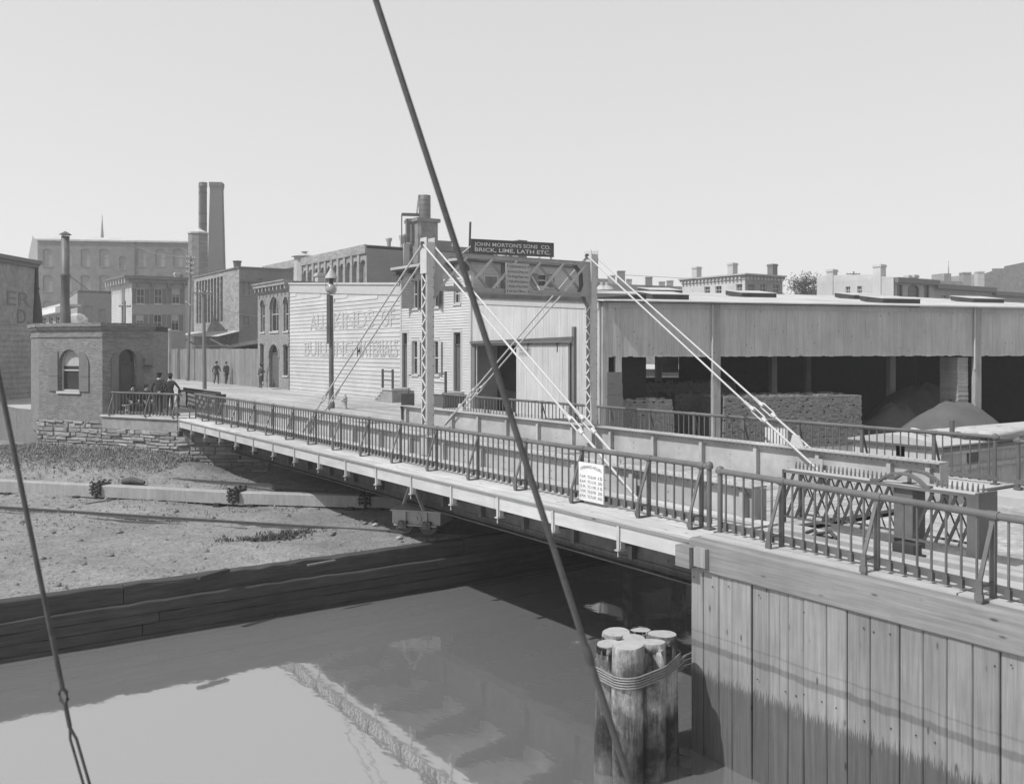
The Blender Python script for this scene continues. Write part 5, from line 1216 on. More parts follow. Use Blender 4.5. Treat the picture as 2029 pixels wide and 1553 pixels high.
for i, (px, py, sc) in enumerate(((1895, 846, 1.), (1935, 842, 1.3), (1975, 838, 1.4), (1960, 852, 1.1), (1870, 852, .8))):
    x, y = pd(px, 29.); g = G(); g.blob((x, y, ZC + .2), 1.0 * sc, .5 * sc, .14 * sc, i + 3, 14, 7, .16); mk('canvas_bundle', g, mt['canvas'], None, ('heap of white canvas just right of the boat stovepipe', 'middle heap of white canvas at the back of the boat roof', 'rightmost heap of white canvas on the boat roof', 'front heap of white canvas at the boat roof edge', 'small heap of white canvas left of the boat stovepipe')[i], 'canvas', 'canvas heaps on the boat roof')
x, y = pd(1887, 28.2); g = G(); g.tube([(x, y, ZC - .02), (x, y, zz(832, 28.2))], .075, 10); mk('stovepipe', g, mt['iron'], cb)
g = G(); p = p3(1808, 852, 28.6); q = p3(1836, 858, 28.); g.bar((p.x, p.y, ZC + .36), (q.x, q.y, ZC + .30), .12, .04); g.bar((p.x, p.y, ZC + .1), (p.x, p.y, ZC + .36), .05, .05); mk('loose_plank', g, mt['signw'], None, 'short white plank propped on the canal boat roof', 'plank')

# ================================================================== BACKGROUND, LEFT
def building(name, label, base): return root(name, label, 'building', (base[0], base[1], -.3))
# sign building at the left edge
sb = building('warehouse', 'grey warehouse at the left edge with big painted letters and a bracketed cornice', pd(30, 52)); f_ = Fr(pd(-120, 46.), pd(68, 55.))
face(sb, f_, rectp(0, f_.L, -2.4, zz(524, 55)), [], mt['render']); zt = zz(524, 55)
clapboards(sb, f_, 0, f_.L, -2.1, zz(642, 52), .3, mt['render'])
g = G(); fbox(g, f_, -.1, f_.L + .3, -.2, .35, zt, zt + .22); fbox(g, f_, -.1, f_.L + .2, -.2, .2, zt - .2, zt - .001); mk('cornice', g, mt['shutter'], sb)
g = G(); fbox(g, Fr(pd(68, 55.), pd(80, 62.)), 0, 7, -.2, 0, -.3, zt); mk('wall', g, mt['clapd'], sb)
for tx, p0, p1, y0, y1 in (('ER', 14, 60, 606, 578), ('D.', 34, 58, 640, 612)):
    letters(tx, f_, f_.at(p0)[0], f_.at(p1)[0], zz(y0, 53), zz(y1, 53) - zz(y0, 53), .02, mt['shutter'], sb, 'wall_lettering')
c = pd(73, 55.2); g = G(); g.lathe((c[0], c[1], 0), [(.34, zz(640, 55)), (.28, zz(610, 55)), (.14, zz(580, 55)), (.12, zz(575, 55)), (.18, zz(572, 55)), (.12, zz(568, 55)), (.1, zz(530, 55)), (.22, zz(522, 55)), (.24, zz(516, 55))], 12); mk('vent_pipe', g, mt['irond'], sb)
# great factory
fc = building('factory', 'large hazy brick factory with rows of arched windows across the left skyline', pd(220, 175)); f_ = Fr(pd(75, 170), pd(374, 174)); zt = zz(478, 171)
bf = M('factory_brick', .165, .92, .2, ns=.9, bump=.1, stain=.15, ss=.15); ws = []
for px in (95, 133, 170, 207, 281, 318, 353):
    for y0, y1 in ((493, 528), (545, 578), (596, 628)): ws.append((*f_.rect(px - 9.5, px + 9.5, y0, y1), 'av'))
ws.append((*f_.rect(237, 250, 508, 534), 'av')); ws.append((*f_.rect(198, 214, 560, 578), 'avk')) if False else None
mt['dusty'] = M('dusty_glass', .23, .35, .1, bump=0)
mt['sash'] = M('factory_sash', .22, .7, .1, bump=0)
face(fc, f_, rectp(0, f_.L, -.3, zt), ws, bf, .3, 'wall', 'sash', 'dusty')
g_ = Fr(pd(57, 188), pd(75, 170)); zp = zz(466, 171); g = G(); flat(g, g_, [(0, -.3), (g_.L, -.3), (g_.L, zt), (g_.L * .6, zp + .3), (g_.L * .5, zp + 1.), (0, zt - 1.)], 0); mk('gable_wall', g, mt['render'], fc)
g = G(); fbox(g, f_, -.2, f_.L, -12, .25, zt, zt + .3); g.hexa([f_.P(0, zt + .3, .25), f_.P(f_.L, zt + .3, .25), f_.P(f_.L, zt + .3, -11), f_.P(0, zt + .3, -11), f_.P(0, zp + .2, -4), f_.P(f_.L, zp - .1, -4), f_.P(f_.L, zp, -8), f_.P(0, zp + .2, -8)]); mk('roof', g, mt['roofw'], fc)
a = f_.at(268)[0]; g = G(); fbox(g, f_, a - .12, a + .12, 0, .2, 8, zt); mk('downpipe', g, mt['trimd'], fc)
# chimneys
ch = building('factory_chimney', 'tall tapering square brick chimney, right of the two on the skyline', pd(430, 150)); c = pd(430, 150); u = (RX, RY); g = G(); d = 150
def taper(g, c, prof, n=4, rot=0.):
    vs = []
    for w, z in prof:
        for j in range(n):
            t = rot + 2 * math.pi * (j + .5) / n; vs.append((c[0] + w * math.cos(t), c[1] + w * math.sin(t), z))
    k = len(prof); return g.add(vs, [(i * n + j, i * n + (j + 1) % n, (i + 1) * n + (j + 1) % n, (i + 1) * n + j) for i in range(k - 1) for j in range(n)] + [tuple(range((k - 1) * n, k * n))])
k = math.sqrt(2) / 2 * 150 / F; rot = math.atan2(RY, RX) + .12
taper(g, c, [(29.5 * k, -.3), (29.5 * k, zz(540, d)), (22.6 * k, zz(382, d)), (22.6 * k, zz(376, d)), (25 * k, zz(369, d)), (25 * k, zz(363, d)), (20 * k, zz(363, d))], 4, rot); mk('shaft', g, M('chimney_brick', .15, .92, .12, (1, 1, 3), 2., .1, stain=.1, ss=.3), ch)
g = G(); taper(g, c, [(23.4 * k, zz(391, d)), (23.4 * k, zz(388.5, d))], 4, rot); mk('band', g, mt['shutter'], ch)
ch = building('factory_chimney', 'slim round iron chimney with collars, left of the two on the skyline', pd(403, 146)); c = pd(403, 146); d = 146; k = d / F; g = G()
g.lathe((c[0], c[1], 0), [(7.6 * k, 2), (7.4 * k, zz(460, d)), (7.2 * k, zz(372, d)), (8.2 * k, zz(371, d)), (8.2 * k, zz(368, d)), (7.4 * k, zz(367, d)), (8.2 * k, zz(364, d)), (8.2 * k, zz(362, d)), (6 * k, zz(362, d))], 16); mk('shaft', g, mt['iron'], ch)
g = G(); 
for y in (382, 424, 444): g.lathe((c[0], c[1], 0), [(7.3 * k, zz(y + 1, d)), (7.7 * k, zz(y + .8, d)), (7.7 * k, zz(y - .8, d)), (7.3 * k, zz(y - 1, d))], 16)
mk('collar', g, mt['irond'], ch, kind='stuff')
g = G(); q = pd(394.5, 145.2); g.bar((q[0], q[1], zz(458, d)), (q[0], q[1], zz(366, d)), .1, .05); mk('ladder', g, mt['irond'], ch)
tw2 = building('stair_tower', 'eight sided brick tower with a low conical cap below the twin chimneys', pd(393, 138)); c = pd(393, 138); d = 138; k = d / F; g = G(); taper(g, c, [(18.6 * k, -.3), (18.6 * k, zz(464, d))], 8, .2); mk('shaft', g, brickm('tower_brick', .17, Fr((0, 0), (RX, RY)), .3, .8, 1.2, .04), tw2)
g = G(); taper(g, c, [(20.5 * k, zz(464, d)), (20.5 * k, zz(461, d)), (7 * k, zz(455, d)), (2 * k, zz(452, d))], 8, .2); mk('roof', g, mt['roofw'], tw2)
def spire(px, yb, yt, w, d, label):
    t = root('church_spire', label, 'church spire', (*pd(px, d), -.3)); c = pd(px, d); k = d / F; g = G(); taper(g, c, [(w * k, -.3), (w * k, zz(yb, d)), (w * .75 * k, zz(yb - 2, d)), (w * .12 * k, zz(yt, d))], 8); mk('steeple', g, mt['shutter'], t)
    g = G(); g.tube([(c[0], c[1], zz(yt, d)), (c[0], c[1], zz(yt - 5, d))], .12, 5); mk('finial', g, mt['shutter'], t)
spire(203, 474, 432, 4.2, 320, 'thin pointed church spire above the factory roof on the left')
# shuttered house
s2 = building('shuttered_house', 'two storey house with dark shutters and a wide bracketed cornice, behind the board fence', pd(300, 93)); fa_, fb2 = Fr(pd(222, 98), pd(262.5, 92)), Fr(pd(262.5, 92), pd(368, 94.5))
z1 = zz(560, 92.5); W_ = lambda x0, x1, y0, y1, st: (*fb2.rect(x0, x1, y0, y1), st)
face(s2, fb2, rectp(0, fb2.L, -.3, z1), [W_(271, 287, 572, 602, 'sv'), W_(306, 322, 572, 602, 'sv'), W_(341, 357, 572, 602, 'svb'), W_(270, 285, 623, 655, 'svb'), W_(305, 321, 623, 655, 'sv'), W_(340, 355, 623, 655, 'svb')], M('tan_house_paint', .27, .85, .1, bump=.05), .12)
face(s2, fa_, rectp(0, fa_.L, -.3, z1), [], mt['clap']); clapboards(s2, fa_, 0, fa_.L, 0, z1 - .3, .16, mt['clap'])
g = G(); a = fa_.rect(243, 248, 572, 640); fbox(g, fa_, a[0], a[1], .03, .08, a[2], a[3]); mk('downpipe', g, mt['shutter'], s2)
for n, a, b in ((.25, 0, .35), (.75, .36, .5), (.85, .5, .62)):
    g = G(); fbox(g, fb2, -n, fb2.L + .2, -.1, n, z1 + a + .001, z1 + b); fbox(g, fa_, 0, fa_.L + n * .2, -.1, n, z1 + a + .002, z1 + b - .001); mk('cornice', g, mt['render'] if a < .5 else mt['shutter'], s2)
g = G()
for i in range(8): s = .2 + i * (fa_.L - .5) / 7; fbox(g, fa_, s, s + .2, .1, .7, z1 - .1, z1 + .355)
mk('cornice_bracket', g, mt['trim'], s2, kind='stuff')
g = G()
for q in (.1, .36, .67, .97): s = q * fb2.L; fbox(g, fb2, s - .1, s + .1, .1, .6, z1 - .45, z1 - .001)
mk('cornice_bracket', g, mt['shutter'], s2, kind='stuff')
g = G(); g.prism([fa_.o, pd(262.5, 92), pd(368, 94.5), pd(372, 101), pd(240, 106)], z1 + .3, z1 + .45); mk('roof', g, mt['tar'], s2)
chimney(s2, pd(351, 95), (0, 1), .45, z1 + .4, zz(540, 95), mt['trim']); chimney(s2, pd(357, 96), (0, 1), .4, z1 + .4, zz(543, 96), mt['render'])
# low blocks beside it
lb = building('brick_block', 'flat roofed dark brick block between the smokestack and the shuttered house', pd(185, 115)); fx, fy = Fr(pd(138, 124), pd(154, 112)), Fr(pd(154, 112), pd(224, 114)); z1 = zz(575, 112)
face(lb, fy, rectp(0, fy.L, -.3, z1), [(*fy.rect(166, 183, 605, 640), 'av'), (*fy.rect(196, 210, 612, 640), 'av')], M('old_dark_brick', .2, .9, .12, bump=.1), .2, 'wall', 'sash', 'dusty'); face(lb, fx, rectp(0, fx.L, -.3, z1), [], mt['render'])
g = G(); g.prism([fx.o, pd(154, 112), pd(224, 114), pd(226, 124)], z1 - .3, z1 - .05); mk('roof', g, mt['tar'], lb)
lw = building('low_workshop', 'low pale workshop with a white eave band, left of the smokestack', pd(100, 78)); f_ = Fr(pd(75, 88), pd(123, 76)); z1 = zz(606, 80)
face(lw, f_, rectp(0, f_.L, -.3, z1 - .2), [(*f_.rect(84, 91, 628, 645), 'n'), (*f_.rect(98, 105, 627, 645), 'n'), (*f_.rect(111, 118, 626, 645), 'n')], mt['render'], .15); g = G(); fbox(g, f_, -.2, f_.L + .1, -.1, .5, zz(622, 79), zz(612, 79)); mk('eave_band', g, mt['signw'], lw)
g = G(); fbox(g, f_, 0, f_.L - .3, -1.5, .1, z1 - .2, z1); mk('roof', g, mt['roofw'], lw)
# fluted mill
fm = building('brick_mill', 'tall brick mill whose sunlit side is ribbed with slender pilasters', (36, 100)); fA_, fB_ = Fr((30.6, 110.6), (30.6, 94.2)), Fr((30.6, 94.2), (36.4, 94.2)); z1 = zz(531, 95.1)
ws = []
for p in (391.7, 397.2, 402.8, 408.6, 414.4, 420.4, 426.6, 433., 439.5):
    c = fA_.at(p)[0]; ws.append((c - .42, c + .42, zz(638, 102), z1 - .5, 'no'))
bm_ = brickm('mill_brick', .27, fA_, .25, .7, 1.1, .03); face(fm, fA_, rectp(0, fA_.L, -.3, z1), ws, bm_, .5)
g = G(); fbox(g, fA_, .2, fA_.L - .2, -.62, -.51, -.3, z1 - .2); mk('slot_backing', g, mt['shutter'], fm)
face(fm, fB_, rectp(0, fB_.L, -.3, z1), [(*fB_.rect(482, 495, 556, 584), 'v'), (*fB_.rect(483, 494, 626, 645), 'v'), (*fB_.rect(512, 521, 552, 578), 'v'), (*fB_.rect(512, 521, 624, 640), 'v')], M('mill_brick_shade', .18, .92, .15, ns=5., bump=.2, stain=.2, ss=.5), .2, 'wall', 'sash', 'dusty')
g = G(); fbox(g, fB_, 0, fB_.L, 0.003, .12, z1 - 1.4, z1 - 1.2); fbox(g, fB_, -.05, fB_.L, -.3, .15, z1 + .001, z1 + .15); fbox(g, fA_, 0, fA_.L, -.3, .12, z1 + .002, z1 + .148); mk('cornice', g, mt['shutter'], fm)
g = G(); fbox(g, fB_, .6, fB_.L, -16, -.1, z1 - .6, z1 - .2); mk('roof', g, mt['tar'], fm)
c = pd(470.5, 95.8); g = G(); taper(g, c, [(.33, z1), (.4, zz(520, 95.8)), (.46, zz(519, 95.8)), (.46, zz(517, 95.8))], 8); mk('chimney', g, mt['iron'], fm)
g = G(); g.hexa([fA_.P(-1, zz(667, 100), 2.4), fA_.P(fA_.L + 1.2, zz(667, 95), 2.4), fA_.P(fA_.L + .2, zz(658, 97), 0), fA_.P(-1, zz(658, 104), 0), fA_.P(-1, zz(666, 100), 2.4), fA_.P(fA_.L + 1.2, zz(666, 95), 2.4), fA_.P(fA_.L + .2, zz(656, 97), 0), fA_.P(-1, zz(656, 104), 0)]); mk('awning_roof', g, mt['roofw'], fm)
for i in range(4):
    s = .5 + i * 4.6; g = G(); g.bar(fA_.P(s, 3.9, 2.3), fA_.P(s + .7, 3.2, 1.2), .16, .16); mk('awning_bracket', g, mt['signw'], fm)
g = G(); fbox(g, fA_, 0, fA_.L, 1.1, 1.25, 3.15, 3.27); mk('awning_rail', g, mt['signw'], fm)
# long mill beyond
lm = building('long_mill', 'long brick mill with a row of tall arched windows running back from the street', (54, 115)); fA_, fB_ = Fr((47.9, 136.), (47.9, 100.5)), Fr((47.9, 100.5), (66.5, 100.5)); z1 = zz(485, 110)
ws = []
for p in (582, 593.5, 605, 616.5, 628, 640, 652.5, 665, 678, 691.5, 705.5, 719.5):
    c = fA_.at(p)[0]; ws.append((c - .72, c + .72, 8., 13.5, 'Av'))
bl_ = brickm('long_mill_brick', .28, fA_, .25, .7, 1.1, .03); face(lm, fA_, rectp(0, fA_.L, -.3, z1), ws, bl_, .35, 'wall', 'sash', 'dusty')
g = G()
for a, b in zip(ws, ws[1:]): c = (a[1] + b[0]) / 2; fbox(g, fA_, c - .3, c + .3, .001, .18, 3, 14.2)
mk('pilaster', g, bl_, lm, kind='stuff')
g = G(); fbox(g, fA_, 0, fA_.L, .002, .22, 14.2, z1 + .05); mk('parapet', g, bl_, lm)
face(lm, fB_, rectp(0, fB_.L, -.3, z1), [(*fB_.rect(776, 790, 545, 565), 'v')], M('mill_end_brick', .2, .92, .12, ns=4., bump=.2, stain=.15, ss=.4), .2, 'wall', 'sash', 'dusty')
g = G(); fbox(g, fA_, 0, fA_.L, -18, -.02, z1 - .4, z1 - .1); mk('roof', g, mt['tar'], lm)
a = fB_.rect(799, 810, 483, 530); g = G(); fbox(g, fB_, a[0], a[1], .0, .25, a[2], a[3]); mk('flue', g, mt['ironl'], lm)
for i, (px, yb, yt, d) in enumerate(((771, 487, 471, 113), (797, 484, 465, 113), (802, 484, 463, 115))):
    c = pd(px, d); g = G(); k = d / F; g.lathe((c[0], c[1], 0), [(4 * k, zz(yb + 10, d)), (4 * k, zz(yb - 6, d)), (6.5 * k, zz(yt + 4, d)), (6.5 * k, zz(yt + 1, d)), (3 * k, zz(yt, d)), (0, zz(yt, d))], 12); mk('roof_ventilator', g, mt['ironl'], lm)
c = pd(604, 128); g = G(); taper(g, c, [(1.5, 12), (1.4, zz(510, 128)), (1.9, zz(509, 128)), (.3, zz(502, 128)), (.3, zz(500, 128)), (.6, zz(499, 128))], 8); mk('cupola', g, mt['ironl'], lm)
ew = building('engine_house', 'blank dark engine house block behind the clapboard house roof', pd(900, 120)); f_ = Fr(pd(850, 118), pd(932, 121)); g = G(); fbox(g, f_, 0, f_.L, -8, 0, -.3, zz(487, 119)); fbox(g, f_, 0, f_.L * .55, -7.9, .02, zz(487, 119), zz(477, 119)); mk('wall', g, M('engine_brick', .2, .9, .12, ns=3., bump=.1, stain=.15, ss=.4), ew)
# tower with tank
tk = building('tank_tower', 'square brick tower carrying a round iron water tank with ladder', pd(845, 112)); d = 112; k = d / F; f_ = Fr(pd(829, 112), pd(868, 113.5)); f_l = Fr(pd(819.5, 118), pd(829, 112)); bt_ = M('tank_tower_brick', .20, .9, .25, ns=3., bump=.2, stain=.2, ss=.8)
g = G(); fbox(g, f_, 0, f_.L, -3, 0, -.3, zz(434, d)); mk('wall', g, bt_, tk); g = G(); fbox(g, f_l, 0, f_l.L - .02, -.4, 0, -.3, zz(434, d)); mk('wall', g, mt['render'], tk)
g = G(); fbox(g, f_, -.25, f_.L + .25, -3.2, .25, zz(438, d), zz(431, d)); mk('cornice', g, bt_, tk)
c = pd(842, 113.5); g = G(); g.lathe((c[0], c[1], 0), [(12. * k, zz(431, d)), (12 * k, zz(384, d)), (11.6 * k, zz(383.5, d)), (0, zz(382.5, d))], 20); mk('water_tank', g, mt['iron'], tk)
g = G()
for y in (424, 414, 404, 394): g.lathe((c[0], c[1], 0), [(12.05 * k, zz(y + .5, d)), (12.25 * k, zz(y, d)), (12.05 * k, zz(y - .5, d))], 20)
mk('hoop', g, mt['irond'], tk, kind='stuff')
for px0, px1 in ((825.5, 829.5), (827.5, 831.5)):
    g = G(); p, q = p3(px0, 424, 110.5), p3(px1 + .5, 386, 110.5); g.bar(p, q, .06, .06); mk('ladder_rail', g, mt['irond'], tk)
g = G()
for i in range(8): p, q = p3(826 + i * .45, 421 - i * 4.6, 110.5), p3(828.4 + i * .45, 421 - i * 4.6, 110.5); g.bar(p, q, .05, .05)
mk('ladder_rung', g, mt['irond'], tk, kind='stuff')
g = G(); a, b = p3(796.5, 484, 111), p3(796.5, 425, 111); g.bar(a, b, .1, .1); g.bar(b, p3(832, 426, 111), .25, .35); mk('gantry', g, mt['irond'], tk)
for px, y0, y1 in ((808, 434, 480), (816, 446, 480)):
    g = G(); a, b = p3(px, y1, 113), p3(px, y0, 113); g.bar(a, b, .35 if px < 810 else .8, .4); mk('gantry_post', g, mt['iron'], tk)
g = G(); a, b = p3(805, 437, 113), p3(832, 436, 113); g.bar(a, b, .3, .4); mk('gantry_beam', g, mt['iron'], tk)
# fence, lean-to, yard gate
fe_ = root('board_fence', 'tall unpainted board fence along the street beyond the brick building', 'fence', (XS, 85, 0)); f_ = Fr((XS, 104.), (XS, 68.75)); s = 0.; i = 0
while s < f_.L:
    w = R.choice((.26, .28, .3)); g = G(); plank(g, f_, s + .006, s + w - .006, -.02, R.uniform(0, .012), -.1, 2.86 + R.uniform(-.03, .03), .006); mk('fence_board', g, mt['fenceboard'], fe_); s += w
ln = root('lean_to', 'lean-to shed with a pale corrugated roof rising above the board fence', 'shed', (26, 75, 0))
g = G(); g.hexa([(24.3, 69.2, 3.35), (28.5, 69.2, 3.3), (28.5, 81, 2.9), (24.3, 81, 2.7), (24.1, 69.2, 3.62), (28.5, 69.2, 4.2), (28.5, 81, 3.3), (24.1, 81, 2.86)]); mk('roof', g, mt['roofw'], ln)
g = G(); g.box(24.4, 69.3, -.3, 28.4, 80.9, 2.85); mk('wall', g, mt['weathered'], ln)
gf = root('yard_gateway', 'timber gateway of three posts and a lintel at the end of the board fence', 'gateway', (*pd(322, 88), 0)); d = 88.
for px in (310, 323.5, 337): 
    g = G(); x, y = pd(px, d); g.box(x - .11, y - .11, -.1, x + .11, y + .11, zz(655, d)); mk('post', g, mt['weathered'], gf)
a, b = pd(306, d), pd(339, d); g = G(); g.bar((a[0], a[1], zz(653, d)), (b[0], b[1], zz(653, d)), .3, .2); mk('lintel', g, mt['whitebd'], gf)

# ================================================================== BACKGROUND, RIGHT
def rowhouse(label, corner, d, left_px, right_px, ytop, wl_, wr_, ml_, mr_, corn=(.25, .6, .5), name='row_house'):
    c = pd(corner, d); z1 = zz(ytop, d); fl_ = Fr((c[0], pX(left_px, c[0])[1]), c); fr2 = Fr(c, (pY(right_px, c[1])[0], c[1])); t = building(name, label, c)
    face(t, fl_, rectp(0, fl_.L, -1.4, z1), [(*fl_.rect(*w), 'v') for w in wl_], ml_, .15); face(t, fr2, rectp(0, fr2.L, -1.4, z1), [(*fr2.rect(*w[:4]), w[4] if len(w) > 4 else 'v') for w in wr_], mr_, .15)
    g = G(); i_ = min(.2, fr2.L * .3); g.prism([(c[0] + i_, fl_.o[1]), (c[0] + i_, c[1] + .2), (c[0] + fr2.L, c[1] + .2), (c[0] + fr2.L, fl_.o[1])], z1 - .5, z1 - .2); mk('roof', g, mt['roofw'], t)
    return t, fl_, fr2, z1
t, fl_, fr2, z1 = rowhouse('cream row house with a dentilled cornice and three chimneys above the shed roof', 1477, 110, 1352, 1551, 553, [(1396, 1407, 568, 582), (1418, 1430, 567, 582), (1459, 1471, 563, 580)], [(1483, 1496, 562, 580), (1507, 1519, 562, 580), (1533, 1545, 563, 582)], mt['whitebd'], mt['render'])
for n, a, b in ((.1, 0, .25), (.22, .25, .5), (.38, .5, .68)):
    g = G(); fbox(g, fl_, -n, fl_.L, -.1, n, z1 + a + .001, z1 + b); fbox(g, fr2, -n, fr2.L + n, .002, n, z1 + a + .002, z1 + b - .001); mk('cornice', g, mt['shutter'] if a == .25 else mt['clapd'], t)
g = G()
for f_ in (fl_, fr2):
    for i in range(int(f_.L / .6)): fbox(g, f_, .1 + i * .6, .35 + i * .6, .1, .3, z1 + .0, z1 + .3)
mk('dentil', g, mt['clapd'], t, kind='stuff')
for px, y0, d, m in ((1381, 529, 118, 'trim'), (1452, 521.5, 113, 'trim'), (1531, 523.5, 113, 'shutter')): chimney(t, pd(px, d), (0, 1), .85, z1 + .3, zz(y0, d), mt[m])
t, fl_, fr2, z1 = rowhouse('plain white walled house with two stout chimneys, right of the tree', 1771, 88, 1619, 1772.5, 551, [(1676, 1685, 568, 583), (1699, 1708, 567, 582)], [], mt['whitebd'], mt['render'])
g = G(); g.hexa([fl_.P(0, z1 - .01, 0), fl_.P(fl_.L, z1 - .01, 0), fl_.P(fl_.L, z1 - .01, -.4), fl_.P(0, z1 - .01, -.4), fl_.P(0, zz(547, 95.5), 0), fl_.P(fl_.L * .7, zz(545, 91), 0), fl_.P(fl_.L * .7, zz(545, 91), -.4), fl_.P(0, zz(547, 95.5), -.4)]); mk('parapet', g, mt['whitebd'], t)
for px, y0, w in ((1649, 529, .75), (1743, 527, .85)): c = pd(px, 94 if px < 1700 else 89.6); chimney(t, c, (0, 1), w, z1 - 1.6, zz(y0, 91), mt['whitebd'])
t, fl_, fr2, z1 = rowhouse('narrow brick house with a dark cornice and tall front windows beside the white walled house', 1773, 88.2, 1765, 1855, 560, [], [(1778, 1789, 564, 590, 'k'), (1799, 1822, 564, 590, 'ak'), (1831, 1842, 565, 590, 'k')], mt['render'], M('brownstone', .3, .85, .1, bump=.1))
g = G(); fbox(g, fr2, -.1, fr2.L, -.1, .45, z1, zz(551, 89)); mk('cornice', g, mt['shutter'], t)
chimney(t, pd(1799, 91), (1, 0), .5, z1, zz(546, 91), mt['trim']); chimney(t, pd(1810, 92), (1, 0), .7, z1, zz(545, 92), mt['trim'])
t, fl_, fr2, z1 = rowhouse('low dark roofed row with small windows at the right of the skyline', 1853, 92, 1851, 2060, 572, [], [(1867, 1878, 584, 596), (1890, 1901, 585, 596), (1913, 1929, 585, 596), (1940, 1950, 586, 596)], mt['render'], M('dull_brick', .26, .85, .1, bump=.1))
g = G(); fbox(g, fr2, -.1, fr2.L * .52, -.1, .5, z1, zz(564, 93)); fbox(g, fr2, fr2.L * .52, fr2.L, -.1, .4, z1 - .3, z1 + .12); mk('cornice', g, mt['shutter'], t)
t = building('gable_block', 'pale stepped gable wall at the far right of the skyline', pd(1960, 160)); f_ = Fr(pd(1934, 160), pd(2080, 165)); g = G(); hh = lambda y: zz(y, 161); flat(g, f_, [(0, -.3), (f_.L, -.3), (f_.L, hh(505)), (f_.at(1990)[0], hh(527)), (f_.at(1990)[0], hh(531)), (f_.at(1966)[0], hh(532)), (f_.at(1966)[0], hh(537)), (f_.at(1950)[0], hh(543)), (0, hh(543))], 0); mk('wall', g, mt['render'], t); g = G(); fbox(g, f_, 0, f_.L, -8, -.1, -.3, hh(544)); mk('body', g, mt['render'], t)
chimney(t, pd(1913, 150), (RX, RY), 1.3, -.3, zz(540, 150), mt['render']); chimney(t, pd(1941, 152), (RX, RY), 1.1, -.3, zz(538, 152), mt['trim'])
t = building('slate_block', 'dark roofed block with a squat tower below the right hand spire', pd(1885, 150)); f_ = Fr(pd(1855, 148), pd(1925, 150)); g = G(); fbox(g, f_, 0, f_.L, -6, 0, -.3, zz(557, 149)); mk('wall', g, mt['render'], t); g = G(); fbox(g, f_, f_.at(1873)[0], f_.at(1887)[0], -3, -.2, zz(557, 149), zz(542, 149)); mk('tower', g, mt['render'], t)
spire(1880, 552, 522, 2.6, 420, 'faint church spire on the right skyline')
# left-of-centre roofs over the shed
t = building('flat_roofed_row', 'hazy row of dark flat roofs with chimney stacks above the shed roof', pd(1270, 190)); f_ = Fr(pd(1188, 186), pd(1355, 196)); g = G(); fbox(g, f_, 0, f_.L, -10, 0, -.3, zz(564, 190)); mk('wall', g, mt['render'], t)
g = G(); fbox(g, f_, -.5, f_.at(1205)[0], -10, .05, zz(564, 190), zz(555, 190)); mk('wall', g, mt['render'], t)
for px, y, w in ((1212, 546, 1.4), (1231, 537, 1.5), (1286, 549, 1.3), (1247, 553, 1.), (1328, 556, 1.2), (1312, 558, 1.1)): chimney(t, pd(px, 191), (RX, RY), w, zz(566, 190), zz(y, 191), mt['shutter'] if px in (1231, 1286) else mt['render'])
for px in (1193, 1203):
    c = pd(px, 90); g = G(); g.lathe((c[0], c[1], 0), [(.7, zz(575, 90)), (.6, zz(570, 90)), (.1, zz(563, 90)), (.2, zz(561, 90)), (.0, zz(559, 90))], 12); mk('roof_vent', g, mt['roofw'], None, ('left' if px == 1193 else 'right') + ' one of two white domed roof vents past the right portal leg', 'vent', 'domed vents beyond the portal')
t = building('far_shed', 'low white roofed shed seen through the gap at the back of the open shed', pd(1315, 75)); f_ = Fr(pd(1225, 78), pd(1440, 76)); g = G(); fbox(g, f_, 0, f_.L, -3, 0, -1.4, zz(731, 77)); mk('wall', g, mt['yard'], t)
g = G(); g.hexa([f_.P(0, zz(732, 77), .3), f_.P(f_.L, zz(732, 77), .3), f_.P(f_.L, zz(723, 79), -2.5), f_.P(0, zz(723, 79), -2.5), f_.P(0, zz(730.5, 77), .3), f_.P(f_.L, zz(730.5, 77), .3), f_.P(f_.L, zz(722, 79), -2.5), f_.P(0, zz(722, 79), -2.5)]); mk('roof', g, mt['roofw'], t)
g = G(); fbox(g, f_, -2, f_.L, -6, -3.1, -1.4, zz(690, 80)); mk('rear_block', g, mt['render'], t)

# ------------------------------------------------------------------ tree
tr = root('tree', 'feathery tree standing between the cream row house and the white walled house', 'tree', (*pd(1597, 101), -.5)); c = pd(1597, 101); rr = random.Random(21)
g = G(); g.tube([(c[0], c[1], -.5), (c[0] + .1, c[1], 3), (c[0], c[1], 6.5), (c[0] + .05, c[1], 10.6)], [.24, .18, .11, .03], 8)
tips = []
for i in range(46):
    z = rr.uniform(3.5, 9.8); t = rr.uniform(0, 6.28); L_ = (1 - abs((z - 5.6) / 6.2)) * rr.uniform(2.4, 4.8); e = (c[0] + L_ * math.cos(t), c[1] + L_ * math.sin(t), z + L_ * .5); g.tube([(c[0], c[1], z), ((c[0] + e[0]) / 2, (c[1] + e[1]) / 2, z + L_ * .3), e], [.05, .035, .012], 5); tips.append(e)
tips += [(c[0], c[1], 10.4), (c[0] + .1, c[1], 11.), (c[0] - .8, c[1], 9.6), (c[0] + 1.4, c[1] - .5, 9.)]
mk('trunk', g, mt['bark'], tr)
g = G()
for e in tips:
    for k in range(110):
        p = Vector((c[0], c[1], e[2] - .9)).lerp(Vector(e), rr.uniform(.35, 1.05)) + Vector((rr.gauss(0, .34), rr.gauss(0, .34), rr.gauss(0, .28)))
        a = Vector((rr.uniform(-1, 1), rr.uniform(-1, 1), rr.uniform(-.4, 1))).normalized() * rr.uniform(.08, .15); b = a.cross(Vector((rr.uniform(-1, 1), rr.uniform(-1, 1), rr.uniform(-1, 1)))).normalized() * .05
        g.add([p - a, p + b, p + a, p - b], [(0, 1, 2, 3)])
mk('crown', g, mt['leaf'], tr)

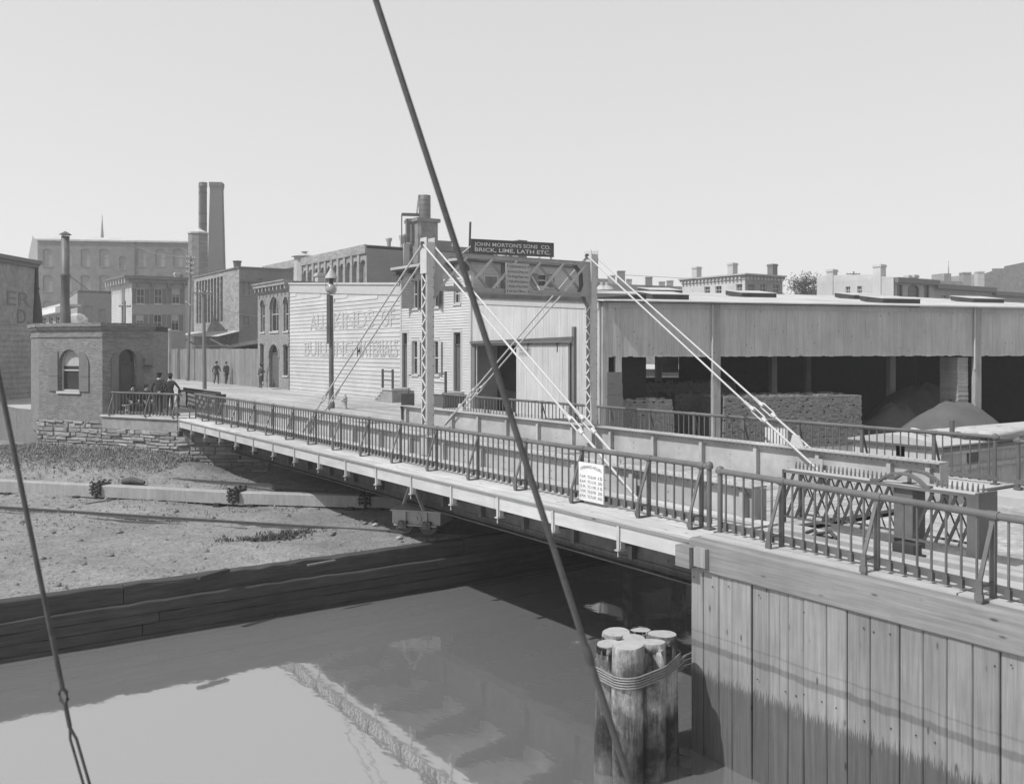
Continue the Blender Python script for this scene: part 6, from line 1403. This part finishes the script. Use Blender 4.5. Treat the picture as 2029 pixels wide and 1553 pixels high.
# ================================================================== STREET FURNITURE
x, y, d = pX(657, 18.0); lp = root('street_lamp', 'tall arc lamp with conical hood and glass globe at the kerb before the storehouse', 'street lamp', (x, y, -.02))
g = G(); g.tube([(x, y, -.05), (x, y, .5), (x, y, 3), (x, y, zz(585, d))], [.14, .12, .11, .085], 10); g.lathe((x, y, 0), [(.17, -.03), (.17, .25), (.13, .3)], 10); mk('pole', g, mt['iron'], lp)
bx, by = pd(651.5, d - .2); g = G(); g.obox((bx, by), (RX, RY), .075, .09, zz(681, d), zz(584, d)); g.obox((bx + .05, by), (RX, RY), .12, .03, zz(590, d), zz(588, d)); mk('mechanism_box', g, mt['iron'], lp)
g = G(); g.lathe((x, y, 0), [(.06, zz(583, d)), (.2, zz(579, d)), (.235, zz(573, d)), (.2, zz(567, d)), (.12, zz(563, d))], 16); gm = bpy.data.materials.new('opal_globe'); gm.use_nodes = True; gm.node_tree.nodes['Principled BSDF'].inputs['Base Color'].default_value = (.28, .28, .28, 1); gm.node_tree.nodes['Principled BSDF'].inputs['Roughness'].default_value = .15; mk('globe', g, gm, lp)
g = G(); g.lathe((x, y, 0), [(.1, zz(563, d)), (.1, zz(551, d))], 12); mk('lamp_case', g, mt['irond'], lp)
g = G(); g.lathe((x, y, 0), [(.30, zz(552, d)), (.29, zz(549, d)), (.08, zz(534, d)), (.07, zz(530, d)), (.09, zz(528.5, d)), (.0, zz(526.5, d))], 16); mk('hood', g, mt['ironl'], lp)
for s_ in (-1, 1):
    g = G(); g.tube([(x + RX * .28 * s_, y + RY * .28 * s_, zz(551, d)), (x + RX * .26 * s_, y + RY * .26 * s_, zz(575, d)), (x + RX * .12 * s_, y + RY * .12 * s_, zz(585, d))], .012, 5); mk('guard_wire', g, mt['iron'], lp)
g = G(); p = pd(668, d); g.tube([(x, y, zz(598, d)), (p[0] - .1, p[1], zz(598, d)), (p[0] - .12, p[1], zz(592, d))], .02, 5); mk('hook', g, mt['irond'], lp)
x, y, d = pX(684.5, 18.45); hz = lambda q: zz(q, d)
hy = root('fire_hydrant', 'squat iron fire hydrant on the pavement before the storehouse', 'hydrant', (x, y, -.03)); g = G(); g.lathe((x, y, -.03), [(.12, 0), (.12, .05), (.085, .07), (.08, .45), (.11, .47), (.11, .52), (.085, .55), (.06, .64), (.03, .68), (.03, .72), (0, .73)], 12); mk('barrel', g, mt['strut'], hy)
g = G(); g.tube([(x - RX * .06, y - RY * .06, .36), (x - RX * .19, y - RY * .19, .36)], .05, 8); g.tube([(x, y - .05, .36), (x, y - .17, .36)], .05, 8); mk('nozzle', g, mt['strut'], hy)
def pole(name, label, px, d, ytop, zb, arms, lean=0., r=.13):
    c = pd(px, d); c2 = pd(px + lean, d); t = root(name, label, 'pole', (c[0], c[1], zb)); g = G(); g.tube([(c[0], c[1], zb - .2), (c2[0], c2[1], zz(ytop, d))], [r, r * .7], 8); mk('shaft', g, mt['polewood'], t)
    for y, x0, x1, dy in arms:
        g = G(); a, b = p3(x0, y, d - .12), p3(x1, y + dy, d - .12); g.bar(a, b, .1, .12); mk('crossarm', g, mt['polewood'], t)
        for q in (.08, .3, .7, .92):
            p = a.lerp(b, q); g = G(); g.tube([p, p + Vector((0, 0, .12))], .02, 5); g.lathe((p.x, p.y, p.z + .1), [(.05, 0), (.05, .07), (.02, .12), (0, .12)], 6); mk('insulator', g, mt['trim'], t)
    return t
pole('telegraph_pole', 'tall telegraph pole with four crossarms leaning by the ribbed mill', 373, 84, 508, -.2, [(511, 369, 387, 3), (521, 369, 385, 4), (531, 369, 385, 4), (541, 369, 384, 4), (600, 368, 378, 8)], 6)
pole('telegraph_pole', 'single armed pole standing in the street before the board fence', 406, 66.4, 577, 0, [(581, 386, 421, 1)], -2, .15)
pole('telegraph_pole', 'short pole with one crossarm in front of the shuttered house', 243, 84, 600, -.2, [(607, 236, 260, 0)], 0, .1)
pole('telegraph_pole', 'thin bare pole close beside the short crossarm pole', 248.5, 86, 596, -.2, [], 0, .09)
pole('telegraph_pole', 'distant pole with a wide crossarm above the white walled house', 1692, 130, 538, -.2, [(543, 1677, 1705, 0)], 0, .15)
g = G(); a, b = p3(388, 581, 66.3), p3(520, 626, 75); m_ = a.lerp(b, .5) - Vector((0, 0, .5)); g.tube([a, a.lerp(m_, .5) - Vector((0, 0, .12)), m_, m_.lerp(b, .5) - Vector((0, 0, .12)), b], .018, 4); mk('overhead_wire', g, mt['wire'], None, 'drooping wire from the street pole towards the brick building', 'wire')
for i, (pa, pb, sg_, lb) in enumerate(((p3(370, 511, 84), p3(240, 470, 200), .8, 'upper wire running from the tall pole back over the factory'), (p3(385, 531, 84), p3(520, 540, 130), .5, 'wire from the tall pole passing behind the ribbed mill chimney'), (p3(419, 581, 66.3), p3(420, 560, 20), .3, 'wire'), (p3(1240, 545, 70), p3(1692, 544, 130), .6, 'faint wire strung over the shed roofs to the distant pole'), (p3(1692, 544, 130), p3(2050, 548, 150), .6, 'faint wire running right from the distant pole'))):
    if i == 2: continue
    m_ = pa.lerp(pb, .5) - Vector((0, 0, sg_)); g = G(); g.tube([pa, pa.lerp(m_, .5) - Vector((0, 0, sg_ * .25)), m_, m_.lerp(pb, .5) - Vector((0, 0, sg_ * .25)), pb], .016, 4); mk('overhead_wire', g, mt['wire'], None, lb, 'wire', 'overhead wires')
# litter on the bank
for px, py, lb in ((265, 956, 'dark hump of old log lying behind the middle chained timber'),):
    p = pz(px, py + 4, -2.0); g = G(); g.tube([(p[0] - .3, p[1] + .3, -1.90), (p[0] - .02, p[1] + .02, -1.84), (p[0] + .3, p[1] - .3, -1.92)], [.10, .13, .07], 9); mk('old_log', g, mt['bark'], None, lb, 'log')
for i, (px, py, s_) in enumerate(((745, 1045, .09), (791, 1067, .11), (313, 920, .08))):
    p = pz(px, py, -2.08); g = G(); g.blob((p[0], p[1], bank_z(p[0], p[1]) + .03), s_, s_ * .7, s_ * .45, i, 8, 5, .25); mk('pale_stone', g, mt['canvas'], None, ('pale stone on the cinders at the edge of the bridge shadow', 'pale stone beside the rail just below the wheel truck', 'small pale stone in the weeds below the abutment')[i], 'stone')
g = G(); p, q = pz(395, 1152, -2.1), pz(455, 1139, -2.1); g.bar((p[0], p[1] + .06, -2.03), (q[0], q[1] + .1, -2.0), .14, .06); mk('drift_board', g, mt['darktimber'], None, 'dark drift board lying on the edge of the bulkhead', 'board')
# weeds and grass on the bank
def weeds(n, xy, h0, h1, seed, label, mat='weed'):
    rr = random.Random(seed); g = G()
    for _ in range(n):
        x, y = xy(rr); z = bank_z(x, y) - .01; h = rr.uniform(h0, h1)
        for k in range(rr.randint(3, 6)):
            t = rr.uniform(0, 6.28); w = rr.uniform(.004, .009); dx, dy = math.cos(t), math.sin(t); l = h * rr.uniform(.2, .8); q = h * rr.uniform(.6, 1)
            a = (x + rr.uniform(-.05, .05), y + rr.uniform(-.05, .05)); m_ = (a[0] + dx * l * .5, a[1] + dy * l * .5, z + q * .75); e = (a[0] + dx * l, a[1] + dy * l, z + q * .9)
            g.add([(a[0] - dy * w, a[1] + dx * w, z), (a[0] + dy * w, a[1] - dx * w, z), (m_[0] + dy * w * 1.6, m_[1] - dx * w * 1.6, m_[2]), (m_[0] - dy * w * 1.6, m_[1] + dx * w * 1.6, m_[2]), e], [(0, 1, 2, 3), (3, 2, 4)])
    mk('weeds', g, mt[mat], None, label, 'weeds', kind='stuff')
def along(rr):
    t = rr.random(); a, b = ((3.2, 47.5), A0) if t < .25 else ((A0, A1) if t < .6 else (A1, (10.9, 38.0))); q = rr.random(); dd = abs(rr.gauss(0, 1.3)) + .12; nx_, ny_ = -.88, -.5
    return a[0] + (b[0] - a[0]) * q + nx_ * dd, a[1] + (b[1] - a[1]) * q + ny_ * dd * 1.6
weeds(7000, along, .06, .24, 4, 'rough weeds growing along the foot of the stone abutment')
def patch(rr): p = pz(543, 1062, -2.1); return p[0] + rr.gauss(0, .55), p[1] + rr.gauss(0, .28)
weeds(420, patch, .05, .16, 5, 'dark patch of weeds on the cinders in front of the rail', 'weedd')
def spread(rr): return rr.uniform(1, 12), rr.uniform(27, 42)
weeds(1800, spread, .03, .09, 6, 'sparse grass scattered over the cinder bank')
rr = random.Random(17); g = G()
for i in range(260):
    x, y = rr.uniform(-1, 12.3), 20.8 + rr.random() ** 1.3 * 17; r_ = rr.choice((.02, .03, .03, .04, .06, .09))
    g.blob((x, y, bank_z(x, y) + r_ * .2), r_, r_ * rr.uniform(.6, 1), r_ * .6, i, 6, 4, .3)
mk('rubble', g, mt['stone'], None, 'stray stones and clinker strewn over the cinder bank', 'rubble', kind='stuff')
for i, (px, py, L_, an, lb) in enumerate(((170, 1000, .9, .4, 'thin weathered lath lying left on the cinders below the chained timbers'), (330, 1030, .6, 2.2, 'short weathered lath lying near the guard strip'), (610, 1120, .7, .1, 'weathered stick lying above the bulkhead edge'))):
    p = pz(px, py, -2.1); z = bank_z(*p) + .025; g = G(); g.bar((p[0], p[1], z), (p[0] + L_ * math.cos(an), p[1] + L_ * math.sin(an), z + .01), .07, .03); mk('lath', g, mt['polewood'], None, lb, 'lath', 'scraps of wood on the bank')
# small cinders near the water edge
rr = random.Random(8); g = G()
for _ in range(9000):
    x, y = rr.uniform(-2, 12.5), 20.5 + rr.random() ** 1.5 * 16; s_ = rr.uniform(.008, .028); z = bank_z(x, y)
    g.add([(x - s_, y, z), (x + s_ * .5, y - s_, z), (x + s_ * .6, y + s_, z), (x + rr.uniform(-.5, .5) * s_, y, z + s_ * 1.2)], [(0, 1, 3), (1, 2, 3), (2, 0, 3)])
mk('gravel', g, mt['gravel'], None, 'loose cinders and gravel on the open bank', 'gravel', kind='stuff')

# ================================================================== PEOPLE
def skin(verts, edges, rad, sub=1):
    me = bpy.data.meshes.new('body'); me.from_pydata(verts, edges, []); o = bpy.data.objects.new('body', me); COL.objects.link(o)
    m = o.modifiers.new('s', 'SKIN'); m.use_smooth_shade = True
    for i, v in enumerate(me.skin_vertices[0].data): v.radius = (rad[i], rad[i]) if isinstance(rad[i], float) else rad[i]; v.use_root = i == 0
    o.modifiers.new('u', 'SUBSURF').levels = sub; o.modifiers['u'].render_levels = sub
    dg = bpy.context.evaluated_depsgraph_get(); m2 = bpy.data.meshes.new_from_object(o.evaluated_get(dg)); bpy.data.objects.remove(o); bpy.data.meshes.remove(me); return m2
def person(label, loc, heading, h, pose, hat='bowler', coat=True, cloth='cloth', z0=None):
    k = h / 1.75; V = []; E_ = []; RD = []
    def v(p, r, to=None):
        V.append((p[0] * k, p[1] * k, p[2] * k)); RD.append((r[0] * k, r[1] * k) if isinstance(r, tuple) else r * k)
        if to is not None: E_.append((to, len(V) - 1))
        return len(V) - 1
    ph = pose.get('pelvis', .93); lean = pose.get('lean', 0.)
    pel = v((0, 0, ph), (.155, .115)); sp = v((0, lean * .3, ph + .2), (.15, .11), pel); chst = v((0, lean * .7, ph + .43), (.18, .115), sp); nk = v((0, lean, ph + .575), .058, chst)
    hd = v((0, lean * 1.05 + .02, ph + .66), (.075, .085), nk); v((0, lean * 1.1 + .02, ph + .76), (.078, .09), hd); 
    v((0, lean * 1.05 + .115, ph + .665), .016, hd)
    zc = ph + .49
    for sx, nm in ((-1, 'L'), (1, 'R')):
        sh_ = v((sx * .175, lean * .8, zc), .07, chst); el, wr_, tip = pose['arm' + nm]
        f = lambda p: (sx * p[0], p[1], p[2])
        e = v(f(el), .05, sh_); w = v(f(wr_), .036, e); d = Vector(f(tip)) - Vector(f(wr_)); n = d.normalized(); side = n.cross(Vector((0, 1, 0))) if abs(n.y) < .9 else Vector((1, 0, 0)); side.normalize()
        pm = Vector(f(wr_)) + n * .07; p_ = v(pm, (.038, .026), w)
        for q, ln in ((-.027, .075), (-.009, .09), (.009, .085), (.027, .068)): 
            b1 = v(pm + side * q + n * .045, .0105, p_); v(pm + side * q + n * (.045 + ln * .6) + Vector((0, .012, 0)), .009, b1)
        t1 = v(Vector(f(wr_)) + n * .04 + side * -.045 * 1, .012, p_); v(Vector(f(wr_)) + n * .085 + side * -.065, .010, t1)
        hp = v((sx * .085, 0, ph - .05), .095, pel); kn, an = pose['leg' + nm]; kk = v(f(kn), .065, hp); a_ = v(f(an), .048, kk); v((f(an)[0] + sx * .01, f(an)[1] + .13, f(an)[2] - .045), .038, a_)
    m = skin(V, E_, RD); me = m
    for x in (mt[cloth], mt['skin'], mt['felt']): me.materials.append(x)
    hands = [Vector(V[i]) for i in range(len(V)) if RD[i] == (.038 * k, .026 * k)]
    for p in me.polygons:
        c = p.center; p.use_smooth = True
        if c.z > (ph + .56) * k: p.material_index = 1
        elif any((c - hh).length < .10 * k for hh in hands): p.material_index = 1
        elif c.z < .085 * k: p.material_index = 2
        else: p.material_index = 0
    if z0 is None: z0 = 0.
    o = bpy.data.objects.new('person', me); put(o, None, (loc[0], loc[1], z0)); o.rotation_euler = (0, 0, heading); tag(o, label, 'person')
    def child(nm, g, mat):
        ms = bpy.data.meshes.new(nm); ms.from_pydata(g.v, [], g.f); ms.materials.append(mat); ms.polygons.foreach_set('use_smooth', g.sm); c = bpy.data.objects.new(nm, ms); COL.objects.link(c); c.parent = o; WL[c.name] = Vector((0, 0, 0))
    hz_ = (ph + .775) * k; hy_ = lean * 1.1 * k + .01
    g = G()
    if hat == 'bowler': g.lathe((0, hy_, hz_), [(.145 * k, -.01), (.15 * k, .005), (.1 * k, .008), (.098 * k, .06 * k), (.08 * k, .1 * k), (.04 * k, .12 * k), (0, .122 * k)], 14)
    elif hat == 'cap': g.lathe((0, hy_, hz_ - .01), [(.1 * k, -.02), (.105 * k, .02), (.125 * k, .05 * k), (.11 * k, .075 * k), (0, .085 * k)], 14); g.add([(-.07 * k, hy_ + .08 * k, hz_), (.07 * k, hy_ + .08 * k, hz_), (.05 * k, hy_ + .17 * k, hz_ - .015), (-.05 * k, hy_ + .17 * k, hz_ - .015)], [(0, 1, 2, 3)])
    else: g.lathe((0, hy_, hz_), [(.13 * k, 0), (.13 * k, .01), (.09 * k, .012), (.085 * k, .09 * k), (0, .1 * k)], 14)
    child('hat', g, mt['felt'])
    g = G(); g.blob((0, hy_ - .02 * k, hz_ - .07 * k), .084 * k, .092 * k, .075 * k, 3, 12, 8, .03); child('hair', g, mt['felt'])
    if coat:
        g = G(); n_ = 16; prof = [(.165, .125, ph + .12), (.19, .15, ph - .02), (.205, .165, ph - .16), (.2, .16, ph - .16), (.16, .12, ph + .1)]; vs = []
        for rx, ry, z in prof:
            for j in range(n_): t = 2 * math.pi * j / n_; vs.append((rx * k * math.cos(t), ry * k * math.sin(t) + lean * .1, z * k))
        g.add(vs, [(i * n_ + j, i * n_ + (j + 1) % n_, (i + 1) * n_ + (j + 1) % n_, (i + 1) * n_ + j) for i in range(4) for j in range(n_)], True); child('coat_skirt', g, mt[cloth])
    return o
DOWN = ((.27, -.03, 1.17), (.27, .04, .93), (.265, .06, .84)); HIP = ((.36, -.10, 1.18), (.19, .05, 1.0), (.11, .1, .97)); BACK = ((.28, -.12, 1.16), (.1, -.17, .98), (.02, -.17, .93)); REACH = ((.30, .12, 1.2), (.36, .33, 1.08), (.36, .42, 1.06))
LEGS = ((.10, .02, .48), (.11, -.02, .075))
p = pz(312, 824, .0); person('man in a flat cap and dark coat leaning at the abutment railing, hands behind him', (p[0] + .1, p[1] + .15), -.55, 1.80, dict(armL=DOWN, armR=BACK, legL=((.11, .06, .48), (.13, .06, .075)), legR=LEGS, lean=.05), 'cap')
p = pz(333, 824, .0); person('man in a round brimmed hat with one arm stretched to the railing, nearest the bridge', (p[0] + .12, p[1] + .15), -.45, 1.74, dict(armL=HIP, armR=((.36, .0, 1.2), (.43, .13, .97), (.44, .17, .89)), legL=LEGS, legR=((.12, -.08, .49), (.13, -.1, .075)), lean=.06), 'bowler')
SITL = ((.13, .42, .47), (.13, .44, .075)); SARM = ((.26, .02, .74), (.2, .26, .60), (.16, .33, .57))
n_ = f2.n; hd_ = math.atan2(n_[1], n_[0]) - math.pi / 2
for px, hh, ht, lb in ((254, 1.7, 'cap', 'seated man in dark clothes in the shade by the bridge house door'), (281, 1.66, 'soft', 'seated man in a soft hat at the right end of the bridge house bench')):
    s = f2.at(px)[0]; q = f2.P(s, 0, .42); person(lb, q, hd_, hh, dict(pelvis=.50, armL=SARM, armR=SARM, legL=SITL, legR=SITL, lean=.06), ht, False, 'cloth', .0)
g = G(); a, b = f2.at(238)[0], f2.at(300)[0]; fbox(g, f2, a, b, .22, .56, .37, .41); bn_ = root('bench', 'plain plank bench against the shaded wall of the bridge house', 'bench', f2.P((a + b) / 2, 0, .4)); mk('seat', g, mt['weathered'], bn_)
for c in (a + .15, b - .15): 
    g = G(); fbox(g, f2, c - .03, c + .03, .25, .53, 0, .37); mk('leg', g, mt['weathered'], bn_)
WLK = dict(armL=((.26, .08, 1.17), (.25, .2, .95), (.25, .25, .87)), armR=((.26, -.1, 1.17), (.26, -.1, .93), (.26, -.08, .84)), legL=((.09, .16, .5), (.09, .1, .09)), legR=((.1, .02, .49), (.1, -.22, .12)), lean=.03)
person('man walking in the street by the fence, the left one of two', (22.7, 75.6), math.pi + .1, 1.82, WLK, 'bowler', True, 'cloth2', -.03)
person('man walking in the street by the fence, the right one of two', (23.3, 75.0), math.pi + .1, 1.80, dict(WLK, armL=WLK['armR'], armR=WLK['armL'], legL=WLK['legR'], legR=WLK['legL']), 'soft', True, 'cloth2', -.03)
q = fb_.P(fb_.at(537)[0], 0, .75); person('man in a waistcoat and white sleeves standing in the brick building doorway', (q[0], q[1]), math.pi / 2 + .3, 1.70, dict(armL=HIP, armR=DOWN, legL=LEGS, legR=LEGS), 'soft', False, 'cloth2', .02)

# ------------------------------------------------------------------ the air: thin even haze round the whole place
hm = bpy.data.materials.new('haze_air'); hm.use_nodes = True; t_ = hm.node_tree; t_.nodes.clear()
o_ = t_.nodes.new('ShaderNodeOutputMaterial'); v_ = t_.nodes.new('ShaderNodeVolumePrincipled'); v_.inputs['Color'].default_value = (.97, .97, .97, 1); v_.inputs['Density'].default_value = .0008; v_.inputs['Anisotropy'].default_value = .2
t_.links.new(v_.outputs[0], o_.inputs['Volume'])
g = G(); g.box(-1000, -70, -5.6, 1300, 1600, 46); mk('haze', g, hm, None, kind='stuff', base=(0, 0, -5.6))
